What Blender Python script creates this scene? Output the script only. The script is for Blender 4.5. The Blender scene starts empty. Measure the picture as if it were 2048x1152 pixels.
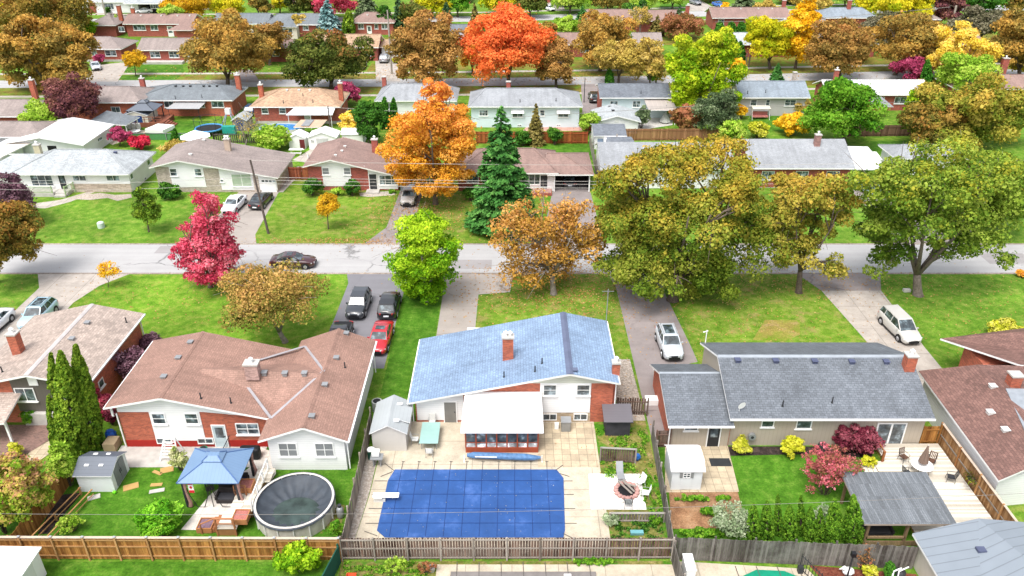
import bpy, bmesh, math, random
import numpy as np
from mathutils import Vector
R = math.radians
# ------------------------------------------------------------------ camera, sky, sun, exposure
scene = bpy.context.scene
COL = scene.collection
FPX, CAM_H = 1576.0, 39.0
PITCH = math.atan(866 / FPX)
cam_d = bpy.data.cameras.new('camera')
cam_d.sensor_width = 36.0
cam_d.lens = 36.0 * FPX / 2048.0
cam_d.clip_end = 3000
cam = bpy.data.objects.new('camera', cam_d)
cam.location = (0, 0, CAM_H)
cam.rotation_euler = (math.pi / 2 - PITCH, 0, 0)
COL.objects.link(cam)
scene.camera = cam
SUN_EL, SUN_AZ = R(63), R(210)        # azimuth clockwise from north (+y)
world = bpy.data.worlds.new('World')
scene.world = world
world.use_nodes = True
wn = world.node_tree.nodes
wl = world.node_tree.links
bg = wn['Background']
sky = wn.new('ShaderNodeTexSky')
sky.sky_type = 'NISHITA'
sky.sun_disc = False
sky.sun_elevation = SUN_EL
sky.sun_rotation = SUN_AZ
sky.dust_density = 4.0
hs = wn.new('ShaderNodeHueSaturation')     # thin overcast: the blue is washed out of the sky
hs.inputs['Saturation'].default_value = 0.35
wl.new(sky.outputs[0], hs.inputs['Color'])
wl.new(hs.outputs[0], bg.inputs[0])
bg.inputs[1].default_value = 0.15
sun_d = bpy.data.lights.new('sun', 'SUN')
sun_d.energy = 1.25
sun_d.angle = R(26)
sun_d.color = (1.0, 0.96, 0.9)
sun = bpy.data.objects.new('sun', sun_d)
sd = Vector((math.sin(SUN_AZ) * math.cos(SUN_EL), math.cos(SUN_AZ) * math.cos(SUN_EL), math.sin(SUN_EL)))
sun.rotation_euler = (-sd).to_track_quat('-Z', 'Y').to_euler()
sun.location = (0, 0, 80)
COL.objects.link(sun)
scene.view_settings.view_transform = 'Standard'
scene.view_settings.look = 'None'
scene.view_settings.gamma = 1.0
scene.view_settings.exposure = 1.08
scene.cycles.max_bounces = 5
scene.cycles.diffuse_bounces = 4
scene.cycles.glossy_bounces = 2
scene.cycles.transmission_bounces = 3
scene.cycles.caustics_reflective = False
scene.cycles.caustics_refractive = False

# ------------------------------------------------------------------ surveying: photo pixel (2048 wide) -> point of the place
_c, _s = math.cos(PITCH), math.sin(PITCH)
def G(px, py, z=0.0):
    u = (px - 1024) / FPX; v = (py - 576) / FPX
    t = (z - CAM_H) / (-_s - v * _c)
    return (u * t, (_c - v * _s) * t, z)
def GY(px, py, y):
    u = (px - 1024) / FPX; v = (py - 576) / FPX
    t = y / (_c - v * _s)
    return (u * t, y, CAM_H + (-_s - v * _c) * t)
def row_of(x, y, z):
    d = y * _c - (z - CAM_H) * _s
    return 576 - FPX * (y * _s + (z - CAM_H) * _c) / d
def mpp(y, z=0):                      # metres per photo pixel at that place
    return (y * _c - (z - CAM_H) * _s) / FPX
def height_at(x, y, ty):
    lo, hi = 0.0, 36.0
    for _ in range(40):
        m = (lo + hi) / 2
        if row_of(x, y, m) > ty: lo = m
        else: hi = m
    return lo

# ------------------------------------------------------------------ materials
MATS = {}
def L(h):                              # '#rrggbb' photo colour -> linear albedo guess
    h = h.lstrip('#')
    o = []
    for i in (0, 2, 4):
        v = int(h[i:i + 2], 16) / 255
        o.append(v / 12.92 if v < .04045 else ((v + .055) / 1.055) ** 2.4)
    return tuple(o)
def _mat(name):
    m = bpy.data.materials.new(name); m.use_nodes = True
    nt = m.node_tree; b = nt.nodes['Principled BSDF']
    return m, nt, b
def _n(nt, t, **kw):
    n = nt.nodes.new(t)
    for k, v in kw.items():
        if hasattr(n, k): setattr(n, k, v)
        else: n.inputs[k.replace('_', ' ')].default_value = v
    return n
def _c4(c): return (c[0], c[1], c[2], 1)
def _mix(nt, fac, a, b, mode='MIX'):
    m = nt.nodes.new('ShaderNodeMix'); m.data_type = 'RGBA'; m.blend_type = mode
    for i, s in ((0, fac), (6, a), (7, b)):
        if isinstance(s, (int, float)): m.inputs[i].default_value = s
        elif isinstance(s, tuple): m.inputs[i].default_value = _c4(s)
        else: nt.links.new(s, m.inputs[i])
    return m.outputs[2]
def _noise(nt, vec, scale, detail=3, rough=.55):
    n = _n(nt, 'ShaderNodeTexNoise'); n.inputs['Scale'].default_value = scale
    n.inputs['Detail'].default_value = detail; n.inputs['Roughness'].default_value = rough
    if vec is not None: nt.links.new(vec, n.inputs['Vector'])
    return n.outputs[0]
def _ramp(nt, fac, stops, interp='LINEAR'):
    r = nt.nodes.new('ShaderNodeValToRGB'); r.color_ramp.interpolation = interp
    e = r.color_ramp.elements
    while len(e) < len(stops): e.new(.5)
    for i, (p, c) in enumerate(stops):
        e[i].position = p; e[i].color = _c4(c) if isinstance(c, tuple) else (c, c, c, 1)
    nt.links.new(fac, r.inputs[0]); return r.outputs[0]
def _bump(nt, b, h, strength, dist=.02):
    n = nt.nodes.new('ShaderNodeBump'); n.inputs['Strength'].default_value = strength
    n.inputs['Distance'].default_value = dist
    nt.links.new(h, n.inputs['Height']); nt.links.new(n.outputs[0], b.inputs['Normal'])
def _uv(nt): return nt.nodes.new('ShaderNodeUVMap').outputs[0]
def _pos(nt): return nt.nodes.new('ShaderNodeNewGeometry').outputs['Position']
def _rnd(nt):
    a = nt.nodes.new('ShaderNodeAttribute'); a.attribute_name = 'rnd'; return a.outputs['Fac']

def flat(key, c, rough=.6, metal=0, var=.12, scale=1.5, spec=.3):
    if key in MATS: return MATS[key]
    m, nt, b = _mat(key)
    f = _noise(nt, _pos(nt), scale, 5)
    f2 = _ramp(nt, f, [(.3, tuple(v * (1 - var) for v in c)), (.7, tuple(min(1, v * (1 + var)) for v in c))])
    nt.links.new(f2, b.inputs['Base Color'])
    b.inputs['Roughness'].default_value = rough; b.inputs['Metallic'].default_value = metal
    b.inputs['Specular IOR Level'].default_value = spec
    MATS[key] = m; return m
def paint(key, c, coat=1.0, metal=.0, rough=.35):
    if key in MATS: return MATS[key]
    m, nt, b = _mat(key)
    b.inputs['Base Color'].default_value = _c4(c); b.inputs['Roughness'].default_value = rough
    b.inputs['Metallic'].default_value = metal
    b.inputs['Coat Weight'].default_value = coat; b.inputs['Coat Roughness'].default_value = .05
    MATS[key] = m; return m
def glass(key='window_glass', c=(.06, .075, .085), rough=.08):
    if key in MATS: return MATS[key]
    m, nt, b = _mat(key)
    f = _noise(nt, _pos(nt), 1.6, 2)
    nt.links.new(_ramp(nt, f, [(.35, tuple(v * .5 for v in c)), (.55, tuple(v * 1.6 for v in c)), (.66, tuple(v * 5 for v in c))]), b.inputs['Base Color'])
    b.inputs['Roughness'].default_value = rough; b.inputs['Specular IOR Level'].default_value = .8
    MATS[key] = m; return m
def shingle(key, c, w=.32, h=.2, dark=.6, var=.35):
    if key in MATS: return MATS[key]
    m, nt, b = _mat(key)
    uv = _uv(nt)
    br = nt.nodes.new('ShaderNodeTexBrick'); nt.links.new(uv, br.inputs['Vector'])
    br.inputs['Scale'].default_value = 1; br.inputs['Brick Width'].default_value = w
    br.inputs['Row Height'].default_value = h; br.inputs['Mortar Size'].default_value = .018
    br.inputs['Mortar Smooth'].default_value = .3; br.offset = .5
    br.inputs['Color1'].default_value = _c4(tuple(v * (1 - var) for v in c))
    br.inputs['Color2'].default_value = _c4(tuple(min(1, v * (1 + var)) for v in c))
    br.inputs['Mortar'].default_value = _c4(tuple(v * dark for v in c))
    n1 = _noise(nt, uv, 9, 3); n2 = _noise(nt, _pos(nt), .35, 5, .65)
    a = _mix(nt, .75, br.outputs[0], _ramp(nt, n1, [(.3, .55), (.7, 1.0)]), 'MULTIPLY')
    a = _mix(nt, 1.0, a, _ramp(nt, n2, [(.25, .78), (.75, 1.14)]), 'MULTIPLY')
    mp = nt.nodes.new('ShaderNodeMapping'); mp.inputs['Scale'].default_value = (1.6, .16, 1); nt.links.new(uv, mp.inputs[0])
    st = _ramp(nt, _noise(nt, mp.outputs[0], 1.0, 5, .7), [(.35, .86), (.6, 1.05)])
    a = _mix(nt, 1.0, a, st, 'MULTIPLY')
    nt.links.new(a, b.inputs['Base Color']); b.inputs['Roughness'].default_value = .72
    b.inputs['Specular IOR Level'].default_value = .4
    _bump(nt, b, br.outputs['Fac'], -.5, .02)
    MATS[key] = m; return m
def brick(key, c, w=.25, h=.085, mortar=None, var=.35, mc=.012):
    if key in MATS: return MATS[key]
    m, nt, b = _mat(key)
    uv = _uv(nt); mo = mortar or tuple(v * .6 + .08 for v in c)
    br = nt.nodes.new('ShaderNodeTexBrick'); nt.links.new(uv, br.inputs['Vector'])
    br.inputs['Scale'].default_value = 1; br.inputs['Brick Width'].default_value = w
    br.inputs['Row Height'].default_value = h; br.inputs['Mortar Size'].default_value = mc
    br.inputs['Color1'].default_value = _c4(tuple(v * (1 - var) for v in c))
    br.inputs['Color2'].default_value = _c4(tuple(min(1, v * (1 + var)) for v in c))
    br.inputs['Mortar'].default_value = _c4(mo); br.inputs['Bias'].default_value = .1
    n2 = _noise(nt, uv, 1.7, 5, .7)
    a = _mix(nt, .8, br.outputs[0], _ramp(nt, n2, [(.25, .7), (.7, 1.15)]), 'MULTIPLY')
    nt.links.new(a, b.inputs['Base Color']); b.inputs['Roughness'].default_value = .85
    MATS[key] = m; return m
def siding(key, c, pitch=.2, vertical=False, dark=.72):
    if key in MATS: return MATS[key]
    m, nt, b = _mat(key)
    sx = nt.nodes.new('ShaderNodeSeparateXYZ'); nt.links.new(_uv(nt), sx.inputs[0])
    mt = _n(nt, 'ShaderNodeMath', operation='MODULO'); mt.inputs[1].default_value = pitch
    ad = _n(nt, 'ShaderNodeMath', operation='ADD'); ad.inputs[1].default_value = 1000 * pitch
    nt.links.new(sx.outputs[0 if vertical else 1], ad.inputs[0]); nt.links.new(ad.outputs[0], mt.inputs[0])
    dv = _n(nt, 'ShaderNodeMath', operation='DIVIDE'); dv.inputs[1].default_value = pitch
    nt.links.new(mt.outputs[0], dv.inputs[0])
    g = _ramp(nt, dv.outputs[0], [(0, dark), (.14, 1.0), (1, 1.0)])
    n = _ramp(nt, _noise(nt, _pos(nt), .8, 4), [(.3, .92), (.7, 1.0)])
    a = _mix(nt, 1.0, _mix(nt, 1.0, c, g, 'MULTIPLY'), n, 'MULTIPLY')
    nt.links.new(a, b.inputs['Base Color']); b.inputs['Roughness'].default_value = .55
    _bump(nt, b, g, .4, .02)
    MATS[key] = m; return m
def wood(key, c, c2=None, streak=1.0, grey=None, gl=.0):
    """boards: every board takes its own tone from the face attribute rnd"""
    if key in MATS: return MATS[key]
    m, nt, b = _mat(key)
    c2 = c2 or tuple(v * .45 for v in c)
    base = _ramp(nt, _rnd(nt), [(0, c2), (.45, tuple((x + y) / 2 for x, y in zip(c, c2))), (1, tuple(min(1, v * 1.2) for v in c))])
    mp = nt.nodes.new('ShaderNodeMapping'); mp.inputs['Scale'].default_value = (9, .7, 1); nt.links.new(_uv(nt), mp.inputs[0])
    st = _ramp(nt, _noise(nt, mp.outputs[0], 2.2, 5, .7), [(.3, 1 - .55 * streak), (.65, 1.08)])
    a = _mix(nt, 1.0, base, st, 'MULTIPLY')
    if grey:
        a = _mix(nt, _ramp(nt, _noise(nt, _pos(nt), .7, 5, .7), [(.42, 0.0), (.62, gl)]), a, grey)
    nt.links.new(a, b.inputs['Base Color']); b.inputs['Roughness'].default_value = .85
    b.inputs['Specular IOR Level'].default_value = .2
    MATS[key] = m; return m
def ground_mat(key, cols, s1=.12, s2=1.1, s3=7, fleck=None, fleck_amt=.5, rough=.95, bump=.0, patch=None, plo=.6, phi=.72):
    """cols: dark, mid, light tones mixed by three octaves of patchiness"""
    if key in MATS: return MATS[key]
    m, nt, b = _mat(key)
    p = _pos(nt)
    a = _ramp(nt, _noise(nt, p, s2, 6, .65), [(.3, cols[0]), (.5, cols[1]), (.72, cols[2])])
    big = _ramp(nt, _noise(nt, p, s1, 5, .65), [(.35, .72), (.65, 1.18)])
    a = _mix(nt, 1.0, a, big, 'MULTIPLY')
    fine = _ramp(nt, _noise(nt, p, s3, 5, .8), [(.3, .45), (.7, 1.4)])
    a = _mix(nt, .9, a, fine, 'MULTIPLY')
    if patch:
        a = _mix(nt, _ramp(nt, _noise(nt, p, .42, 6, .7), [(plo, 0.0), (phi, 1.0)]), a, _mix(nt, .6, patch, fine, 'MULTIPLY'))
    if fleck:
        a = _mix(nt, _ramp(nt, _noise(nt, p, 5.5, 2, .5), [(.68, 0.0), (.72, fleck_amt)]), a, fleck)
    nt.links.new(a, b.inputs['Base Color']); b.inputs['Roughness'].default_value = rough
    b.inputs['Specular IOR Level'].default_value = .15
    if bump: _bump(nt, b, _noise(nt, p, 14, 4, .8), bump, .05)
    MATS[key] = m; return m
def paved(key, c, w, h, mortar=.5, var=.1, off=0.0, msz=.02):
    if key in MATS: return MATS[key]
    m, nt, b = _mat(key)
    uv = _uv(nt)
    br = nt.nodes.new('ShaderNodeTexBrick'); nt.links.new(uv, br.inputs['Vector']); br.offset = off
    br.inputs['Scale'].default_value = 1; br.inputs['Brick Width'].default_value = w
    br.inputs['Row Height'].default_value = h; br.inputs['Mortar Size'].default_value = msz
    br.inputs['Color1'].default_value = _c4(tuple(v * (1 - var) for v in c))
    br.inputs['Color2'].default_value = _c4(tuple(min(1, v * (1 + var)) for v in c))
    br.inputs['Mortar'].default_value = _c4(tuple(v * mortar for v in c))
    a = _mix(nt, 1.0, br.outputs[0], _ramp(nt, _noise(nt, _pos(nt), .9, 7, .7), [(.3, .72), (.62, 1.08)]), 'MULTIPLY')
    a = _mix(nt, .6, a, _ramp(nt, _noise(nt, _pos(nt), 11, 4, .8), [(.3, .75), (.65, 1.1)]), 'MULTIPLY')
    nt.links.new(a, b.inputs['Base Color']); b.inputs['Roughness'].default_value = .9
    MATS[key] = m; return m
def asphalt(key, c, crack=.5, patch=.15):
    if key in MATS: return MATS[key]
    m, nt, b = _mat(key)
    p = _pos(nt)
    a = _ramp(nt, _noise(nt, p, .35, 6, .65), [(.3, tuple(v * (1 - patch) for v in c)), (.7, tuple(v * (1 + patch) for v in c))])
    a = _mix(nt, .7, a, _ramp(nt, _noise(nt, p, 16, 4, .8), [(.3, .8), (.7, 1.15)]), 'MULTIPLY')
    wv = nt.nodes.new('ShaderNodeTexVoronoi'); wv.feature = 'DISTANCE_TO_EDGE'; wv.inputs['Scale'].default_value = .17
    mp = nt.nodes.new('ShaderNodeMapping'); mp.inputs['Scale'].default_value = (.5, 1, 1)
    dn = nt.nodes.new('ShaderNodeTexNoise'); dn.inputs['Scale'].default_value = .9; dn.inputs['Detail'].default_value = 5
    nt.links.new(p, dn.inputs['Vector'])
    vm = _n(nt, 'ShaderNodeVectorMath', operation='ADD'); nt.links.new(p, vm.inputs[0]); nt.links.new(dn.outputs[1], vm.inputs[1])
    nt.links.new(vm.outputs[0], mp.inputs[0]); nt.links.new(mp.outputs[0], wv.inputs['Vector'])
    gate = _ramp(nt, _noise(nt, p, .11, 3), [(.48, 0.0), (.56, 1.0)])
    cr = _ramp(nt, wv.outputs[0], [(.0, crack), (.014, 0.0)])
    cr = _mix(nt, 1.0, cr, gate, 'MULTIPLY')
    a = _mix(nt, cr, a, tuple(v * .35 for v in c))
    mp2 = nt.nodes.new('ShaderNodeMapping'); mp2.inputs['Scale'].default_value = (.05, 1.2, 1); nt.links.new(p, mp2.inputs[0])
    a = _mix(nt, .6, a, _ramp(nt, _noise(nt, mp2.outputs[0], 1, 3), [(.3, .9), (.7, 1.1)]), 'MULTIPLY')
    nt.links.new(a, b.inputs['Base Color']); b.inputs['Roughness'].default_value = .9
    MATS[key] = m; return m
def leafmat(key, cols, top=None, topamt=(.55, .85), trans=.25):
    """cols: tones spread leaf by leaf; top: the tone the leaves have turned on the outer, upper twigs"""
    if key in MATS: return MATS[key]
    m, nt, b = _mat(key)
    n = len(cols)
    a = _ramp(nt, _rnd(nt), [(i / max(1, n - 1), c) for i, c in enumerate(cols)])
    a = _mix(nt, .5, a, _ramp(nt, _noise(nt, _pos(nt), .9, 3), [(.35, .7), (.65, 1.25)]), 'MULTIPLY')
    if top:
        at = nt.nodes.new('ShaderNodeAttribute'); at.attribute_name = 'turn'
        a = _mix(nt, _ramp(nt, at.outputs['Fac'], [(topamt[0], 0.0), (topamt[1], 1.0)]), a, top)
    nt.links.new(a, b.inputs['Base Color']); b.inputs['Roughness'].default_value = .75
    b.inputs['Specular IOR Level'].default_value = .15
    tr = nt.nodes.new('ShaderNodeBsdfTranslucent'); nt.links.new(a, tr.inputs[0])
    mx = nt.nodes.new('ShaderNodeMixShader'); mx.inputs[0].default_value = trans
    nt.links.new(b.outputs[0], mx.inputs[1]); nt.links.new(tr.outputs[0], mx.inputs[2])
    nt.links.new(mx.outputs[0], nt.nodes['Material Output'].inputs[0])
    MATS[key] = m; return m

# ------------------------------------------------------------------ meshes and objects
ORG = {}
def tag(o, label=None, cat=None, group=None, kind=None):
    for k, v in (('label', label), ('category', cat), ('group', group), ('kind', kind)):
        if v: o[k] = v
    return o
def thing(name, label, cat, loc, group=None, rz=0.0):
    o = bpy.data.objects.new(name, None); o.empty_display_size = .3
    COL.objects.link(o); o.location = loc; o.rotation_euler = (0, 0, rz)
    ORG[o.name] = Vector((0, 0, 0)) if rz is None else Vector(loc)
    return tag(o, label, cat, group)
def _face_uv(vs, f):
    p = [vs[i] for i in f]
    n = Vector((0, 0, 0))
    for i in range(len(p)):
        a, b2 = Vector(p[i]), Vector(p[(i + 1) % len(p)]); n += a.cross(b2)
    n = n.normalized() if n.length > 1e-9 else Vector((0, 0, 1))
    if abs(n.z) > .995: return [(q[0], q[1]) for q in p]
    u = Vector((0, 0, 1)).cross(n).normalized(); v = n.cross(u)
    return [(Vector(q).dot(u), Vector(q).dot(v)) for q in p]
class MB:
    def __init__(s): s.v = []; s.f = []; s.m = []; s.r = []; s.cur = .5; s.uv = {}
    def add(s, vs, fs, m=0):
        o = len(s.v); s.v += [tuple(p) for p in vs]
        for f in fs: s.f.append([i + o for i in f]); s.m.append(m); s.r.append(s.cur)
    def box(s, x0, y0, z0, x1, y1, z1, m=0):
        if x0 > x1: x0, x1 = x1, x0
        if y0 > y1: y0, y1 = y1, y0
        if z0 > z1: z0, z1 = z1, z0
        s.add([(x0,y0,z0),(x1,y0,z0),(x1,y1,z0),(x0,y1,z0),(x0,y0,z1),(x1,y0,z1),(x1,y1,z1),(x0,y1,z1)],
              [(0,3,2,1),(4,5,6,7),(0,1,5,4),(1,2,6,5),(2,3,7,6),(3,0,4,7)], m); return s
    def beam(s, a, b, w, h=None, m=0, up=(0, 0, 1)):
        """box from a to b, w wide, h deep"""
        a, b = Vector(a), Vector(b); h = h or w
        d = (b - a)
        if d.length < 1e-6: return s
        d.normalize(); u = Vector(up)
        if abs(d.dot(u)) > .98: u = Vector((0, 1, 0))
        r = d.cross(u).normalized(); u = r.cross(d).normalized()
        vs = []
        for p in (a, b):
            for sx, sz in ((-1,-1),(1,-1),(1,1),(-1,1)): vs.append(p + r * sx * w / 2 + u * sz * h / 2)
        s.add(vs, [(0,3,2,1)[::-1],(4,5,6,7)[::-1],(0,1,5,4)[::-1],(1,2,6,5)[::-1],(2,3,7,6)[::-1],(3,0,4,7)[::-1]], m); return s
    def tube(s, pts, rs, n=8, m=0, caps=True):
        pts = [Vector(p) for p in pts]
        if not hasattr(rs, '__len__'): rs = [rs] * len(pts)
        vs = []; ref = None
        for i, p in enumerate(pts):
            d = (pts[min(i + 1, len(pts) - 1)] - pts[max(i - 1, 0)]).normalized()
            if ref is None: ref = Vector((1, 0, 0)) if abs(d.x) < .9 else Vector((0, 1, 0))
            r = (ref - d * ref.dot(d)).normalized(); u = d.cross(r); ref = r
            for k in range(n):
                a = 2 * math.pi * k / n; vs.append(p + (r * math.cos(a) + u * math.sin(a)) * rs[i])
        fs = []
        for i in range(len(pts) - 1):
            for k in range(n):
                k2 = (k + 1) % n; fs.append((i*n+k, i*n+k2, (i+1)*n+k2, (i+1)*n+k))
        if caps: fs.append(tuple(range(n))[::-1]); fs.append(tuple(range((len(pts)-1)*n, len(pts)*n)))
        s.add(vs, fs, m); return s
    def cyl(s, x, y, z0, z1, r, r1=None, n=16, m=0): return s.tube([(x,y,z0),(x,y,z1)], [r, r if r1 is None else r1], n, m)
    def slab(s, pts, t, m=0, ms=1):
        n = Vector((0,0,0))
        for i in range(len(pts)): n += Vector(pts[i]).cross(Vector(pts[(i+1) % len(pts)]))
        if n.z < 0: pts = pts[::-1]
        k = len(pts); bot = [(p[0], p[1], p[2] - t) for p in pts]
        tf = [(0,1,2),(0,2,3)] if k == 4 and abs((Vector(pts[1])-Vector(pts[0])).cross(Vector(pts[2])-Vector(pts[0])).normalized().dot(Vector(pts[3])-Vector(pts[0]))) > .004 else [tuple(range(k))]
        s.add(pts, tf, m); s.add(bot, [f[::-1] for f in tf], ms)
        for i in range(k):
            j = (i + 1) % k; s.add([bot[i], bot[j], pts[j], pts[i]], [(0,1,2,3)], ms)
        return s
    def prism(s, prof, a0, a1, axis='y', m=0):
        """profile of (h, z) pairs pushed along an axis"""
        P = (lambda h, z, a: (h, a, z)) if axis == 'y' else (lambda h, z, a: (a, h, z))
        k = len(prof); A = [P(h, z, a0) for h, z in prof]; B = [P(h, z, a1) for h, z in prof]
        area = sum(prof[i][0]*prof[(i+1)%k][1] - prof[(i+1)%k][0]*prof[i][1] for i in range(k))
        flip = (area < 0) ^ (axis == 'x')
        fs = [tuple(range(k)), tuple(range(k, 2*k))[::-1]] + [(i, i+k, (i+1)%k+k, (i+1)%k) for i in range(k)]
        if flip: fs = [f[::-1] for f in fs]
        s.add(A + B, fs, m); return s
    def ell(s, c, r, n=10, m=0):
        vs = []; fs = []; k = n // 2
        for i in range(k + 1):
            t = math.pi * i / k
            for j in range(n):
                a = 2*math.pi*j/n
                vs.append((c[0]+r[0]*math.sin(t)*math.cos(a), c[1]+r[1]*math.sin(t)*math.sin(a), c[2]+r[2]*math.cos(t)))
        for i in range(k):
            for j in range(n):
                j2 = (j+1) % n; fs.append((i*n+j, (i+1)*n+j, (i+1)*n+j2, i*n+j2))
        s.add(vs, fs, m); return s
    def build(s, name, mats, parent=None, smooth=False, bevel=0, org=None):
        me = bpy.data.meshes.new(name)
        o0 = ORG[parent.name] if parent is not None else Vector(org or (0, 0, 0))
        me.from_pydata([(p[0]-o0.x, p[1]-o0.y, p[2]-o0.z) for p in s.v], [], s.f)
        uvl = me.uv_layers.new(name='UVMap')
        flatuv = []
        for f in s.f:
            for q in _face_uv(s.v, f): flatuv += [q[0], q[1]]
        uvl.data.foreach_set('uv', flatuv)
        at = me.attributes.new('rnd', 'FLOAT', 'FACE'); at.data.foreach_set('value', s.r)
        for mm in (mats if isinstance(mats, (list, tuple)) else [mats]): me.materials.append(mm)
        me.polygons.foreach_set('material_index', [min(i, len(me.materials)-1) for i in s.m])
        if smooth: me.polygons.foreach_set('use_smooth', [True]*len(s.f))
        me.update()
        o = bpy.data.objects.new(name, me); COL.objects.link(o)
        if parent is not None: o.parent = parent; ORG[o.name] = o0
        else: o.location = o0; ORG[o.name] = o0
        if parent is not None and parent.type == 'MESH': pass
        if bevel:
            bv = o.modifiers.new('bevel', 'BEVEL'); bv.width = bevel; bv.segments = 2; bv.limit_method = 'ANGLE'
        return o
def copy_tree(o, parent=None):
    c = o.copy(); COL.objects.link(c)
    if parent is not None: c.parent = parent
    ORG[c.name] = ORG.get(o.name, Vector((0,0,0)))
    for ch in [x for x in bpy.data.objects if x.parent == o]: copy_tree(ch, c)
    return c
def sheet(name, pts, z, mat, kind='structure', label=None, cat=None):
    """a flat polygon of ground surface given as world (x, y) points"""
    m = MB(); a = sum(pts[i][0]*pts[(i+1)%len(pts)][1]-pts[(i+1)%len(pts)][0]*pts[i][1] for i in range(len(pts)))
    if a < 0: pts = pts[::-1]
    m.add([(p[0], p[1], z) for p in pts], [tuple(range(len(pts)))])
    o = m.build(name, mat); return tag(o, label, cat, kind=kind)
def rect(x0, y0, x1, y1): return [(x0,y0),(x1,y0),(x1,y1),(x0,y1)]
# ------------------------------------------------------------------ plants
def leaves_obj(name, P, N, size, rnd, turn, mat, parent=None, org=(0,0,0), seed=0, aspect=1.0, T=None):
    rg = np.random.default_rng(seed); n = len(P)
    N = N / (np.linalg.norm(N, axis=1, keepdims=True) + 1e-9)
    if T is None: T = rg.normal(size=(n, 3))
    A = np.cross(N, T); A /= (np.linalg.norm(A, axis=1, keepdims=True) + 1e-9); B = np.cross(N, A)
    a = A * size[:, None] * .5; b = B * size[:, None] * .5 * aspect
    bend = N * size[:, None] * .12
    V = np.stack([P - a, P - b - bend, P + a, P + b - bend], 1).reshape(-1, 3)
    me = bpy.data.meshes.new(name)
    me.vertices.add(4*n); me.vertices.foreach_set('co', V.astype(np.float32).ravel())
    me.loops.add(4*n); me.loops.foreach_set('vertex_index', np.arange(4*n, dtype=np.int32))
    me.polygons.add(n); me.polygons.foreach_set('loop_start', np.arange(0, 4*n, 4, dtype=np.int32))
    me.polygons.foreach_set('loop_total', np.full(n, 4, dtype=np.int32))
    for k, d in (('rnd', rnd), ('turn', turn)):
        at = me.attributes.new(k, 'FLOAT', 'FACE'); at.data.foreach_set('value', np.clip(d, 0, 1).astype(np.float32))
    me.materials.append(mat); me.update(calc_edges=True)
    o = bpy.data.objects.new(name, me); COL.objects.link(o)
    if parent is not None: o.parent = parent; ORG[o.name] = ORG[parent.name]
    else: o.location = org; ORG[o.name] = Vector(org)
    return o
def unit(rg, n):
    d = rg.normal(size=(n, 3)); return d / np.linalg.norm(d, axis=1, keepdims=True)
def crown_pts(rg, r, nb, br, nl, leaf, shape='round', jag=.35, fill=.75):
    """leaf centres, normals, sizes for a crown of leaf clumps inside an ellipsoid of radii r about the origin"""
    r = np.array(r, float)
    d = unit(rg, nb * 2); d = d[d[:, 2] > (-.97 if shape == 'oval' else -.75)][:nb]; nb = len(d)
    f = 1 - rg.random(nb) ** 1.6 * .65
    f *= 1 - br * .75
    az = np.arctan2(d[:, 1], d[:, 0]); ph = rg.random(3) * 6.28
    f *= .93 + .09*np.sin(2*az + ph[0] + 2*d[:, 2]) + .08*np.sin(3*az - 3*d[:, 2] + ph[1]) + .05*np.sin(5*az + 4*d[:, 2] + ph[2])
    C = d * f[:, None]
    if shape == 'cone': k = .5 - C[:, 2] * .5; C[:, :2] *= (.25 + .95 * k)[:, None]
    if shape == 'vase': C[:, :2] *= (.8 + .3 * C[:, 2])[:, None]
    C *= r
    R0 = br * r.mean() * rg.uniform(.65, 1.3, nb)
    if shape == 'cone': R0 *= (.65 + .5 * (.5 - C[:, 2] / r[2] * .5))
    idx = rg.choice(nb, nl, p=R0**2 / (R0**2).sum())
    D = unit(rg, nl); D[:, 2] = np.where(D[:, 2] < 0, D[:, 2] * np.where(rg.random(nl) < .5, -1, 1), D[:, 2])
    rad = R0[idx] * (1 - rg.random(nl) ** 1.8 * jag) * (1 + .22 * rg.normal(size=nl) * (rg.random(nl) < .35))
    P = C[idx] + D * rad[:, None] * np.array([1.1, 1.1, .8])
    q = np.linalg.norm(P / r, axis=1)
    keep = (q > .3) & (rg.random(nl) < fill + .25)
    P, D, idx, q = P[keep], D[keep], idx[keep], q[keep]
    N = D + .75 * rg.normal(size=D.shape) + np.array([0, 0, .35])
    bt = rg.random(nb)
    n = len(P)
    rnd = .55 * bt[idx] + .45 * rg.random(n)
    turn = .42 * (P[:, 2] / r[2] * .5 + .5) + .3 * rg.random(nb)[idx] + .28 * rg.random(n)
    return P, N, leaf * np.clip(rg.lognormal(-.08, .42, n), .35, 2.2), rnd, turn, C, R0
BARK = flat('bark', (.11, .085, .065), .95, var=.35, scale=6)
BARK_MID = flat('grey_brown_bark', (.17, .14, .115), .95, var=.35, scale=5)
BARK_PALE = flat('pale_bark', (.24, .21, .18), .95, var=.3, scale=5)
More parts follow.
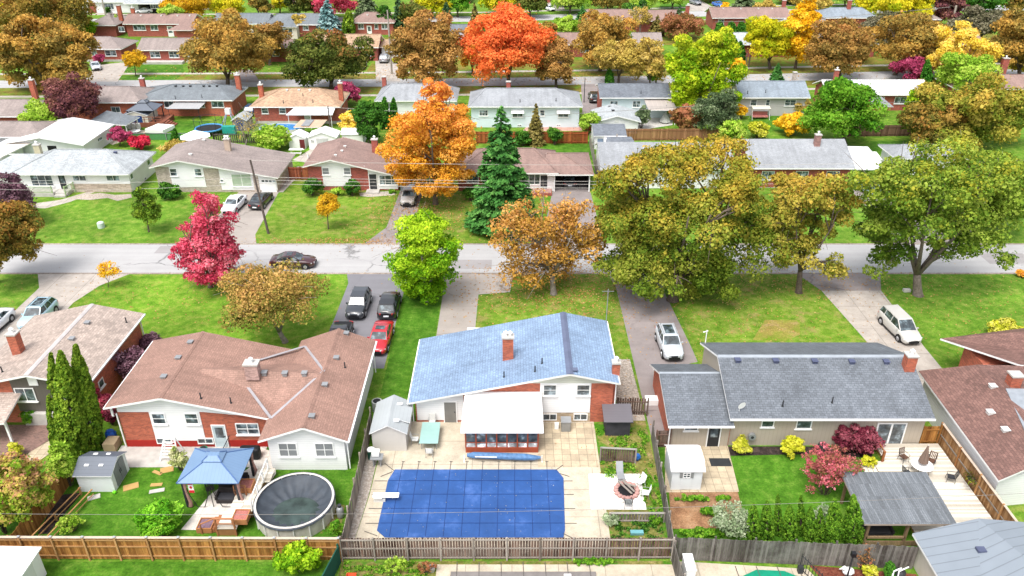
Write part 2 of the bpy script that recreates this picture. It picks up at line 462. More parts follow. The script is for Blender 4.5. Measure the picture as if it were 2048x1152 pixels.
def branch_mesh(rg, base, fork, C, tr, nbr, parent, mat, forks=3, lean=0, spread=9):
    m = MB(); base = Vector(base); fork = Vector(fork)
    m.tube([base - Vector((0,0,.1)), base + Vector((0,0,.15)), base.lerp(fork, .5) + Vector((lean*.3, 0, 0)), fork], [tr*1.55, tr*1.1, tr*.92, tr*.8], 9)
    idx = rg.choice(len(C), min(nbr, len(C)), replace=False)
    mains = []
    for k in range(forks):
        a = 2*math.pi*k/forks + rg.random(); h = (max(c[2] for c in C) - fork.z); w1, w2 = min(h*.16, spread*.3), min(h*.3, spread*.5)
        mid = fork + Vector((math.cos(a)*w1, math.sin(a)*w1, h*.32))
        end = fork + Vector((math.cos(a)*w2, math.sin(a)*w2, h*.66))
        m.tube([fork - Vector((0,0,.1)), mid, end], [tr*.58, tr*.34, tr*.12], 7); mains.append((fork, mid, end))
    for i in idx:
        c = Vector(C[i]); best = None
        for (f0, mid, end) in mains:
            for t in (0.15, .5, .85):
                p = f0.lerp(mid, t*2) if t < .5 else mid.lerp(end, t*2-1)
                if p.z < c.z + .5:
                    dd = (p - c).length
                    if best is None or dd < best[0]: best = (dd, p)
        p = best[1] if best else fork
        q = p.lerp(c, .5) + Vector((rg.normal()*.25, rg.normal()*.25, .3 + .06*(c-p).length))
        m.tube([p, q, c + (c - p)*.12], [tr*.26, tr*.17, .02], 5)
        for _ in range(2):
            e = c + Vector(rg.normal(size=3)) * .9
            m.tube([q, q.lerp(e, .6) + Vector((0,0,.1)), e], [tr*.12, tr*.08, .012], 4, caps=False)
    return m.build('trunk', mat, parent, smooth=True)
def tree(name, label, bx, by, cx, top, wpx, bot, mat, leaf=.3, nl=9000, nb=70, br=.3, shape='round', seed=1, tr=None, cat='tree',
         group=None, bark=None, fork=None, jag=.35, depth=1.0, nbr=22, fill=.75, world_base=None, forks=3, lobes=None):
    """bx,by: foot of the trunk in the photo; cx,top,wpx,bot: the crown's centre column, top row, width and lowest row"""
    x, y, _ = world_base or G(bx, by)
    rg = np.random.default_rng(seed)
    H = height_at(x, y, top); bot = min(bot, by - 1)
    # centre and radii of an ellipsoid whose outline, seen from the drone's height, spans top..bot
    zc = height_at(x, y, (top + bot) / 2); Rx = 1.12 * wpx * mpp(y, zc) / 2; ry = Rx * depth
    ang = math.atan2(CAM_H - zc, y); hs_ = 1.07 * (bot - top) / 2 * mpp(y, zc)
    ry = min(ry, .8 * hs_ / math.sin(ang))
    rz = math.sqrt(max(hs_**2 - (ry * math.sin(ang))**2, (.4 * hs_)**2)) / math.cos(ang)
    rz = min(rz, zc * .97)
    ox = G(cx, (top + bot) / 2, zc)[0] - x
    root = thing(name, label, cat, (x, y, 0), group); far = y > 120; nl = int(nl * (2.4 if far else 2.2)); leaf *= .66 if far else .7
    off = np.array([ox, 0, zc])
    if lobes:
        parts = []; area = [l[2] * l[3] for l in lobes]; zlo, zhi = 1e9, 0
        for i, l in enumerate(lobes):
            dy = l[4] if len(l) > 4 else rg.uniform(-.3, .3) * Rx * .8
            q = GY(l[0], l[1], y + dy); mp = mpp(y + dy, q[2]); a = l[2] * mp / 2 * 1.06; hh = l[3] * mp / 2 * 1.06
            b2 = min(a, .8 * hh / math.sin(ang)); c2 = math.sqrt(max(hh**2 - (b2*math.sin(ang))**2, (.4*hh)**2)) / math.cos(ang)
            k = area[i] / sum(area)
            t = crown_pts(rg, (a, b2, c2), max(8, int(nb * k)), min(.42, br * (Rx / a) ** .6), int(nl * k), leaf, 'oval', jag, fill)
            o3 = np.array([q[0] - x, dy, q[2]]) - off; parts.append((t[0] + o3, t[1], t[2], t[3], t[5] + o3, t[6])); 
        P, N, S, rn, C, R0 = [np.concatenate([q[i] for q in parts]) for i in range(6)]
        keep = (P[:, 2] + zc > .25); P, N, S, rn = P[keep], N[keep], S[keep], rn[keep]
        h01 = (P[:, 2] - P[:, 2].min()) / (np.ptp(P[:, 2]) + 1e-6); ph = rg.random(3) * 6.28
        tu = .5 * h01 + .22 * (.5 + .5*np.sin(P[:, 0]*1.1 + ph[0])*np.sin(P[:, 1]*1.3 + ph[1])) + .28 * rg.random(len(P))
    else: P, N, S, rn, tu, C, R0 = crown_pts(rg, (Rx, ry, rz), nb, br, nl, leaf, shape, jag, fill)
    leaves_obj('crown', P + off, N, S, rn, tu, mat, root, seed=seed)
    tr = tr or max(.07, .022 * H)
    zf = fork if fork else max(.5, zc - rz * .75)
    Cw = C + off
    branch_mesh(rg, (x, y, 0), (x + ox*.35, y, zf), Cw + np.array([x, y, 0]), tr, nbr, root, bark or BARK, forks, spread=Rx)
    return root
def bush(name, label, cx, top, wpx, bot, mat, leaf=.12, nl=3500, nb=40, br=.3, seed=1, cat='shrub', group=None, depth=.9, shape='round', jag=.4, fill=.8, stems=True):
    """a shrub that stands on the ground: bottom row bot, crown outline top row / width"""
    y0 = G(cx, bot)[1]; Rx = 1.06 * wpx * mpp(y0) / 2; hs_ = 1.05 * (bot - top) / 2 * mpp(y0); ang = math.atan2(CAM_H, y0)
    ry = min(Rx * depth, .75 * hs_ / math.sin(ang)); rz = math.sqrt(max(hs_**2 - (ry*math.sin(ang))**2, (.4*hs_)**2)) / math.cos(ang)
    x, y, _ = G(cx, (top + bot) / 2, rz * .96)
    rg = np.random.default_rng(seed)
    P, N, S, rn, tu, C, R0 = crown_pts(rg, (Rx, ry, rz), nb, br, nl, leaf, shape, jag, fill)
    P[:, 2] = np.maximum(P[:, 2] + rz * .96, .03)
    if not stems: return tag(leaves_obj(name, P, N, S, rn, tu, mat, None, (x, y, 0), seed=seed), label, cat, group)
    root = thing(name, label, cat, (x, y, 0), group)
    leaves_obj('foliage', P, N, S, rn, tu, mat, root, seed=seed)
    m = MB()
    for i in range(min(14, len(C))):
        c = Vector((C[i][0]+x, C[i][1]+y, C[i][2]+rz*.96)); b = Vector((x + C[i][0]*.15, y + C[i][1]*.15, -.03))
        m.tube([b, b.lerp(c, .5)+Vector((0,0,.05)), c], [.03, .02, .008], 5, caps=False)
    m.build('stem', BARK, root, smooth=True)
    return root
def conifer(name, label, bx, by, cx, top, wpx, mat, nl=14000, leaf=.3, seed=1, kind='spruce', cat='tree', group=None, zb=.3, bark=None, power=1.0, depth=1.0):
    x, y, _ = G(bx, by); rg = np.random.default_rng(seed)
    H = height_at(x, y, top); Rm = wpx * mpp(y, H*.25) / 2 * (1.18 if kind == 'spruce' else 1)
    root = thing(name, label, cat, (x, y, 0), group)
    ox = GY(cx, top, y)[0] - x
    if kind == 'spruce':
        nbr = int(90 + H*26); t = rg.random(nbr) ** .8            # branch level, 0 top .. 1 bottom
        t = np.sort(t); z0 = H - t * (H - zb); az = rg.random(nbr) * 2*math.pi
        Lr = Rm * (t ** power * .97 + .03) * rg.uniform(.72, 1.1, nbr)
        w = Lr**1.25 + .05; bi = rg.choice(nbr, nl, p=w/w.sum())
        u = rg.random(nl) ** .55
        sp = rg.normal(size=nl) * .13 * (Lr[bi] * .6 + .25)
        zz = z0[bi] - u * Lr[bi] * .28 + (u**2) * Lr[bi] * .1 + rg.normal(size=nl) * .06 - np.abs(sp) * .45
        X = np.cos(az[bi]) * u * Lr[bi] - np.sin(az[bi]) * sp; Y = np.sin(az[bi]) * u * Lr[bi] + np.cos(az[bi]) * sp
        P = np.stack([X, Y, zz], 1)
        D = np.stack([np.cos(az[bi]), np.sin(az[bi]), np.full(nl, -.2)], 1)
        N = np.stack([D[:, 0]*.35, D[:, 1]*.35, np.ones(nl)], 1) + .45*rg.normal(size=(nl, 3))
        rnd = .5 * rg.random(nbr)[bi] + .35 * u + .15 * rg.random(nl); turn = u
        Pk = P[:, 2] > .1
        T = D + .4*rg.normal(size=(nl, 3))
        leaves_obj('crown', P[Pk] + np.array([0,0,0]), N[Pk], (leaf * rg.uniform(.6, 1.3, nl))[Pk], rnd[Pk], turn[Pk], mat, root, seed=seed, aspect=1.5, T=T[Pk])
        m = MB(); m.tube([(x,y,-.1),(x,y,H*.5),(x,y,H*.97)], [H*.018, H*.011, .02], 8)
        for i in range(0, nbr, 3):
            e = Vector((x+math.cos(az[i])*Lr[i]*.9, y+math.sin(az[i])*Lr[i]*.9, z0[i]-Lr[i]*.2))
            m.tube([(x, y, z0[i]), e], [.035, .008], 4, caps=False)
        m.build('trunk', bark or BARK, root, smooth=True)
    else:   # clipped or columnar cedar: fine dense sprays on a lumpy column
        nbb = int(90 + nl / 70); tb = rg.random(nbb) ** .9; ab = rg.random(nbb) * 6.283
        pr = lambda t: np.where(t < .25, .80 + .8*t, 1.0) * np.clip(1 - ((t - .25).clip(0) / .78) ** 1.7, .02, 1) ** .8
        rb = Rm * pr(tb); bs = Rm * rg.uniform(.15, .28, nbb) * (.45 + .55*pr(tb))
        idx = rg.integers(0, nbb, nl); D = unit(rg, nl)
        Pc = np.stack([np.cos(ab)*(rb-bs*.8), np.sin(ab)*(rb-bs*.8)*depth, zb*.3 + tb*(H-zb*.3)*.985], 1)
        P = Pc[idx] + D * (bs[idx] * (1 - .3*rg.random(nl)**2))[:, None] * np.array([1, 1, 1.9]); P[:, 2] = np.clip(P[:, 2], .03, H)
        N = D * np.array([1, 1, .5]) + np.array([0, 0, .2]) + .6*rg.normal(size=(nl, 3)); t = P[:, 2] / H
        T = np.stack([np.zeros(nl), np.zeros(nl), np.ones(nl)], 1) + .5*rg.normal(size=(nl, 3))
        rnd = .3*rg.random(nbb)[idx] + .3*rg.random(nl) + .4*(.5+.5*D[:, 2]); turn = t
        P[:, 0] += ox * t
        leaves_obj('crown', P, N, leaf * rg.uniform(.6, 1.3, nl), rnd, turn, mat, root, seed=seed, aspect=1.4, T=T)
        m = MB(); m.tube([(x,y,-.1),(x+ox*.4,y,H*.4),(x+ox*.85,y,H*.85)], [.09, .06, .02], 7)
        m.build('trunk', bark or BARK, root, smooth=True)
    return root
def litter(poly_c, spread, n, mat, seed, size=.09, z=.03, label=None, keep=None):
    """fallen leaves scattered on the ground"""
    rg = np.random.default_rng(seed); P = rg.normal(size=(n, 2)) * np.array(spread) + np.array(poly_c)
    if keep is not None: P = P[[keep(a, b) for a, b in P]]
    n = len(P); P = np.column_stack([P, z + rg.random(n) * .02])
    N = np.column_stack([rg.normal(size=(n, 2)) * .35, np.ones(n)])
    c = P.mean(0); c[2] = 0
    o = leaves_obj('fallen_leaves', P - c, N, size * rg.uniform(.6, 1.4, n), rg.random(n), rg.random(n), mat, None, tuple(c), seed=seed)
    return tag(o, label, 'leaves', kind='stuff')

# ------------------------------------------------------------------ common finishes
WHITE = flat('white_paint', (.80, .80, .79), .5, var=.04)
OFFW = flat('off_white_paint', (.66, .66, .63), .55, var=.06)
CREAM = flat('cream_paint', (.55, .52, .44), .6, var=.08)
DARK = flat('dark_metal', (.03, .032, .036), .5, var=.2)
BLACK = flat('black_plastic', (.012, .012, .014), .55, var=.2)
GREYM = flat('grey_metal', (.28, .29, .30), .45, metal=.3, var=.1)
STEEL = flat('steel', (.5, .5, .5), .35, metal=.6, var=.1)
CONC = flat('concrete', (.44, .42, .39), .9, var=.15)
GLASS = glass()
BLIND = flat('window_blind', (.2, .21, .22), .5, var=.1)
BRICK = brick('orange_brick', (.40, .092, .040))
BRICK_RED = brick('red_brick', (.33, .065, .040))
BRICK_TAN = brick('tan_brick', (.42, .35, .29))
WSIDE = siding('white_siding', (.80, .80, .80))
BSIDE = siding('pale_blue_siding', (.62, .72, .76))
GSIDE = siding('grey_siding', (.45, .43, .42))
OPENING_SHADE = flat('painted_opening_shade', (.012, .012, .013), .9, var=.1)  # near-black base colour paints in the shade inside carports and a garage doorway

# ------------------------------------------------------------------ house parts (all in world metres)
def fbox(m, face, wall, u0, d0, z0, u1, d1, z1, mi=0):
    """box against a wall: face S/N/E/W, wall = its plane, u along the wall, d out of it"""
    if face == 'S': m.box(u0, wall-d1, z0, u1, wall-d0, z1, mi)
    elif face == 'N': m.box(u0, wall+d0, z0, u1, wall+d1, z1, mi)
    elif face == 'E': m.box(wall+d0, u0, z0, wall+d1, u1, z1, mi)
    else: m.box(wall-d1, u0, z0, wall-d0, u1, z1, mi)
def window(root, face, wall, u, z, w, h, nx=2, nz=1, frame=None, pane=None, fw=.07, sill=True, proud=.05):
    m = MB(); u0, u1 = u - w/2, u + w/2
    fbox(m, face, wall, u0, 0, z, u0+fw, proud, z+h); fbox(m, face, wall, u1-fw, 0, z, u1, proud, z+h)
    fbox(m, face, wall, u0+fw, 0, z, u1-fw, proud, z+fw); fbox(m, face, wall, u0+fw, 0, z+h-fw, u1-fw, proud, z+h)
    for i in range(1, nx): c = u0 + w*i/nx; fbox(m, face, wall, c-.025, 0, z+fw, c+.025, proud-.01, z+h-fw)
    for i in range(1, nz): c = z + h*i/nz; fbox(m, face, wall, u0+fw, 0, c-.02, u1-fw, proud-.015, c+.02)
    if sill: fbox(m, face, wall, u0-.08, 0, z-.09, u1+.08, proud+.06, z-.003)
    o = m.build('window', frame or WHITE, root)
    p = MB(); fbox(p, face, wall, u0+fw, .004, z+fw, u1-fw, .02, z+h-fw)
    p.build('pane', pane or GLASS, o); return o
def door(root, face, wall, u, w=.95, h=2.05, mat=None, frame=None, glassed=False, z=0.0):
    m = MB(); fw = .08
    fbox(m, face, wall, u-w/2, .0, z, u+w/2, .045, z+h)
    o = m.build('door', mat or GREYM, root)
    f = MB()
    fbox(f, face, wall, u-w/2-fw, 0, z, u-w/2-.002, .07, z+h+fw); fbox(f, face, wall, u+w/2+.002, 0, z, u+w/2+fw, .07, z+h+fw)
    fbox(f, face, wall, u-w/2, 0, z+h+.002, u+w/2, .07, z+h+fw); f.build('door_frame', frame or WHITE, o)
    k = MB(); fbox(k, face, wall, u+w/2-.14, .046, z+1.0, u+w/2-.06, .10, z+1.08); k.build('handle', DARK, o)
    if glassed:
        g = MB(); fbox(g, face, wall, u-w/2+.15, .046, z+.9, u+w/2-.15, .055, z+h-.15); g.build('pane', GLASS, o)
    return o
def roof_gy(root, x0, x1, xr, y0, y1, z0, z1, zr, mat, edge=None, t=.17, cap=None, capw=.16):
    """gable roof with its ridge running away from the street-side view (along y)"""
    m = MB()
    m.slab([(x0,y0,z0),(xr,y0,zr),(xr,y1,zr),(x0,y1,z0)], t); m.slab([(xr,y0,zr),(x1,y0,z1),(x1,y1,z1),(xr,y1,zr)], t)
    o = m.build('roof', [mat, edge or WHITE], root)
    f = lambda x, y: z0 + (zr-z0)*(x-x0)/(xr-x0) if x < xr else zr - (zr-z1)*(x-xr)/(x1-xr)
    if cap:
        c = MB(); e = capw
        c.add([(xr-e,y0-.01,f(xr-e,0)+.03),(xr,y0-.01,zr+.05),(xr+e,y0-.01,f(xr+e,0)+.03),(xr-e,y1,f(xr-e,0)+.03),(xr,y1,zr+.05),(xr+e,y1,f(xr+e,0)+.03)], [(0,1,4,3),(1,2,5,4),(0,2,1)])
        c.build('ridge_cap', cap, o)
    return o, f
def roof_gx(root, x0, x1, y0, y1, yr, z0, z1, zr, mat, edge=None, t=.17, cap=None, capw=.16):
    m = MB()
    m.slab([(x0,y0,z0),(x1,y0,z0),(x1,yr,zr),(x0,yr,zr)], t); m.slab([(x0,yr,zr),(x1,yr,zr),(x1,y1,z1),(x0,y1,z1)], t)
    o = m.build('roof', [mat, edge or WHITE], root)
    f = lambda x, y: z0 + (zr-z0)*(y-y0)/(yr-y0) if y < yr else zr - (zr-z1)*(y-yr)/(y1-yr)
    if cap:
        c = MB(); e = capw
        c.add([(x0,yr-e,f(0,yr-e)+.03),(x0,yr,zr+.05),(x0,yr+e,f(0,yr+e)+.03),(x1,yr-e,f(0,yr-e)+.03),(x1,yr,zr+.05),(x1,yr+e,f(0,yr+e)+.03)], [(0,3,4,1),(1,4,5,2)])
        c.build('ridge_cap', cap, o)
    return o, f
def roof_hip(root, x0, x1, y0, y1, ze, zr, il, ir, mat, edge=None, t=.17, cap=None, yr=None):
    """hip roof, ridge along x, hipped back by il and ir (0 = gable end)"""
    m = MB(); yr = (y0+y1)/2 if yr is None else yr; a, b = x0+il, x1-ir
    m.slab([(x0,y0,ze),(x1,y0,ze),(b,yr,zr),(a,yr,zr)], t); m.slab([(a,yr,zr),(b,yr,zr),(x1,y1,ze),(x0,y1,ze)], t)
    if il: m.slab([(x0,y0,ze),(a,yr,zr),(x0,y1,ze)], t)
    if ir: m.slab([(x1,y0,ze),(x1,y1,ze),(b,yr,zr)], t)
    o = m.build('roof', [mat, edge or WHITE], root)
    c = MB(); q = [((a,yr,zr),(b,yr,zr))]
    for (p, e) in (((x0,y0,ze),(a,yr,zr)), ((x0,y1,ze),(a,yr,zr))): q += [(p, e)] if il else []
    for (p, e) in (((x1,y0,ze),(b,yr,zr)), ((x1,y1,ze),(b,yr,zr))): q += [(p, e)] if ir else []
    for p, e in q: c.beam((p[0],p[1],p[2]+.01), (e[0],e[1],e[2]+.01), .24, .05)
    c.build('ridge_cap', cap or mat, o)
    def f(x, y):
        k = (zr-ze)*min((y-y0)/(yr-y0), (y1-y)/(y1-yr))
        if il: k = min(k, (zr-ze)*(x-x0)/il)
        if ir: k = min(k, (zr-ze)*(x1-x)/ir)
        return ze + k
    return o, f
def walls(root, x0, x1, y0, y1, z, mat, base=None, bz=.45, prof=None, axis='y', name='wall'):
    """prof: gable outline as (u, z) points above the eaves"""
    m = MB()
    if prof: m.prism([(prof[0][0], 0)] + list(prof) + [(prof[-1][0], 0)], y0 if axis == 'y' else x0, y1 if axis == 'y' else x1, axis)
    else: m.box(x0, y0, 0, x1, y1, z)
    o = m.build(name, mat, root)
    if base:
        b = MB(); b.box(x0-.03, y0-.03, 0, x1+.03, y1+.03, bz); b.build('foundation', base, root)
    return o
def panel(root, face, wall, u0, u1, z0, z1, mat, proud=.03, name='wall_panel', prof=None):
    m = MB()
    if prof is None: fbox(m, face, wall, u0, 0, z0, u1, proud, z1)
    else:
        if face == 'S': m.prism(prof, wall-proud, wall, 'y')
        elif face == 'N': m.prism(prof, wall, wall+proud, 'y')
        elif face == 'E': m.prism(prof, wall, wall+proud, 'x')
    return m.build(name, mat, root)
def chimney(root, x, y, z0, z1, w=.8, d=.6, mat=None, flues=1, cap=None, metal=False):
    m = MB(); m.box(x-w/2, y-d/2, z0, x+w/2, y+d/2, z1)
    o = m.build('chimney', mat or BRICK, root)
    c = MB(); c.box(x-w/2-.07, y-d/2-.07, z1, x+w/2+.07, y+d/2+.07, z1+.12)
    c.build('chimney_cap', cap or CONC, o)
    for i in range(flues):
        fx = x + (i-(flues-1)/2)*.35
        f = MB(); f.cyl(fx, y, z1+.12, z1+.42, .12, n=10); f.cyl(fx, y, z1+.44, z1+.56, .19, .05, n=10)
        f.build('flue', GREYM if metal else WHITE, o)
    return o
def roof_bits(root, f, vents=(), pipes=(), size=.34, vmat=None, pmat=None):
    for (x, y) in vents:
        m = MB(); z = f(x, y); m.box(x-size/2, y-size/2, z-.12, x+size/2, y+size/2, z+.15); m.box(x-size/2-.05, y-size/2-.06, z+.151, x+size/2+.05, y+size/2+.05, z+.19)
        m.build('roof_vent', vmat or GREYM, root)
    for (x, y) in pipes:
        m = MB(); z = f(x, y); m.cyl(x, y, z-.1, z+.5, .05, n=8); m.cyl(x, y, z-.1, z+.06, .13, .07, n=8)
        m.build('vent_pipe', pmat or DARK, root)
def on_roof(f, px, py, z=4.0):
    for _ in range(25):
        x, y, _z = G(px, py, z); z = .5*z + .5*f(x, y)
    return x, y
def gutter(root, p0, p1, mat=None, drops=()):
    m = MB(); m.beam(p0, p1, .13, .11)
    for (x, y, z) in drops: m.beam((x, y, z), (x, y, .1), .08, .08)
    m.build('gutter', mat or WHITE, root)

# ------------------------------------------------------------------ fences
def fence(label, p0, p1, h, mat, post_gap=2.44, side=1, rails=(.25, .95, 1.65), bw=.14, gap=.012, jitter=.02, cap=None, postmat=None, railmat=None,
          postw=.1, seed=3, post_h=.12, name='wood_fence', shadow=False, group=None, lean=0.0, z0=.03, post_cap=None):
    """side +1: rails and posts stand on the left of p0->p1"""
    p0, p1 = Vector((*p0, 0)), Vector((*p1, 0)); d = p1 - p0; Ln = d.length; d.normalize(); n = Vector((-d.y, d.x, 0)) * side
    rg = random.Random(seed)
    root = thing(name, label, 'fence', tuple(p0), group)
    b = MB(); k = int(Ln / (bw + gap))
    for i in range(k):
        s0 = i * (bw + gap); b.cur = rg.random(); hh = h + rg.uniform(-jitter, jitter); t = rg.uniform(-.004, .004)
        a = p0 + d*s0 + n*t; c = a + d*bw
        vs = [a, c, c - n*.02, a - n*.02]; top = Vector((0, 0, hh)); bot = Vector((0, 0, z0))
        ln = n * rg.uniform(-1, 1) * lean
        b.add([v + bot for v in vs] + [v + top + ln for v in vs], [(0,1,5,4),(1,2,6,5),(2,3,7,6),(3,0,4,7),(4,5,6,7)] if side > 0 else [(4,5,1,0),(5,6,2,1),(6,7,3,2),(7,4,0,3),(7,6,5,4)])
    b.build('fence_panel', mat, root)
    npost = max(1, round(Ln / post_gap)); off = n * .07
    for z in rails:
        r = MB(); r.cur = rg.random(); r.beam(p0 + n*.03 + Vector((0,0,z)), p1 + n*.03 + Vector((0,0,z)), .05, .09); r.build('rail', railmat or mat, root)
    if cap is not None:
        c = MB(); c.cur = .6; c.beam(p0 + n*.03 + Vector((0,0,h+.04)), p1 + n*.03 + Vector((0,0,h+.04)), .17, .04); c.build('top_rail', cap, root)
    for i in range(npost + 1):
        q = p0 + d * (Ln * i / npost) + off + n*.01
        r = MB(); r.cur = rg.random(); r.beam(q - Vector((0,0,.05)), q + Vector((0,0,h + post_h)), postw, postw, up=tuple(d))
        if post_cap: r.beam(q + Vector((0,0,h+post_h)), q + Vector((0,0,h+post_h+.04)), postw+.05, postw+.05, 1, up=tuple(d))
        r.build('post', [postmat or mat, post_cap or WHITE], root)
    return root

# ------------------------------------------------------------------ vehicles
TYRE = flat('tyre_rubber', (.018, .018, .019), .8, var=.2)
RIM = paint('alloy_rim', (.45, .46, .48), .3, .7)
CARGLASS = glass('car_glass', (.03, .04, .045), .04)
LAMPG = paint('headlight_glass', (.7, .72, .74), 1.0)
TAIL = paint('tail_light', (.45, .015, .015), 1.0)
PLATE = flat('number_plate', (.75, .77, .8), .4, var=.02)
PROFILES = {
 # x along the car (front +), half width, bottom z, top (belt/hood) z ; cabin: x positions of windscreen foot/top, rear top/foot, roof z
 'sedan': dict(L=4.8, W=.92, st=[(-2.4,.74,.42,.78),(-2.3,.84,.30,.98),(-1.9,.9,.24,1.04),(-1.2,.92,.22,1.02),(0,.92,.2,.98),(.9,.92,.22,.97),(1.5,.91,.24,.93),(2.05,.87,.26,.84),(2.3,.78,.30,.74),(2.4,.66,.38,.62)],
               cab=(-1.75,-.95,.25,1.05,1.45,.92), wb=(-1.42,1.45), wr=.33),
 'suv': dict(L=4.6, W=.93, st=[(-2.3,.76,.48,.9),(-2.22,.86,.34,1.12),(-1.9,.92,.28,1.16),(-1.2,.94,.26,1.14),(0,.94,.26,1.1),(.9,.94,.26,1.09),(1.45,.92,.28,1.05),(1.95,.88,.3,.97),(2.2,.8,.34,.86),(2.3,.68,.42,.7)],
             cab=(-2.15,-1.75,.3,1.05,1.68,.9), wb=(-1.38,1.4), wr=.37),
 'van': dict(L=5.0, W=.96, st=[(-2.5,.8,.44,.9),(-2.42,.9,.3,1.12),(-2.0,.95,.24,1.14),(-1.2,.97,.22,1.12),(0,.97,.2,1.08),(1.0,.96,.22,1.06),(1.6,.94,.24,.98),(2.1,.88,.26,.86),(2.4,.78,.3,.74),(2.5,.64,.38,.6)],
             cab=(-2.4,-2.15,.45,1.4,1.76,1.0), wb=(-1.55,1.5), wr=.34),
 'pickup': dict(L=5.3, W=.96, st=[(-2.65,.86,.5,1.02),(-2.55,.92,.4,1.08),(-2.0,.96,.34,1.1),(-1.2,.97,.32,1.1),(0,.97,.3,1.12),(1.0,.97,.32,1.14),(1.7,.96,.34,1.12),(2.2,.93,.36,1.06),(2.5,.88,.4,.98),(2.65,.76,.48,.8)],
             cab=(-1.1,-.85,.55,1.15,1.82,1.0), wb=(-1.75,1.8), wr=.4),
}
def car(name, label, kind, col, x, y, heading, cat='car', sunroof=False, rails=False, trim=None, group=None, roofcol=None):
    """heading: degrees, 0 = pointing +x, 90 = away from the camera"""
    p = PROFILES[kind]; root = thing(name, label, cat, (x, y, 0), group); root.rotation_euler = (0, 0, R(heading))
    ORG[root.name] = Vector((0, 0, 0)); st = p['st']
    m = MB(); n = 13; rings = []
    for (sx, hw, zb, zt) in st:
        half = [(hw*.90, zb), (hw*.98, zb+.1), (hw, zb+(zt-zb)*.38), (hw*.985, zb+(zt-zb)*.62), (hw*.955, zt-.05), (hw*.88, zt)]
        ring = [(sx, a, z) for a, z in half] + [(sx, 0, zt+.03)] + [(sx, -a, z) for a, z in half[::-1]]
        rings.append(ring)
    vs = [q for r in rings for q in r]; fs = []
    for i in range(len(rings)-1):
        for k in range(n-1): fs.append((i*n+k, i*n+k+1, (i+1)*n+k+1, (i+1)*n+k))
        fs.append((i*n+n-1, i*n, (i+1)*n, (i+1)*n+n-1))
    fs.append(tuple(range(n))); fs.append(tuple(range((len(rings)-1)*n, len(rings)*n))[::-1])
    m.add(vs, [f[::-1] for f in fs], 0)
    # dark arches and sills
    for wx in p['wb']:
        for sy in (1, -1):
            m.tube([(wx, sy*(p['W']-.25), p['wr']+.02), (wx, sy*(p['W']+.012), p['wr']+.02)], p['wr']+.07, 18, 1)
    m.box(p['wb'][0]+.3, -p['W']*.985, st[4][2]-.02, p['wb'][1]-.3, p['W']*.985, st[4][2]+.12, 1)
    m.box(st[-1][0]-.3, -.5, .34, st[-1][0]+.015, .5, .58, 1)
    body = m.build('body', [col, trim or BLACK], root, smooth=False)
    for pl in body.data.polygons:
        if pl.material_index == 0 and len(pl.vertices) == 4: pl.use_smooth = True
    xr0, xr1, xf1, xf0, zr, wtop = p['cab'][0], p['cab'][1], p['cab'][2], p['cab'][3], p['cab'][4], p['cab'][5]
    belt = lambda xx: np.interp(xx, [a[0] for a in st], [a[3] for a in st])
    wb_ = p['W']*.90; wt = p['W']*.74
    B = [(xr0, belt(xr0)), (xr1*.5+xf1*.5, belt(0)), (xf0, belt(xf0))]
    g = MB()
    bl = [(xr0, wb_*.9, belt(xr0)-.03), (-.3, wb_, belt(-.3)-.03), (xf0, wb_*.93, belt(xf0)-.03)]
    tl = [(xr1, wt*.94, zr-.06), ((xr1+xf1)/2, wt, zr-.02), (xf1, wt*.94, zr-.06)]
    vs = [(a, b, c) for a, b, c in bl] + [(a, b, c) for a, b, c in tl] + [(a, -b, c) for a, b, c in bl] + [(a, -b, c) for a, b, c in tl]
    g.add(vs, [(1,0,3,4),(2,1,4,5),(6,7,10,9),(7,8,11,10),(8,2,5,11),(0,6,9,3),(3,9,10,4),(4,10,11,5)])
    g.build('windows', CARGLASS, root)
    r = MB(); rc = roofcol or col
    r.prism([(xr1-.06, zr-.075), (xr1+.1, zr-.01), ((xr1+xf1)/2, zr+.03), (xf1-.12, zr-.01), (xf1+.06, zr-.075)], -wt*.93, wt*.93, 'y')
    r.v = [(q[0], q[1], q[2]) for q in r.v]
    for sy in (1, -1):
        for (a, c, w) in (((bl[0]), tl[0], .1), ((bl[2]), tl[2], .075)):
            r.beam((a[0], sy*a[1]*1.0, a[2]), (c[0], sy*c[1], c[2]), w, .05)
        r.beam((-.28, sy*(wb_+.0), belt(-.3)), (-.3+.05, sy*wt, zr-.03), .08, .03)
        r.beam((tl[0][0], sy*wt*.95, zr-.05), (tl[2][0], sy*wt*.95, zr-.05), .07, .06)
        if kind in ('suv', 'van'): 
            r.beam((bl[0][0]+.95, sy*(wb_-.02), belt(-1.2)), (tl[0][0]+.75, sy*wt, zr-.03), .09, .03)
    r.build('roof', rc, root)
    if sunroof:
        s = MB(); s.box(xr1+.35, -wt*.62, zr+.0, xf1-.25, wt*.62, zr+.035); s.build('sunroof', CARGLASS, root)
    if rails:
        for sy in (1, -1):
            s = MB(); s.beam((xr1+.1, sy*wt*.86, zr+.06), (xf1-.1, sy*wt*.86, zr+.06), .035, .04)
            for q in (xr1+.12, xf1-.12): s.box(q-.04, sy*wt*.86-.02, zr-.03, q+.04, sy*wt*.86+.02, zr+.05)
            s.build('roof_rail', GREYM, root)
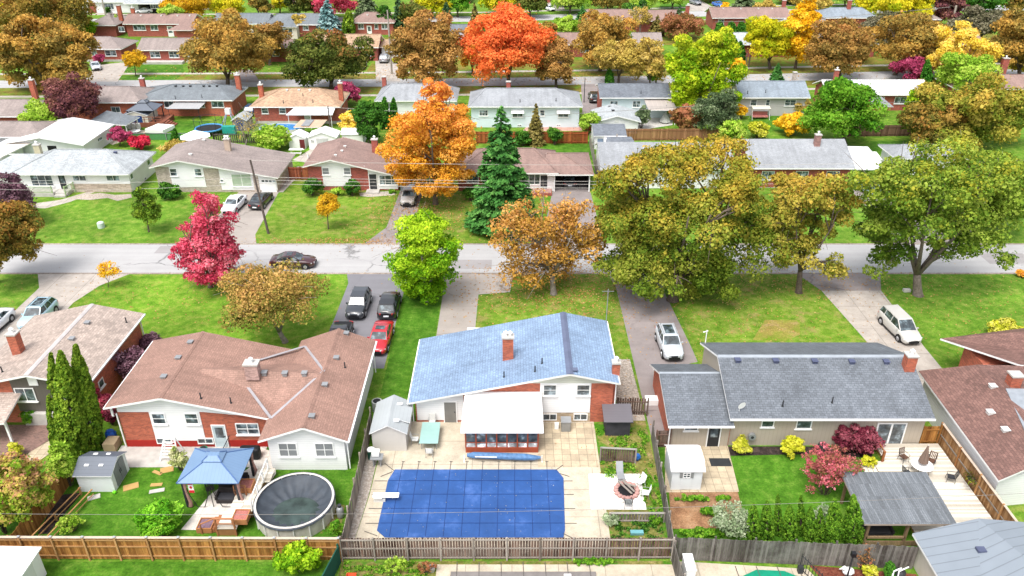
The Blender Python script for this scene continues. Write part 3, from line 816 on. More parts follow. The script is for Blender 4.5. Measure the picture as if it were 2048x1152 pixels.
    for wx in p['wb']:
        for sy in (1, -1):
            yo = sy*(p['W']+.02); t = MB(); t.tube([(wx, yo-sy*.22, p['wr']), (wx, yo-sy*.01, p['wr']), (wx, yo, p['wr'])], [p['wr'], p['wr'], p['wr']*.93], 20)
            w = t.build('wheel', TYRE, root)
            q = MB(); q.tube([(wx, yo-sy*.02, p['wr']), (wx, yo+sy*.006, p['wr'])], [p['wr']*.64, p['wr']*.6], 14, 0)
            for k in range(5):
                a = 2*math.pi*k/5; q.beam((wx, yo+sy*.008, p['wr']), (wx+math.cos(a)*p['wr']*.6, yo+sy*.008, p['wr']+math.sin(a)*p['wr']*.6), .05, .012, 0)
            q.build('rim', RIM, w)
    fx = st[-1][0]; zf = st[-2][3]-.06; bx_ = st[0][0]; zb_ = st[0][3]
    for sy in (1, -1):
        h = MB(); h.beam((fx-.02, sy*.40, zf-.05), (fx-.32, sy*(p['W']*.90), zf+.03), .10, .14); h.build('headlight', LAMPG, root)
        h = MB(); h.beam((bx_-.01, sy*.50, zb_-.02), (bx_+.14, sy*(p['W']*.915), zb_+.02), .08, .16); h.build('tail_light', TAIL, root)
        h = MB(); h.beam((xf0-.28, sy*(p['W']*.93), belt(xf0)+.04), (xf0-.3, sy*(p['W']*.93+.17), belt(xf0)+.08), .09, .13); h.build('mirror', col, root)
    h = MB(); h.box(bx_-.02, -.26, zb_-.32, bx_+.02, .26, zb_-.17); h.build('number_plate', PLATE, root)
    h = MB(); h.box(fx-.02, -.3, zf-.2, fx+.012, .3, zf-.06); h.build('grille', BLACK, root)
    if kind == 'pickup':
        h = MB(); h.box(-2.5, -.76, 1.115, -1.2, .76, 1.14); h.build('bed_cover', BLACK, root)
    return root
# ------------------------------------------------------------------ small outdoor furniture
def chair(label, x, y, rz, frame, seatm, group=None, z=0.0, name='patio_chair', back=.95, seat=.42):
    root = thing(name, label, 'chair', (x, y, z), group); root.rotation_euler = (0, 0, R(rz)); ORG[root.name] = Vector((0,0,0))
    m = MB(); m.box(-.24, -.24, seat-.02, .24, .24, seat+.02); m.build('seat', seatm, root)
    m = MB()
    for k in range(5): m.beam((-.2+.1*k, .25, seat+.05), (-.2+.1*k, .36, back), .055, .015)
    m.beam((-.24, .36, back), (.24, .36, back), .03, .04); m.build('backrest', seatm, root)
    for sx in (-1, 1):
        for (a, b) in (((-.24), -.27), (.24, .3)):
            m = MB(); m.tube([(sx*.24, a, seat), (sx*.26, b, 0)], .016, 6); m.build('leg', frame, root)
        m = MB(); m.tube([(sx*.25, -.22, seat), (sx*.27, -.24, seat+.22), (sx*.27, .3, seat+.24)], .016, 6); m.build('armrest', frame, root)
        m = MB(); m.tube([(sx*.24, .24, seat), (sx*.24, .37, back)], .016, 6); m.build('back_frame', frame, root)
    return root
def round_table(label, x, y, r, h, topm, legm, name='patio_table', z=0.0):
    root = thing(name, label, 'table', (x, y, z)); m = MB(); m.cyl(x, y, z+h-.03, z+h, r, n=24); m.build('table_top', topm, root)
    for k in range(4):
        a = math.pi/4 + k*math.pi/2; m = MB(); m.tube([(x+math.cos(a)*r*.5, y+math.sin(a)*r*.5, z+h-.03), (x+math.cos(a)*r*.8, y+math.sin(a)*r*.8, z)], .018, 6); m.build('leg', legm, root)
    return root
# ================================================================== THE PLACE
KA = 1.45
def A(h, k=None):
    return tuple(v / (k or KA) for v in L(h))
def GP(pts, z=0): return [G(px, py, z)[:2] for px, py in pts]
# ---- ground surfaces
GRASS = ground_mat('lawn_grass', [A('#50801c'), A('#719c2e'), A('#9fb050')], fleck=A('#c9b04a'), fleck_amt=.35, s3=6, patch=A('#b0a45c'), plo=.58, phi=.8)
GRASS_DEEP = ground_mat('lush_grass', [A('#3e6c14'), A('#568a22'), A('#7ca23c')], s3=6, fleck=A('#9aa843'), fleck_amt=.25)
GRASS_DRY = ground_mat('dry_grass', [A('#528018'), A('#7a9c30'), A('#a8ac58')], fleck=A('#d09a3c'), fleck_amt=.5, patch=A('#b59a68'), plo=.54, phi=.74)
WEEDS = ground_mat('weedy_soil', [A('#5b6a22'), A('#8d8a48'), A('#b39b72')], s2=1.6, s3=5, fleck=A('#3f7a12'), fleck_amt=.6, patch=A('#4f8a1c'), plo=.5, phi=.58)
SOIL = ground_mat('garden_soil', [A('#8a6248'), A('#b58a66'), A('#cba681')], s2=1.3, s3=9, bump=.6)
MULCH = ground_mat('dark_mulch', [A('#2b2523'), A('#453b38'), A('#6a5a54')], s2=2, s3=12, bump=.6)
PEBBLE = ground_mat('pebbles', [A('#a8998e'), A('#cfc2b4'), A('#efe6dc')], s2=5, s3=6, bump=1.0)
GRAVEL = ground_mat('gravel_edge', [A('#8d8078'), A('#b3a598'), A('#d2c6ba')], s2=3, s3=9, bump=.5)
ROAD = asphalt('road_asphalt', A('#bfbebe'), .9, .05)
ASPH_DK = asphalt('dark_driveway_asphalt', A('#8b8a90'), .35, .08)
ASPH_OLD = asphalt('worn_driveway_asphalt', A('#9e9492'), .7, .2)
CDRIVE = paved('concrete_driveway', A('#c9bfb5'), 3.4, 4.2, .62, .05, 0, .03)
CWALK = paved('concrete_sidewalk', A('#cfc6ba'), 1.4, 1.4, .6, .05, 0, .03)
CPATIO = paved('poolside_concrete', A('#dccfb8'), 2.9, 2.6, .6, .05, 0, .025)
PAVERS = paved('paving_slabs', A('#d8c6a8'), .62, .62, .55, .12, 0, .02)
WPAVERS = paved('pale_paving_slabs', A('#f6f1ea', 1.2), .62, .62, .7, .05, 0, .02)
DECKW = wood('bleached_deck_boards', A('#ece6da', 1.3), A('#c8bfae', 1.3), .3)
base = sheet('ground', rect(-420, -60, 420, 900), 0, GRASS)
streets = [(-200,149.5,155.6),(-100,150.2,155.9),(-60,151,156.4),(-20,151.4,157.2),(0,152,158.2),(40,154.5,160.4),(75,157.3,163.2),(130,161,167),(200,166,172)]
sheet('road', rect(-260, 74.35, 260, 81.25), .012, ROAD)
sheet('road', [(a, b) for a, b, c in streets] + [(a, c) for a, b, c in streets[::-1]], .012, ROAD)
sheet('road', [(-260,214),(-90,216.5),(-10,218.5),(50,226),(110,233),(260,247),(260,255),(110,241.5),(50,234.5),(-10,226.5),(-90,223),(-260,221)], .012, ROAD)
gm = MB()
for y in (74.02, 81.25): gm.add([(-260,y,.0102),(260,y,.0102),(260,y+.33,.0102),(-260,y+.33,.0102)], [(0,1,2,3)])
tag(gm.build('gravel_verge', GRAVEL), kind='structure')
for a, m2 in ((161.6, 0), (146.0, 0)):
    sheet('sidewalk', [(x, (b if a < 150 else c) + (-5.6 if a < 150 else 4.6)) for x, b, c in streets] + [(x, (b if a < 150 else c) + (-6.9 if a < 150 else 6.0)) for x, b, c in streets[::-1]], .008, CWALK)
sheet('sidewalk', [(-200,227.5),(-90,229),(-10,232),(50,240),(110,247),(110,248.5),(50,241.5),(-10,233.5),(-90,230.5),(-200,229)], .008, CWALK)
sheet('sidewalk', [(-200,209),(-90,211),(-10,213),(50,220.5),(110,228),(110,229.3),(50,221.8),(-10,214.3),(-90,212.3),(-200,210.3)], .008, CWALK)
VERGE = ground_mat('leafy_verge', [A('#6a6a2a'), A('#8a8438'), A('#b08a50')], s2=.8, s3=4, fleck=A('#c07a3c'), fleck_amt=.7, patch=A('#7a9a2c'), plo=.5, phi=.6)
sheet('verge', [(x, c + .1) for x, b, c in streets] + [(x, c + 4.4) for x, b, c in streets[::-1]], .004, VERGE)
sheet('verge', [(x, b - .1) for x, b, c in streets] + [(x, b - 5.4) for x, b, c in streets[::-1]], .004, VERGE)
sheet('verge', [(-30,163.3),(-30,171),(150,184),(150,174)], .004, VERGE); sheet('verge', [(-60,186),(-60,196),(120,206),(120,192)], .004, VERGE)
PATCH = asphalt('repair_asphalt', A('#aaa6a6'), .3, .06)
for q in ((-6.5,75.2,-2.2,77.4),(24,74.6,29.5,76.1),(-40,79,-31,80.9),(52,76.4,57,79)): sheet('road_patch', rect(*q), .0155, PATCH)
def drive(pts, mat, z=.008): return sheet('driveway', pts, z, mat)
drive([(-50.5,74.3),(-48.6,71),(-48.4,58),(-43.4,58),(-43.6,68),(-42.6,71.5),(-40.4,74.3)], CDRIVE)
drive([(-17.6,74.3),(-17.0,72),(-17.1,56.4),(-11.1,56.5),(-11.0,72),(-10.4,74.3)], ASPH_DK)
drive([(-7.6,74.3),(-7.0,72),(-7.0,57),(-3.5,57),(-3.4,69.6),(-.2,70.1),(.2,74.3)], asphalt('pale_driveway', A('#b3aaa2'), .6, .12))
drive([(10.2,74.3),(10.7,71),(10.65,47.5),(12.0,47.5),(12.2,56),(16.3,57.5),(16.2,60),(15.5,70),(16.2,74.3)], ASPH_OLD)
drive([(30.2,74.3),(31.6,70.5),(32.5,60),(32.6,50),(37.2,50),(37.3,60),(37.7,70.5),(39.2,74.3)], CDRIVE)
sheet('driveway', [(31.6,70.4),(37.7,70.4),(39.2,74.3),(30.2,74.3)], .012, ASPH_OLD)
drive([(-37.6,81.3),(-36.3,84),(-36.1,97.5),(-30.8,97.5),(-30.1,84),(-29.2,81.3)], asphalt('pale_driveway', A('#b3aaa2'), .6, .12))
drive([(-17.0,81.3),(-15.0,86),(-14.8,99),(-11.8,99),(-11.9,81.3)], ASPH_OLD)
drive([(3.0,81.3),(3.6,84),(5.3,97),(5.3,104.6),(10.3,104.6),(10.5,81.3)], ASPH_OLD)
drive([(43.5,81.3),(44.5,84),(45.0,98),(51,98),(50.6,81.3)], ASPH_OLD)
drive([(-66.5,81.3),(-66,84),(-66,96),(-63.5,96),(-63.5,81.3)], ASPH_OLD)
drive(GP([(172,163),(235,163),(262,124),(232,126),(200,130),(172,150)]), CDRIVE, .0125)
drive(GP([(752,163),(800,163),(790,104),(750,100)]), CDRIVE, .0125)
drive(GP([(1162,168),(1203,168),(1203,228),(1165,228)]), ASPH_OLD, .0125)
drive(GP([(1640,60),(1720,28),(1712,12),(1690,18)]), CDRIVE, .0125)
drive(GP([(1372,22),(1440,22),(1400,0),(1380,2)]), CDRIVE, .0125)
drive(GP([(1090,20),(1130,20),(1125,5),(1095,5)]), CDRIVE, .0125)
drive(GP([(190,28),(235,28),(235,18),(205,16)]), CDRIVE, .0125)
drive(GP([(462,165),(520,165),(505,140),(480,138)]), ASPH_OLD, .0125)
# lawns that differ from the general turf
sheet('lawn', [(-42.6,73.9),(-17.9,73.9),(-17.2,71),(-17.2,56.2),(-28,56.2),(-43.2,56.2),(-43.3,68),(-42,72)], .004, ground_mat('front_lawn_grass', [A('#528418'), A('#78a42e'), A('#a8b052')], fleck=A('#c2b04a'), fleck_amt=.35, patch=A('#a9a455'), plo=.6, phi=.8))
sheet('lawn', [(-10.3,73.9),(-7.7,73.9),(-7.1,71),(-7.1,46.5),(-10.8,46.5),(-11,71)], .004, GRASS_DEEP)
sheet('lawn', [(.3,73.9),(10.1,73.9),(10.6,71),(10.6,57.8),(-3.4,57.8),(-3.3,69.5),(-.1,70)], .004, GRASS_DRY)
sheet('lawn', [(16.3,73.9),(30,73.9),(31.4,70.5),(32.3,60),(32.4,56.4),(16.4,56.4)], .004, GRASS_DRY)
sheet('lawn', [(39.3,73.9),(90,73.9),(90,50),(37.4,50),(37.4,60),(37.9,70.5)], .004, GRASS)
sheet('lawn', [(-63.4,81.7),(-38,81.7),(-36.4,84),(-36.3,96),(-48,97),(-63.4,92)], .004, GRASS)
sheet('lawn', [(-29,81.7),(-17.2,81.7),(-15.1,86),(-14.9,96),(-29.8,106),(-30.2,84)], .004, GRASS_DRY)
sheet('lawn', [(-11.8,81.7),(2.9,81.7),(3.5,84),(3.5,95.5),(-11.7,97)], .004, GRASS_DRY)
sheet('lawn', rect(-34, 35.3, -10.6, 46.2), .004, GRASS_DEEP)
sheet('lawn', rect(-45, 20, -10.8, 35.2), .004, GRASS_DEEP)
sheet('lawn', [(10.6,35.4),(26.2,35.4),(26.2,46.3),(10.6,46.3)], .004, GRASS_DEEP)
for pts in ([(258,268),(258,242),(420,242),(400,275)], [(1040,300),(1045,284),(1185,284),(1190,320)], [(1495,262),(1500,228),(1600,228),(1590,262)], [(1740,310),(1740,282),(1812,282),(1830,310)],
            [(228,137),(252,128),(366,130),(368,147),(215,147)], [(205,160),(225,151),(362,151),(350,160)], [(222,33),(262,22),(320,24),(330,34)], [(1310,22),(1325,8),(1400,8),(1404,22)], [(1330,262),(1250,262),(1250,248),(1330,248)]):
    sheet('lawn', GP(pts), .0062, GRASS_DEEP)
# rear gardens in front
sheet('patio', [(-29.4,43.9),(-18.4,43.9),(-18.4,46.3),(-29.4,46.3)], .02, CONC)
sheet('patio', GP([(362,1060),(450,1062),(512,1005),(552,948),(548,905),(515,893),(500,935),(420,990)]), .03, paved('pale_patio', A('#ece4da', 1.25), 1.5, 1.5, .8, .05))
sheet('patio', [(-10.3,35.6),(-9.9,41),(-9.8,46.5),(-8.2,49.2),(6.4,49.2),(6.4,35.6)], .02, CPATIO)
sheet('patio', [(1.9,43.9),(6.35,43.9),(6.35,49.0),(1.9,49.0)], .026, PAVERS)
sheet('patio', GP([(1177,948),(1280,948),(1293,1020),(1182,1020)]), .026, WPAVERS)
sheet('path', [(-10.75,35.7),(-10.3,35.7),(-9.95,41),(-9.9,45.9),(-10.75,45.9)], .024, PEBBLE)
sheet('path', [(8.5,49.3),(10.5,49.3),(10.4,57.9),(8.5,57.9)], .014, PEBBLE)
sheet('soil', [(6.42,35.6),(10.4,35.6),(10.5,50),(6.42,48.9)], .006, WEEDS)
sheet('soil', GP([(1342,1058),(1338,982),(1475,982),(1494,1056)]), .012, SOIL)
sheet('patio', GP([(1330,985),(1330,890),(1455,890),(1478,984)]), .02, PAVERS)
sheet('soil', GP([(1455,912),(1455,893),(1745,893),(1745,916),(1630,908)]), .01, MULCH)
sheet('soil', GP([(75,1068),(118,990),(165,985),(96,1068)]), .012, MULCH)
sheet('soil', GP([(640,1068),(680,1068),(690,1010),(660,1010)]), .012, WEEDS)
sheet('patio', GP([(0,930),(0,850),(118,850),(122,866),(60,905)]), .02, brick('brick_paving', A('#8d6a5e'), .2, .1))
sheet('path', GP([(0,955),(60,905),(122,868),(140,878),(75,925),(10,965)]), .026, PAVERS)
sheet('soil', [(-10.7,20),(-10.7,35.2),(-4.6,35.2),(-5.0,20)], .006, WEEDS)
sheet('soil', [(-4.6,34.97),(10,34.97),(10,35.25),(-4.6,35.25)], .006, WEEDS)
sheet('patio', [(-4.7,20),(-4.7,34.95),(10.1,34.95),(10.1,20)], .02, CPATIO)
sheet('patio', [(10.5,20),(10.5,35.2),(18.4,34.6),(19.6,32),(19.4,20)], .02, CPATIO)
sheet('soil', [(18.6,34.9),(25,34.2),(25,20),(19.5,20),(19.7,32)], .012, ground_mat('red_mulch', [A('#6a3528'), A('#8d5040'), A('#a87058')], s2=2, s3=10, bump=.6))
sheet('path', [(-31.6,97.2),(-30.2,97.2),(-29.3,107),(-30.7,107)], .012, CWALK)
sheet('path', GP([(55,415),(62,408),(120,400),(175,384),(190,384),(140,404),(90,417)]), .012, CWALK)
sheet('soil', GP([(142,398),(150,392),(200,386),(230,390),(262,388),(264,395),(235,402),(215,396),(180,400)]), .014, PEBBLE)
sheet('path', GP([(718,386),(790,382),(790,390),(740,394),(720,392)]), .012, CWALK)
sheet('path', GP([(585,320),(640,288),(655,288),(610,325)]), .012, CWALK)
sheet('patio', GP([(225,290),(300,262),(262,258),(215,285)]), .012, CPATIO)
sheet('patio', GP([(1270,262),(1345,250),(1345,228),(1270,235)]), .012, CONC)
sheet('patio', GP([(1045,262),(1060,246),(1160,252),(1165,262)]), .012, paved('pink_patio', A('#d8a898'), 1, 1))
sheet('soil', GP([(1505,680),(1530,640),(1600,640),(1600,670),(1570,682)]), .008, ground_mat('bare_patch', [A('#a08a50'), A('#a59a4c'), A('#c0a274')], s2=.9, s3=6, patch=A('#7d9a2a'), plo=.45, phi=.6))
LITTER = leafmat('fallen_leaf', [A('#a07a40'), A('#c89a58'), A('#b07c50'), A('#d8ba78')], trans=.05)
litter((4.5, 70), (5.5, 3.0), 2200, LITTER, 5, .16, label='orange leaves fallen on the grass below the thinning maple', keep=lambda a, b: b > 62 and abs(a-4) < 11)
litter((8.5, 75.2), (7, .9), 900, LITTER, 6, .15, label='fallen leaves drifted along the near edge of the street')
litter((-11, 92), (4.5, 5.5), 2600, LITTER, 7, .17, label='orange leaves fallen round the tall orange maple', keep=lambda a, b: b < 96.5)
litter((-18, 82.2), (6, .5), 800, LITTER, 8, .15, label='leaves drifted along the far edge of the street')
litter((20, 66), (7, 6), 1200, LITTER, 9, .13, label='leaves scattered on the lawn beside the silver car driveway', keep=lambda a, b: 57 < b < 74)
litter((31, 72), (9, 2), 900, LITTER, 10, .14, label='leaves fallen under the yellowing maple by the street')
litter((-5, 160), (45, 4), 2500, LITTER, 11, .3, label='leaves fallen along the second street')
litter((44, 66), (7, 6), 900, LITTER, 12, .12, label='leaves scattered under the big forked maple', keep=lambda a, b: 52 < b < 74)
litter((-33, 70), (8, 3), 600, LITTER, 13, .12, label='leaves scattered on the lawn by the red maple')
litter((7.5, 56), (1.6, 8), 350, LITTER, 14, .12, label='a few leaves lying beside the blue roofed house')
# ================================================================== HOUSES, FRONT ROW (their backs face the camera)
# --- brown hip-and-gable house, left of the pool house
SH_BROWN = shingle('terracotta_shingles', A('#bc9484'), .34, .17, .75, .1)
h = thing('house', 'brown shingled split level brick house behind the round pool and blue gazebo', 'house', (-20, 50, 0))
r1, f1 = roof_gy(h, -29.4, -17.4, -25.2, 45.6, 54.6, 4.1, 3.05, 4.95, SH_BROWN, cap=SH_BROWN)
r2, f2 = roof_gy(h, -17.8, -11.5, -14.5, 43.15, 56.2, 3.05, 3.05, 4.25, SH_BROWN, cap=SH_BROWN)
m = MB(); m.slab([(-25.2,46.9,2.7),(-14.5,46.4,2.9),(-14.5,49.6,4.27),(-23.6,49.6,4.75)], .1); m.slab([(-23.6,49.6,4.75),(-14.5,49.6,4.27),(-14.5,53.2,2.9),(-25.2,53.2,2.7)], .1)
crx = m.build('roof', [SH_BROWN, WHITE], h)
# valley flashing of the cross gable
FLASH = flat('valley_flashing', A('#b4b0b4'), .5)
m = MB()
for a, b in (((542,837),(648,742)), ((542,837),(487,763)), ((610,693),(648,742)), ((610,693),(498,727))):
    q = []
    for px, py in (a, b):
        z = 3.8
        for _ in range(30):
            x, y, _z = G(px, py, z)
            zz = max(f1(x, y) if x < -17.4 else 0, f2(x, y) if x > -17.8 else 0)
            z = .5*z + .5*zz
        q.append((x, y, max(z, zz) + .03))
    m.beam(q[0], q[1], .2, .05)
m.build('valley_flashing', FLASH, crx)
walls(h, -28.9, -17.8, 46.2, 54.2, 3, BRICK, prof=[(-28.9,3.95),(-25.2,4.72),(-17.8,2.95)])
walls(h, -17.3, -11.9, 43.65, 55.9, 3, WSIDE, prof=[(-17.3,2.95),(-14.5,4.02),(-11.9,3.0)], name='wing_wall')
RED = flat('red_painted_foundation', A('#b52a22'), .7, var=.08)
panel(h, 'S', 46.2, -28.9, -18.0, 0, .62, RED, name='foundation')
panel(h, 'S', 46.2, -26.6, -22.9, .62, 3.55, WSIDE, .05)
panel(h, 'S', 46.2, 0, 0, 0, 0, WSIDE, .06, name='gable_panel', prof=[(-28.85,3.3),(-22.6,3.3),(-17.9,2.75),(-17.9,2.9),(-25.2,4.7),(-28.85,3.9)])
window(h, 'S', 46.14, -25.95, 2.2, 1.0, 1.0, 1, 2); window(h, 'S', 46.14, -23.55, 2.2, 1.0, 1.0, 1, 2)
window(h, 'S', 46.14, -26.0, .35, 1.15, .55, 2, 1, sill=False); window(h, 'S', 46.14, -22.9, .35, 1.2, .55, 2, 1, sill=False, proud=.08)
door(h, 'S', 46.2, -21.75, .9, 2.0, flat('pale_blue_door', A('#cfe0e6'), .5), glassed=True)
window(h, 'S', 46.18, -19.6, 1.2, 1.7, 1.05, 2, 2, proud=.07)
window(h, 'S', 43.65, -15.95, 1.25, 1.35, 1.25, 2, 2, pane=BLIND); window(h, 'S', 43.65, -13.35, 1.25, 1.35, 1.25, 2, 2, pane=BLIND)
chimney(h, -19.6, 49.2, 4.2, 5.5, 1.0, .7, brick('whitewashed_brick', A('#c9a59c')), 1)
V = [on_roof(f1, *p, 4.6) for p in ((381,686),(357,717),(328,755),(404,795))]
roof_bits(h, f1, V[:3], [on_roof(f1, 402, 797), on_roof(f1, 462, 806)])
roof_bits(h, f2, [on_roof(f2, *p, 4) for p in ((693,668),(673,717),(650,771),(624,834))], [on_roof(f2, 690, 735)])
fx = lambda x, y: 4.75 - (4.75-4.27)*(x+23.6)/9.1 - .45*abs(y-49.6)
roof_bits(h, fx, [on_roof(fx, *p, 4.2) for p in ((529,747),(570,748),(609,748))])
gutter(h, (-29.45,45.6,3.98), (-29.45,54.6,3.98)); gutter(h, (-11.45,43.15,2.95), (-11.45,56.2,2.95), drops=[(-11.7,43.7,2.9),(-11.7,55.8,2.9)])
gutter(h, (-29.2,46.05,3.9), (-29.2,46.05,3.0), drops=[(-28.95,46.1,3.2)])
# --- blue shingled pool house
SH_BLUE = shingle('blue_shingles', A('#9ab4d4',1.3), .36, .22, .6, .12)
CAPB = flat('dark_ridge_vent', A('#6d7690'), .8)
h = thing('house', 'split level house with bright blue shingled roof behind the covered pool', 'house', (0, 53, 0))
r, fb = roof_gy(h, -7.95, 8.1, 4.35, 48.6, 57.7, 2.25, 4.1, 4.95, SH_BLUE, OFFW, cap=CAPB, capw=.28)
walls(h, -7.5, 7.75, 49.15, 57.2, 3, BRICK, prof=[(-7.5,2.1),(4.35,4.72),(7.75,3.95)])
panel(h, 'S', 49.15, -7.4, -3.75, 0.25, 2.08, WSIDE, prof=[(-7.4,.2),(-3.75,.2),(-3.75,2.9),(-7.4,2.05)])
panel(h, 'S', 49.15, 2.15, 6.05, .95, 3.75, WSIDE, .05)
panel(h, 'S', 49.15, 0, 0, 0, 0, siding('cream_siding', A('#dfe2d4', 1.3)), .06, name='gable_panel', prof=[(.4,3.75),(7.7,3.75),(7.7,3.9),(4.35,4.66),(.4,3.8)])
panel(h, 'S', 49.15, 2.0, 6.1, 0, .93, brick('tan_foundation', A('#cdb698'), .4, .2), .02, name='foundation')
window(h, 'S', 49.09, 2.9, 2.6, 1.05, 1.05, 1, 2); window(h, 'S', 49.09, 5.45, 2.6, 1.05, 1.05, 1, 2)
window(h, 'S', 49.12, 2.95, .2, 1.1, .65, 2, 1, sill=False); window(h, 'S', 49.12, 5.35, .2, 1.1, .65, 2, 1, sill=False)
door(h, 'S', 49.11, -4.8, .9, 1.98, flat('grey_door', A('#8d8b86'), .6))
chimney(h, *on_roof(fb, 1016, 716), 3.5, 5.9, .85, .6, BRICK, 2)
chimney(h, 7.95, 49.9, 3.6, 5.1, .55, .5, BRICK, 1)
panel(h, 'E', 7.75, 49.5, 50.4, 0, 3.7, BRICK, .3, name='chimney_breast')
roof_bits(h, fb, [on_roof(fb, 1150, 742)], [on_roof(fb, 1008, 754), on_roof(fb, 1070, 743), on_roof(fb, 1084, 727)], size=.3, vmat=CAPB)
gutter(h, (8.12,48.6,4.0), (8.12,57.7,4.0), drops=[(7.95,49.2,3.9)]); gutter(h, (-7.98,48.6,2.15), (-7.98,57.7,2.15), drops=[(-7.7,49.1,2.1)])
m = MB(); m.cyl(8.0, 57.3, 2.5, 7.4, .035, n=6); m.beam((7.5,57.3,7.2),(8.5,57.3,7.2),.03,.03); m.build('antenna', GREYM, h)
m = MB(); m.box(-3.9, 57.0, 0, -1.5, 58.6, 2.85); m.build('front_porch', WHITE, h)
# sunroom with white metal roof
WROOF = siding('white_ribbed_metal', (.86,.86,.86), .3, True, .88)
TIMBER = flat('red_cedar', A('#b0553a'), .7, var=.15)
s = thing('sunroom', 'timber framed glazed sunroom with flat white metal roof on the pool house', 'sunroom', (-.7, 47.3, 0))
m = MB(); m.slab([(-3.75,45.1,2.25),(2.3,45.1,2.25),(2.25,49.1,2.95),(-3.6,49.1,2.95)], .1); m.build('roof', [WROOF, WHITE], s)
m = MB(); m.box(-3.45,45.5,.02,1.95,45.62,.5); m.box(-3.45,45.62,.02,-3.33,49.1,.5); m.box(1.83,45.62,.02,1.95,49.1,.5); m.build('wall', TIMBER, s)
for i in range(8):
    x = -3.42 + i*5.34/7; m = MB(); m.box(x-.05,45.5,.5,x+.05,45.6,2.12); m.build('post', TIMBER, s)
m = MB(); m.box(-3.4,45.56,.5,1.9,45.575,.92); m.build('glass_panel', glass('pale_glass', (.32,.34,.36), .2), s)
m = MB(); m.box(-3.4,45.56,.96,1.9,45.575,2.1); m.build('glass_panel', GLASS, s)
m = MB(); m.box(-3.4,45.53,.92,1.9,45.6,.96); m.box(-3.4,45.5,2.06,1.9,45.62,2.14); m.build('window_rail', TIMBER, s)
cols = [A('#3c4a8a'), A('#d8dde4', 1.6), A('#2f6a62'), A('#7aa0b8'), A('#3f6d96')]
for i, (x, c) in enumerate(zip((-3.0,-2.6,-1.7,-.6,.6), cols)):
    k = MB(); k.tube([(x,46.2,.02),(x+.05,46.25,.7),(x,46.3,1.6),(x,46.3,1.9)], [.28,.22,.2,.06], 9)
    tag(k.build('parasol', flat('parasol_cloth_%d' % i, c, .8)), ['navy folded parasol stored behind the sunroom glass', 'white folded parasol stored behind the sunroom glass', 'dark green folded parasol stored inside the sunroom', 'pale blue bundle standing inside the sunroom', 'mid blue bundle standing at the right inside the sunroom'][i], 'parasol')
# --- long grey roofed house
SH_GREY = shingle('grey_shingles', A('#868d96'), .34, .2, .55, .18)
BEIGE = siding('beige_board_siding', A('#cbbfae'), .3, True, .8)
h = thing('house', 'long bungalow with grey shingled roof and beige board walls behind the wooden deck', 'house', (23, 51, 0))
r, fg = roof_gx(h, 15.95, 30.95, 45.85, 56.3, 51.1, 2.9, 2.8, 4.95, SH_GREY, cap=flat('grey_ridge', A('#aab2bb'), .85), capw=.22)
r, fg2 = roof_gx(h, 11.45, 16.3, 45.7, 54.4, 50.6, 2.35, 1.9, 3.7, SH_GREY, cap=flat('grey_ridge', A('#aab2bb'), .85))
walls(h, 16.2, 30.6, 46.35, 55.8, 2.75, BEIGE, prof=[(46.35,2.72),(51.1,4.72),(55.8,2.7)], axis='x')
walls(h, 11.8, 16.25, 46.3, 54.0, 2.1, BRICK, prof=[(46.3,2.2),(50.6,3.5),(54.0,1.85)], axis='x', name='garage_wall')
panel(h, 'S', 46.3, 11.82, 16.2, 0, 2.15, BEIGE, .04)
window(h, 'S', 46.25, 13.3, 1.5, 1.05, .5, 1, 1); window(h, 'S', 46.35, 18.95, 1.75, .95, .62, 1, 1); window(h, 'S', 46.35, 21.65, 1.6, 1.15, .8, 1, 1)
door(h, 'S', 46.25, 15.05, .85, 2.0, flat('black_door', (.02,.022,.026), .4), glassed=True)
m = MB(); fbox(m, 'S', 46.35, 27.1, .0, .1, 29.3, .06, 2.15); w = m.build('patio_door', WHITE, h)
m = MB(); fbox(m, 'S', 46.35, 27.22, .061, .2, 28.12, .075, 2.05); fbox(m, 'S', 46.35, 28.28, .061, .2, 29.18, .075, 2.05); m.build('pane', GLASS, w)
chimney(h, 30.35, 50.0, 4.2, 5.7, .75, .7, BRICK, 1)
NAVY = flat('blue_black_vent', A('#5d6480'), .6)
roof_bits(h, fg, [on_roof(fg, *p) for p in ((1475,722),(1551,723),(1629,724),(1703,725),(1772,725))], [on_roof(fg, 1565,812), on_roof(fg, 1664,805)], size=.36, vmat=NAVY)
gutter(h, (15.95,45.82,2.82), (30.95,45.82,2.82)); gutter(h, (11.45,45.67,2.27), (16.3,45.67,2.27), drops=[(11.7,46.1,2.2)])
m = MB(); q = on_roof(fg, 1478, 822); z = fg(*q); m.tube([(q[0],q[1],z),(q[0],q[1],z+.5),(q[0]+.1,q[1]-.1,z+.6)], .025, 6); m.tube([(q[0]+.1,q[1]-.15,z+.6),(q[0]+.05,q[1]-.02,z+.62)], [.32,.06], 14); m.build('satellite_dish', WHITE, h)
m = MB(); m.cyl(16.3, 56.0, 2.7, 4.2, .04, n=8); m.beam((16.0,56.0,4.0),(16.4,56.0,4.15),.06,.06); m.build('service_mast', WHITE, h)
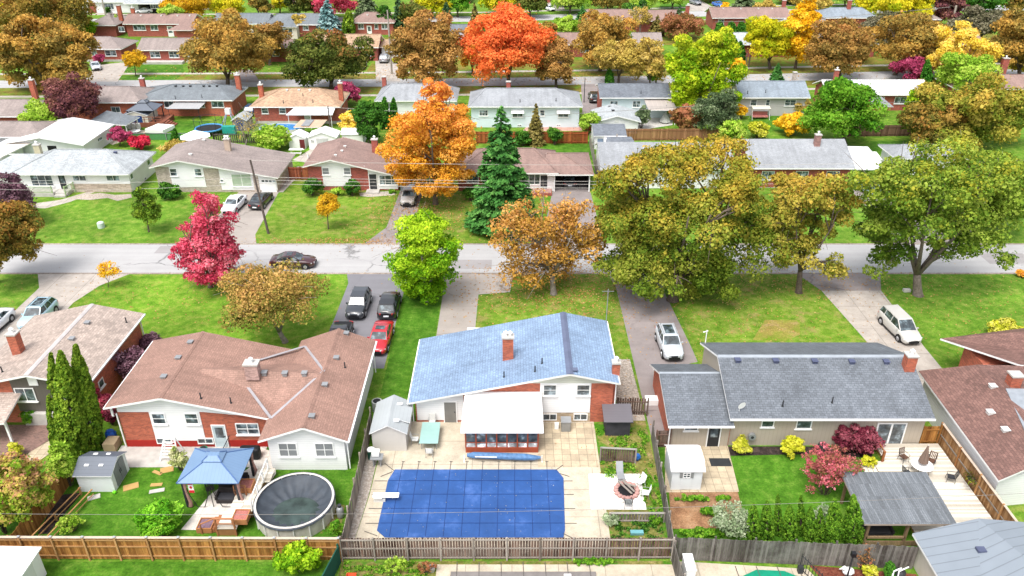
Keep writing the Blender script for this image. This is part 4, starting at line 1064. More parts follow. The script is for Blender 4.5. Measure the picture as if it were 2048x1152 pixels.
# --- beige roofed house on the left edge
SH_BEIGE = shingle('beige_shingles', A('#d2bfb2'), .36, .2, .72, .2)
GSB = siding('charcoal_board_siding', A('#6f6862'), .25, True, .7)
h = thing('house', 'beige shingled brick house with charcoal board gable at the left edge', 'house', (-37, 53, 0))
r, fe = roof_gy(h, -41.8, -32.1, -36.4, 48.5, 59.2, 3.7, 3.95, 4.9, SH_BEIGE, cap=flat('beige_ridge', A('#cdc6c4'), .9), capw=.2)
walls(h, -41.4, -32.45, 49.1, 58.7, 3, BRICK, prof=[(-41.4,3.6),(-36.4,4.68),(-32.45,3.85)])
panel(h, 'S', 49.1, 0, 0, 0, 0, GSB, .05, prof=[(-38.2,1.15),(-32.6,1.15),(-32.6,3.75),(-36.4,4.6),(-38.2,4.2)])
panel(h, 'S', 49.04, -36.75, -36.05, 3.6, 4.55, WHITE, .05, name='gable_trim')
window(h, 'S', 49.04, -37.3, 2.1, 1.5, 1.25, 2, 1); window(h, 'E', -32.45, 50.9, 2.1, .8, .7, 1, 1); window(h, 'S', 49.04, -34.4, 2.1, 1.4, 1.2, 2, 1)
roof_bits(h, fe, [on_roof(fe, 175, 647), on_roof(fe, 144, 679)], [on_roof(fe, 5, 744), on_roof(fe, 253, 645)])
chimney(h, -39.3, 52.6, 3.9, 6.0, .7, .7, BRICK, 1)
gutter(h, (-32.05,48.5,3.85), (-32.05,59.2,3.85), drops=[(-32.4,58.8,3.8)])
m = MB(); m.slab([(-41.5,45.8,2.15),(-37.6,46.3,2.15),(-37.6,49.1,2.9),(-41.5,49.1,2.9)], .14); m.build('porch_roof', [SH_BEIGE, WHITE], h)
m = MB(); m.box(-37.9, 46.6, 0, -37.75, 46.75, 2.05); m.build('porch_post', WHITE, h)
m = MB(); m.box(-37.9, 48.7, .0, -32.6, 49.09, 1.1); m.build('foundation', CONC, h)
# --- brown roofed house, right edge
SH_BR2 = shingle('dark_brown_shingles', A('#987268'), .36, .2, .6, .25)
h = thing('house', 'dark brown shingled house with overlapping roofs at the right edge', 'house', (38, 49, 0))
# lower wing: long slope with its eave towards the camera side fence
m = MB(); m.slab([(32.4,51.9,2.95),(32.0,39.3,2.95),(36.2,40.3,4.3),(36.2,50.8,4.3)], .16); m.slab([(32.4,51.9,2.95),(36.2,50.8,4.3),(44,50.4,4.3),(44,53.0,3.2)], .16); m.slab([(36.2,40.3,4.3),(36.2,50.8,4.3),(44,50.4,4.3),(44,41,3.2)], .16)
lw = m.build('roof', [SH_BR2, WHITE], h)
m = MB(); m.slab([(34.9,40.8,4.05),(36.6,47.6,4.35),(44,47.4,4.35),(44,41,4.05)], .12); m.build('flat_roof', [flat('grey_felt', A('#a3aab2'), .9, var=.15), GREYM], h)
m = MB(); m.slab([(36.2,56.3,3.2),(39.4,50.6,4.4),(48,50.6,4.4),(48,55.2,5.2)], .16); m.slab([(36.2,56.3,3.2),(48,55.2,5.2),(48,58.5,3.4)], .16); m.build('roof', [SH_BR2, WHITE], h)
m = MB(); m.box(38, 50.8, 0, 47, 55.6, 3.0); m.build('wall', BRICK, h)
m = MB()
m.add([(32.8,51.4,0),(32.5,39.9,0),(43.5,41.3,0),(43.5,52.4,0),(32.8,51.4,2.75),(32.5,39.9,2.75),(43.5,41.3,2.85),(43.5,52.4,2.9)], [(0,1,5,4),(1,2,6,5),(2,3,7,6),(3,0,4,7),(4,5,6,7)]); m.build('wing_wall', WSIDE, h)
fh = lambda x, y: min(4.3, 2.95 + .33*(x-32.2))
roof_bits(h, fh, [on_roof(fh, *p) for p in ((1985,774),(1980,826),(2010,861))], size=.4, vmat=OFFW)
chimney(h, 37.6, 48.4, 4.0, 5.0, .8, .7, BRICK, 0)
# --- pale garage with grey sheet roof, bottom right
h = thing('garage', 'pale garage with grey lined sheet roof in the bottom right corner', 'garage', (29, 32, 0))
GSH = siding('grey_roll_roofing', A('#949ea8'), .62, True, .6)
m = MB(); m.slab([(24.7,35.3,2.35),(28.6,35.55,3.35),(31.0,29,3.35),(24.7,27,2.35)], .16); m.slab([(28.6,35.55,3.35),(34.5,36.0,2.3),(34.5,29,2.3),(31.0,29,3.35)], .16)
m.build('roof', [GSH, WHITE], h)
m = MB(); m.add([(25.1,34.9,0),(33.8,35.5,0),(33.8,29,0),(25.1,28,0),(25.1,34.9,2.2),(33.8,35.5,2.2),(33.8,29,2.2),(25.1,28,2.2)], [(0,3,7,4),(0,1,5,4),(1,2,6,5),(4,5,6,7),(2,3,7,6)]); m.build('wall', CREAM, h)
m = MB(); q = G(1960,1105,2.9); m.box(q[0]-.25,q[1]-.2,2.5,q[0]+.25,q[1]+.2,3.2); m.build('roof_vent', NAVY, h)
# --- white shed at the bottom left corner
h = thing('shed', 'plain white shed cut by the bottom left corner of the view', 'shed', (-29.5, 31.5, 0))
m = MB(); m.slab([(-36,30,2.35),(-28.6,30,2.15),(-28.6,34.4,2.15),(-36,34.4,2.35)], .1); m.build('roof', [WROOF, WHITE], h)
m = MB(); m.box(-35.8,30.1,0,-28.8,34.25,2.1); m.build('wall', WHITE, h); m = MB(); m.box(-28.79,32.2,.1,-28.74,33.4,1.9); m.build('door', OFFW, h)
# ================================================================== SHEDS, GAZEBOS, POOLS
def shed(label, x0, x1, y0, y1, ze, zr, axis, wallm, roofm, doormat=None, face='S', door_w=1.4, rz=0, dh=1.65, name='shed', grp=None, hip=False, edge=None, over=.15):
    cx, cy = (x0+x1)/2, (y0+y1)/2; root = thing(name, label, 'shed', (cx, cy, 0), grp)
    if axis == 'y':
        roof_gy(root, x0-over, x1+over, cx, y0-over, y1+over, ze, ze, zr, roofm, edge, .07); prof = [(x0,ze-.03),(cx,zr-.08),(x1,ze-.03)]
        walls(root, x0, x1, y0, y1, ze, wallm, prof=prof)
    else:
        roof_gx(root, x0-over, x1+over, y0-over, y1+over, cy, ze, ze, zr, roofm, edge, .07); prof = [(y0,ze-.03),(cy,zr-.08),(y1,ze-.03)]
        walls(root, x0, x1, y0, y1, ze, wallm, prof=prof, axis='x')
    if doormat:
        c, wll = {'S': (cx, y0), 'N': (cx, y1), 'E': (cy, x1), 'W': (cy, x0)}[face]
        for k in (-1, 1):
            m = MB(); fbox(m, face, wll, c+k*door_w/4-door_w/4+.02, 0, .1, c+k*door_w/4+door_w/4-.02, .05, .1+dh)
            d = m.build('door', doormat, root); m = MB(); fbox(m, face, wll, c+k*.09-.02, .051, .8, c+k*.09+.02, .08, 1.1); m.build('handle', DARK, d)
    root.rotation_euler = (0, 0, R(rz)); return root
PLW = flat('white_resin', A('#e8ecee', 1.25), .5, var=.03)
SLATE = siding('grey_shed_roof', A('#6f7784'), .28, False, .75)
s = shed('white resin shed with slate roof and grey double doors on the left lawn', -30.1, -27.7, 41.4, 43.7, 1.55, 2.2, 'x', PLW, SLATE, flat('grey_shed_door', A('#8a8f92'), .6), 'E', 1.5)
for k, (x, y) in enumerate(((-29.5,42.0),(-28.5,42.0),(-29.4,43.1),(-28.5,43.1))):
    m = MB(); z = 1.55 + .65*(1-abs(y-42.55)/1.3); m.box(x-.15, y-.12, z-.04, x+.15, y+.12, z+.03); m.build('skylight', WHITE, s)
GRS = siding('pale_grey_shed_roof', A('#c0c6c8'), .3, False, .85)
s = shed('pale grey gabled shed by the fence left of the pool house', -10.35, -7.85, 45.7, 49.2, 1.75, 2.5, 'y', flat('warm_grey_resin', A('#d3cfc8', 1.3), .5, var=.04), GRS, None)
m = MB(); m.slab([(-9.1,46.6,2.45),(-7.6,46.6,1.95),(-7.6,48.4,1.95),(-9.1,48.4,2.45)], .06); m.build('dormer', [GRS, WHITE], s)
for y in (46.4, 48.4):
    m = MB(); m.box(-8.75,y-.12,2.3,-8.35,y+.14,2.36); m.build('skylight', WHITE, s)
s = thing('shed', 'white resin shed with barn roof and shuttered window beside the paved path', 'shed', (12.1, 42.9, 0))
m = MB(); m.prism([(41.6,0),(41.6,1.85),(42.3,2.2),(43.6,2.2),(44.1,1.85),(44.1,0)], 11.1, 13.2, 'x'); m.build('wall', PLW, s)
WSH = siding('white_shed_roof', A('#f4efec', 1.25), .3, False, .88)
m = MB(); m.slab([(10.95,41.45,1.8),(13.35,41.45,1.8),(13.35,42.25,2.25),(10.95,42.25,2.25)], .06); m.slab([(10.95,42.25,2.25),(13.35,42.25,2.25),(13.35,43.6,2.27),(10.95,43.6,2.27)], .06); m.slab([(10.95,43.6,2.27),(13.35,43.6,2.27),(13.35,44.3,1.8),(10.95,44.3,1.8)], .06); m.build('roof', [WSH, WHITE], s)
m = MB(); m.box(11.75,41.56,.08,12.5,41.6,1.65); m.build('door', PLW, s)
w = window(s, 'S', 41.56, 12.1, 1.15, .5, .45, 2, 2, sill=False, fw=.04)
for x in (11.72, 12.48): m = MB(); m.box(x-.1,41.53,1.15,x+.1,41.56,1.6); m.build('shutter', GREYM, s)
s = thing('shed', 'low black bin shed with dark flat roof near the gate', 'shed', (8.1, 48.3, 0))
m = MB(); m.slab([(6.95,47.2,1.5),(9.15,47.2,1.5),(9.2,49.2,1.75),(6.95,49.2,1.75)], .08); m.build('roof', [siding('dark_slat_roof', A('#777379'), .28, False, .8), DARK], s)
m = MB(); m.box(7.15,47.45,0,9.0,49.0,1.48); m.build('wall', flat('black_weathered_board', A('#45444a'), .8, var=.3), s)
# blue metal gazebo
BMET = siding('blue_steel_roof', A('#7f9fc4'), .24, True, .8); BMET2 = siding('blue_steel_roof_side', A('#7f9fc4'), .24, True, .8)
g = thing('gazebo', 'gazebo with blue hipped metal roof, pink curtains and black netting', 'gazebo', (-20.2, 41.5, 0))
def hiproof(root, x0, x1, y0, y1, ze, zr, tx, ty, mat, edge, name='roof', top=True):
    cx, cy = (x0+x1)/2, (y0+y1)/2; m = MB()
    B = [(x0,y0,ze),(x1,y0,ze),(x1,y1,ze),(x0,y1,ze)]; T = [(cx-tx,cy-ty,zr),(cx+tx,cy-ty,zr),(cx+tx,cy+ty,zr),(cx-tx,cy+ty,zr)]
    for i in range(4):
        j = (i+1)%4; m.slab([B[i],B[j],T[j],T[i]], .06)
    if top: m.slab(T, .05)
    o = m.build(name, [mat, edge], root)
    for i in range(4): c = MB(); c.beam(B[i], T[i], .07, .07); c.build('roof_rib', edge, o)
    return o
BL2 = flat('blue_steel_trim', A('#5c7cae'), .5)
hiproof(g, -22.35, -18.2, 39.7, 43.25, 2.35, 3.05, .62, .5, BMET, BL2); hiproof(g, -20.95, -19.6, 40.95, 42.05, 3.12, 3.35, .35, .2, BMET, BL2, 'cupola')
for (x, y) in ((-22.1,39.95),(-18.5,39.95),(-22.1,43.0),(-18.5,43.0)):
    m = MB(); m.box(x-.07,y-.07,.03,x+.07,y+.07,2.33); m.build('post', DARK, g)
    m = MB(); m.tube([(x+.15,y,2.2),(x+.12,y,1.3),(x+.25,y,.4),(x+.2,y,.1)], [.13,.07,.13,.16], 8); m.build('curtain', flat('pink_curtain', A('#b98f84'), .9), g)
m = MB()
for x0_, x1_ in ((-22.0,-20.4),(-20.3,-18.6)): m.tube([(x0_,39.95,2.2),(x0_+.25,39.93,1.0),(x0_+.6,39.85,.12),(x1_-.5,39.85,.1),(x1_-.1,39.93,1.2),(x1_,39.95,2.2)], .03, 5)
m.beam((-22.1,39.95,2.3),(-18.5,39.95,2.3),.07,.07); m.beam((-22.1,43,2.3),(-18.5,43,2.3),.07,.07); m.beam((-22.1,39.95,2.3),(-22.1,43,2.3),.07,.07); m.beam((-18.5,39.95,2.3),(-18.5,43,2.3),.07,.07)
m.cyl(-20.35, 39.95, .03, 2.3, .03, n=6); m.build('netting', BLACK, g)
m = MB(); m.box(-21.75,39.93,1.3,-21.4,39.95,2.25); fl = m.build('flag', WHITE, None); fl.location = (0,0,0)
tag(fl, 'small red and white maple leaf flag hanging inside the gazebo', 'flag')
FR = flat('flag_red', (.55,.02,.03), .8)
m = MB(); m.box(-21.75,39.915,2.02,-21.4,39.928,2.25); m.box(-21.75,39.915,1.3,-21.4,39.928,1.53)
lf = [(0,.16),(.03,.10),(.07,.11),(.06,.04),(.12,.05),(.10,0),(.12,-.03),(.05,-.07),(.06,-.1),(.01,-.09),(.01,-.15)]
lf = lf + [(-a, b) for a, b in lf[::-1] if a]; m.prism([(-21.575+a*.8, 1.775+b) for a, b in lf], 39.915, 39.928, 'y')
m.build('flag_emblem', FR, fl)
# gazebo furniture
def sofa(label, x, y, w, rz, mat, cush):
    root = thing('patio_sofa', label, 'sofa', (x, y, 0)); root.rotation_euler = (0,0,R(rz)); ORG[root.name] = Vector((0,0,0))
    m = MB(); m.box(-w/2,-.4,.05,w/2,.4,.34); m.build('base', mat, root, bevel=.02)
    m = MB(); m.box(-w/2,.28,.34,w/2,.42,.8); m.build('backrest', mat, root, bevel=.02)
    for s_ in (-1,1): m = MB(); m.box(s_*w/2-.06,-.4,.34,s_*w/2+.06,.4,.6); m.build('armrest', mat, root, bevel=.02)
    m = MB(); m.box(-w/2+.1,-.38,.345,w/2-.1,.26,.47); m.build('cushion', cush, root, bevel=.03); return root
WICK = flat('dark_wicker', (.035,.03,.03), .8, var=.3)
sofa('dark wicker sofa with navy cushions under the blue gazebo', -19.6, 42.1, 1.9, 0, WICK, flat('navy_cushion', A('#2b4a78'), .9))
sofa('dark wicker love seat at the front of the blue gazebo', -19.5, 40.6, 1.5, 0, WICK, flat('charcoal_cushion', A('#4a4a50'), .9))
chair('black patio chair behind the flag in the blue gazebo', -21.0, 41.3, 30, DARK, WICK)
RCED_STEP = flat('cedar_step', A('#b87a50'), .8, var=.15)
# low wooden deck, steps, box planters by the round pool
d = thing('deck', 'pale raised timber deck with steps between gazebo and round pool', 'deck', (-17.3, 41.5, 0))
m = MB(); rr = random.Random(2)
y = 38.9
while y < 43.1: m.cur = rr.random(); m.box(-18.1, y, .62, -16.9 if y > 41.6 else -17.35, y+.135, .66); y += .145
y = 37.3
while y < 38.8: m.cur = rr.random(); m.box(-19.2, y, .62, -17.35 if y > 37.8 else -17.9, y+.135, .66); y += .145
y = 38.9
while y < 40.4: m.cur = rr.random(); m.box(-18.9, y, .62, -18.12, y+.135, .66); y += .145
m.build('deck_boards', DECKW, d)
CR = flat('cedar_rail', A('#c08258'), .8)
for a, b in (((-19.2,37.35),(-18.0,37.35)),((-18.9,40.4),(-18.15,40.4))):
    for q in (a, b): m = MB(); m.box(q[0]-.05,q[1]-.05,0,q[0]+.05,q[1]+.05,1.5); m.build('railing_post', CR, d)
    m = MB(); m.beam((*a,1.5),(*b,1.5),.12,.05); m.beam((*a,1.05),(*b,1.05),.04,.08); m.build('railing', CR, d)
m = MB(); m.beam((-19.2,37.4,1.5),(-20.3,37.5,.85),.1,.05); m.beam((-20.3,37.5,.85),(-20.3,37.5,0),.08,.08); m.build('stair_rail', CR, d)
m = MB(); m.box(-19.15,37.35,0,-17.95,37.45,.6); m.box(-19.15,37.45,0,-19.05,38.9,.6); m.build('deck_skirt', flat('tan_timber', A('#b58256'), .8), d)
m = MB(); m.box(-18.05,38.95,0,-17.4,43.0,.61); m.build('deck_frame', flat('tan_timber', A('#b58256'), .8), d)
for k in range(3): m = MB(); m.cur = .7; m.box(-19.5-.3*k, 37.6, .02, -19.22-.3*k, 38.7, .5-.16*k); m.build('step', RCED_STEP, d)
for y in (39.0, 40.4, 41.7, 43.0): m = MB(); m.box(-17.4,y-.05,.6,-17.3,y+.05,1.6); m.build('railing_post', WHITE, d)
m = MB(); m.beam((-17.35,39,1.58),(-17.35,43,1.58),.06,.08); m.beam((-17.35,39,.85),(-17.35,43,.85),.04,.06); m.build('railing', WHITE, d)
RCED = flat('cedar_planter', A('#c88a5a'), .8, var=.15)
for i, (px, py, z, lb) in enumerate(((412,1047,.0,'square cedar planter of purple gravel at the left of the steps'), (482,1030,.66,'square cedar planter of pink gravel at the near end of the raised deck'), (492,968,.66,'square cedar planter of pink gravel on the raised deck'))):
    x, y, _ = G(px, py, z+.4); p = thing('planter', lb, 'planter', (x, y, z)); m = MB()
    for a, b, c, e in ((-.5,-.5,.5,-.44),(-.5,.44,.5,.5),(-.5,-.44,-.44,.44),(.44,-.44,.5,.44)): m.box(x+a, y+b, z+.03, x+c, y+e, z+.45)
    m.build('planter_box', RCED, p); m = MB(); m.box(x-.43,y-.43,z+.03,x+.43,y+.43,z+.38); m.build('planter_filling', flat('purple_gravel' if i == 0 else 'pink_gravel', A('#8d7280') if i == 0 else A('#c07a70'), .95, var=.3, scale=14), p)
# round above-ground pool under sagging black cover
px0, py0, prx, pry = -14.55, 39.35, 2.55, 2.55
p = thing('above_ground_pool', 'round above ground pool under a sagging black winter cover', 'pool', (px0, py0, 0))
m = MB(); n = 40
vs = []; 
for k in range(n):
    a = 2*math.pi*k/n
    for rr_, z in ((1.0,0.02),(1.0,1.2),(1.03,1.21),(1.03,1.27),(.97,1.27)): vs.append((px0+math.cos(a)*prx*rr_, py0+math.sin(a)*pry*rr_, z))
fs = []
for k in range(n):
    for j in range(4): fs.append((k*5+j, ((k+1)%n)*5+j, ((k+1)%n)*5+j+1, k*5+j+1))
m.add(vs, fs); m.build('pool_wall', flat('pool_wall_cream', A('#d9d4cc', 1.3), .5), p)
for k in range(16):
    a = 2*math.pi*(k+.5)/16; m = MB(); x, y = px0+math.cos(a)*prx*1.012, py0+math.sin(a)*pry*1.012
    m.beam((x,y,.02),(x,y,1.24),.13,.05,up=(-math.sin(a),math.cos(a),0)); m.build('upright', WHITE, p)
m = MB(); rg = random.Random(4); NR, NA = 12, 72; vs = []
for i in range(NR+1):
    t = i/NR
    for k in range(NA):
        a = 2*math.pi*k/NA; wr = (.09*math.sin(a*17+.6+.8*math.sin(a*3)) + .05*math.sin(a*29+1.3))*(t**1.5)*(1-t)*3.2
        r_ = 1.045*t; z = 1.30 - .95*(1-t**3.4) + wr if t < 1 else 1.29
        vs.append((px0+math.cos(a)*prx*r_, py0+math.sin(a)*pry*r_, z))
for k in range(NA): a = 2*math.pi*k/NA; vs.append((px0+math.cos(a)*prx*1.055, py0+math.sin(a)*pry*1.055, 1.12+.03*math.sin(a*23)))
fs = [(i*NA+k, (i+1)*NA+k, (i+1)*NA+(k+1)%NA, i*NA+(k+1)%NA) for i in range(NR+1) for k in range(NA)]
m.add(vs, fs); COVER = flat('grey_black_tarp', A('#4c535c'), .6, var=.2, scale=2, spec=.3)
m.build('winter_cover', COVER, p, smooth=True)
m = MB(); m.ell((px0+.1, py0-.35, .49), (1.55, 1.35, .05), 36); m.build('pool_water', flat('dark_pond_water', (.04,.06,.055), .25, var=.4, spec=.4), p)
# in-ground pool, blue mesh safety cover
p = thing('pool_cover', 'large bright blue mesh safety cover strapped over the swimming pool', 'pool cover', (-2.8, 40.4, 0))
out = GP([(790,940),(1113,940),(1127,957),(1130,1060),(1127,1076),(770,1076),(754,1062),(776,962)])
def blue():
    m2, nt, b = _mat('blue_mesh_cover'); c = A('#335fa4'); pz = _pos(nt)
    a = _ramp(nt, _noise(nt, pz, .45, 6, .7), [(.35, tuple(v*.82 for v in c)), (.55, c), (.72, tuple(min(1, v*1.35+.035) for v in c))])
    nt.links.new(a, b.inputs['Base Color']); b.inputs['Roughness'].default_value = .5; b.inputs['Specular IOR Level'].default_value = .35
    _bump(nt, b, _noise(nt, pz, .8, 4), .6, .12); MATS['blue_mesh_cover'] = m2; return m2
m = MB(); m.slab([(x, y, .06) for x, y in out], .03); m.build('cover_sheet', [blue(), MATS['blue_mesh_cover']], p)
STRAP = flat('cover_strap', A('#24407c'), .7); STRAP2 = flat('dark_strap', A('#66625e'), .7)
xs = [-8.0+1.17*i for i in range(10)]; ys = [42.45, 41.1, 39.75, 38.4]
for x in [a for a in xs if a < 3.2]:
    m = MB(); m.beam((x,37.25,.07),(x,43.55,.07),.035,.012); s_ = m.build('strap', STRAP, p)
    m = MB(); m.beam((x,43.6,.045),(x+.02,44.5,.05),.04,.02); m.beam((x-.08,44.5,.05),(x+.14,44.45,.06),.03,.03); m.build('strap_anchor', STRAP2, s_)
for y in ys:
    m = MB(); m.beam((-8.75,y,.074),(3.38,y,.074),.035,.012); s_ = m.build('strap', STRAP, p)
    for sx, x in ((1,3.4),(-1,-8.85)): m = MB(); m.beam((x,y,.045),(x+sx*.9,y,.05),.04,.02); m.build('strap_anchor', STRAP2, s_)
for a, b in (((3.25,43.3),(4.1,42.9)),((3.1,43.5),(3.7,44.1)),((3.35,37.5),(4.1,37.0)),((-8.6,43.4),(-9.4,42.9)),((-8.5,43.5),(-9.3,44.3)),((-8.8,37.3),(-9.7,37.7))):
    m = MB(); m.beam((*a,.05),(*b,.05),.04,.02); m.build('strap_anchor', STRAP2, p)
rgp = np.random.default_rng(21); Pq = np.column_stack([rgp.uniform(-8.4,3.0,90), rgp.uniform(37.6,43.3,90)**1.0, np.full(90,.09)])
tag(leaves_obj('fallen_leaves', Pq-np.array([-2.8,40.4,0]), np.column_stack([rgp.normal(size=90)*.2, rgp.normal(size=90)*.2, np.ones(90)]), rgp.uniform(.02,.09,90), rgp.random(90), rgp.random(90), leafmat('faded_leaf', [A('#8d9ab0'), A('#c0b490'), A('#d8d8d8')]), None, (-2.8,40.4,0)), 'pale debris and leaves lying on the blue pool cover', 'leaves', kind='stuff')
b_ = thing('diving_board', 'white diving board reaching over the left end of the blue pool cover', 'diving board', (-8.7, 40.7, 0))
m = MB(); q = G(737,997,.5); m.box(-9.55,40.3,.48,-7.75,40.75,.56); m.build('board', WHITE, b_, bevel=.02); m = MB(); m.box(-9.5,40.36,.02,-8.7,40.7,.3); m.tube([(-9.45,40.3,.42),(-8.9,40.3,.42)], .05, 8); m.build('base', OFFW, b_)
# solar blanket roll in front of the sunroom
r_ = thing('pool_blanket_roller', 'rolled blue pool blanket on white stand before the sunroom', 'pool roller', (-.8, 44.6, 0))
m = MB(); m.tube([(-3.3,44.75,.42),(-2.8,44.75,.42),(.9,44.55,.42),(1.6,44.5,.4),(2.1,44.5,.42)], [.13,.24,.26,.2,.1], 12); m.build('rolled_blanket', flat('blue_bubble_blanket', A('#5d86b4'), .5, var=.3, scale=5), r_)
for x in (-3.5, 2.2): m = MB(); m.beam((x,44.4,.03),(x,44.95,.03),.06,.06); m.beam((x,44.65,0),(x,44.65,.5),.05,.05); m.build('stand', WHITE, r_)
m = MB(); m.tube([(-2.7,44.35,.62),(-1.2,44.3,.62),(-1.1,44.3,.62)], .035, 6); m.build('pole', WHITE, r_)
# pavilion on the right-hand deck
d = thing('deck', 'large bleached timber deck behind the grey house', 'deck', (29, 41, 0))
m = MB(); rr = random.Random(5); y = 35.9
while y < 46.2: m.cur = rr.random(); m.box(26.3 if y < 44.2 else 27.2, y, .22, 32.0, y+.14, .26); y += .15
m.build('deck_boards', DECKW, d); m = MB(); m.box(26.35,35.95,0,31.95,44.2,.215); m.build('deck_frame', flat('tan_timber', A('#b58256'), .8), d)
for k in range(3): m = MB(); m.cur = .6; m.box(26.0-.3*k, 42.2, .02, 26.28-.3*k, 44.1, .2-.05*k); m.build('step', DECKW, d)
m = MB(); m.box(26.9,44.2,.26,27.05,44.35,1.2); m.beam((26.97,44.3,1.15),(26.97,46.1,1.15),.08,.06)
for k in range(9): m.cyl(26.97, 44.45+k*.19, .3, 1.12, .015, n=5)
m.build('railing', flat('brown_stained_wood', A('#a8693e'), .7), d)
m = MB()
m.box(26.35,35.85,.26,31.9,35.95,.9); m.build('railing', wood('aged_timber', A('#a98e6c'), A('#7a6650')), d)
PSH = shingle('pavilion_roof', A('#8a9096'), .14, 1.1, .75, .25)
pv = thing('pavilion', 'open timber pavilion with grey felt roof on the right-hand deck', 'pavilion', (25, 38.5, 0))
m = MB(); m.slab([(22.1,36.15,2.25),(27.9,36.15,2.25),(28.0,40.7,2.45),(22.2,40.7,2.45)], .13); m.build('roof', [PSH, flat('timber_fascia', A('#b5a596'), .8)], pv)
AGED = wood('aged_timber', A('#a98e6c'), A('#7a6650'))
for x in (22.6, 25.1, 27.5):
    for y in (36.5, 40.3): m = MB(); m.cur = .6; m.box(x-.08,y-.08,0,x+.08,y+.08,2.14); m.build('post', AGED, pv)
m = MB(); m.cur = .8; m.box(22.6,36.42,.7,25.1,36.55,.84); m.box(22.6,36.45,.05,27.5,36.5,.45); m.build('railing', AGED, pv)
sofa('dark covered sofa under the timber pavilion', 23.9, 37.5, 1.7, 0, WICK, flat('black_cushion', (.03,.03,.032), .8))
m = MB()
# ================================================================== HOUSES ACROSS THE STREET (their fronts face the camera)
SH_LGREY = shingle('pale_grey_shingles', A('#c9cfd2', 1.3), .36, .2, .72, .15)
SH_TAUPE = shingle('taupe_shingles', A('#b4a59f'), .34, .17, .85, .12)
SH_ROSE = shingle('rose_brown_shingles', A('#b3948a'), .34, .17, .85, .12)
STONE = brick('ledge_stone', A('#c9b8a8', 1.3), .7, .13, mortar=A('#9a8878'), var=.3)
h = thing('house', 'white bungalow with pale grey hip roof and green porch railing', 'house', (-57, 100, 0))
r, f = roof_hip(h, -65.3, -49.6, 96.6, 105.4, 2.75, 4.6, 4.3, 4.4, SH_LGREY)
m = MB(); m.slab([(-70,97.6,2.5),(-63.5,97.6,2.5),(-61.5,101,4.0),(-66.5,101,4.0)], .15); m.slab([(-66.5,101,4.0),(-61.5,101,4.0),(-62,105,2.6),(-70,105,2.6)], .15); m.build('roof', [SH_LGREY, WHITE], h)
walls(h, -64.6, -50.1, 97.3, 104.9, 2.6, WSIDE); panel(h, 'S', 97.3, -58.0, -50.1, 0, 1.2, STONE, .08, name='stone_facing')
m = MB(); m.box(-69.2,98.2,0,-64.65,104.4,2.4); m.build('garage_wall', WSIDE, h)
m = MB(); fbox(m, 'S', 97.3, -58.1, 0, 1.2, -50.1, .12, 1.28); m.build('stone_cap', WHITE, h)
window(h, 'S', 97.3, -61.6, .85, 2.9, 1.55, 3, 2); door(h, 'S', 97.3, -58.9, .85, 2.1, DARK, glassed=True, z=.35)
for x in (-56.6, -52.2): window(h, 'S', 97.29, x, 1.55, 1.75, .8, 2, 1)
window(h, 'E', -50.1, 98.0, 1.55, .8, .8, 1, 1); window(h, 'E', -50.1, 103.5, 1.5, 1.0, .8, 1, 1); window(h, 'E', -50.1, 101.5, .1, .6, .35, 1, 1, sill=False)
GRN = flat('mint_green_paint', A('#b5cf9a'), .6)
m = MB(); m.box(-64.4,95.6,0,-59.6,97.28,.5); m.box(-59.6,95.9,0,-57.9,97.28,.45); m.box(-59.5,95.4,0,-58.0,95.89,.25); m.build('porch', CONC, h)
m = MB()
for (a, b) in (((-64.3,95.7),(-59.7,95.7)), ((-58.0,95.6),(-57.6,97.2))):
    m.beam((*a,1.35),(*b,1.35),.08,.06); m.beam((*a,.6),(*b,.6),.06,.05); n = int(math.dist(a,b)/.16)
    for k in range(n+1): t = k/n; m.beam((a[0]+(b[0]-a[0])*t, a[1]+(b[1]-a[1])*t, .5),(a[0]+(b[0]-a[0])*t, a[1]+(b[1]-a[1])*t, 1.35),.035,.035)
    for q in (a, b): m.box(q[0]-.06,q[1]-.06,0,q[0]+.06,q[1]+.06,1.45)
m.build('porch_railing', GRN, h)
chimney(h, -63.6, 101.6, 3.2, 5.0, .8, .6, flat('cream_brick', A('#d8cfae'), .8), 1)
roof_bits(h, f, [on_roof(f, 231, 306)], [], vmat=NAVY)
def split_level(label, x0, x1, xr, y0, y1, z0, z1, zr, sh, br, base_mat=None):
    h = thing('house', label, 'house', ((x0+x1)/2, (y0+y1)/2, 0)); r, f = roof_gy(h, x0, x1, xr, y0, y1, z0, z1, zr, sh, OFFW)
    k = .45; s0 = (zr-z0)/(xr-x0); s1 = (zr-z1)/(x1-xr)
    walls(h, x0+k, x1-k, y0+.7, y1-.5, 3, br, prof=[(x0+k, z0+s0*k-.22),(xr,zr-.22),(x1-k,z1+s1*k-.22)]); return h, f
h, f = split_level('white and tan split level house with taupe roof and double garage', -46.9, -30.4, -43.0, 96.6, 106, 3.65, 2.25, 4.6, SH_TAUPE, BRICK_TAN)
panel(h, 'S', 97.3, -44.6, -40.2, .7, 3.6, WSIDE, .05); panel(h, 'S', 97.3, 0, 0, 0, 0, WSIDE, .06, prof=[(-46.4,3.55),(-38.6,3.3),(-38.6,3.5),(-43,4.35),(-46.4,3.6)])
panel(h, 'S', 97.3, 0, 0, 0, 0, WSIDE, .04, prof=[(-38.2,.3),(-30.9,.3),(-30.9,2.1),(-38.2,3.35)])
for x in (-44.1, -40.9): window(h, 'S', 97.24, x, 2.25, .95, 1.05, 1, 2)
window(h, 'S', 97.24, -35.4, .8, 2.6, 1.75, 2, 1, pane=flat('pale_green_blind', A('#bcd0b4'), .5)); window(h, 'S', 97.24, -38.0, 1.4, .5, .4, 1, 1)
panel(h, 'S', 97.3, -33.9, -33.2, 0, 2.45, BRICK_TAN, .08)
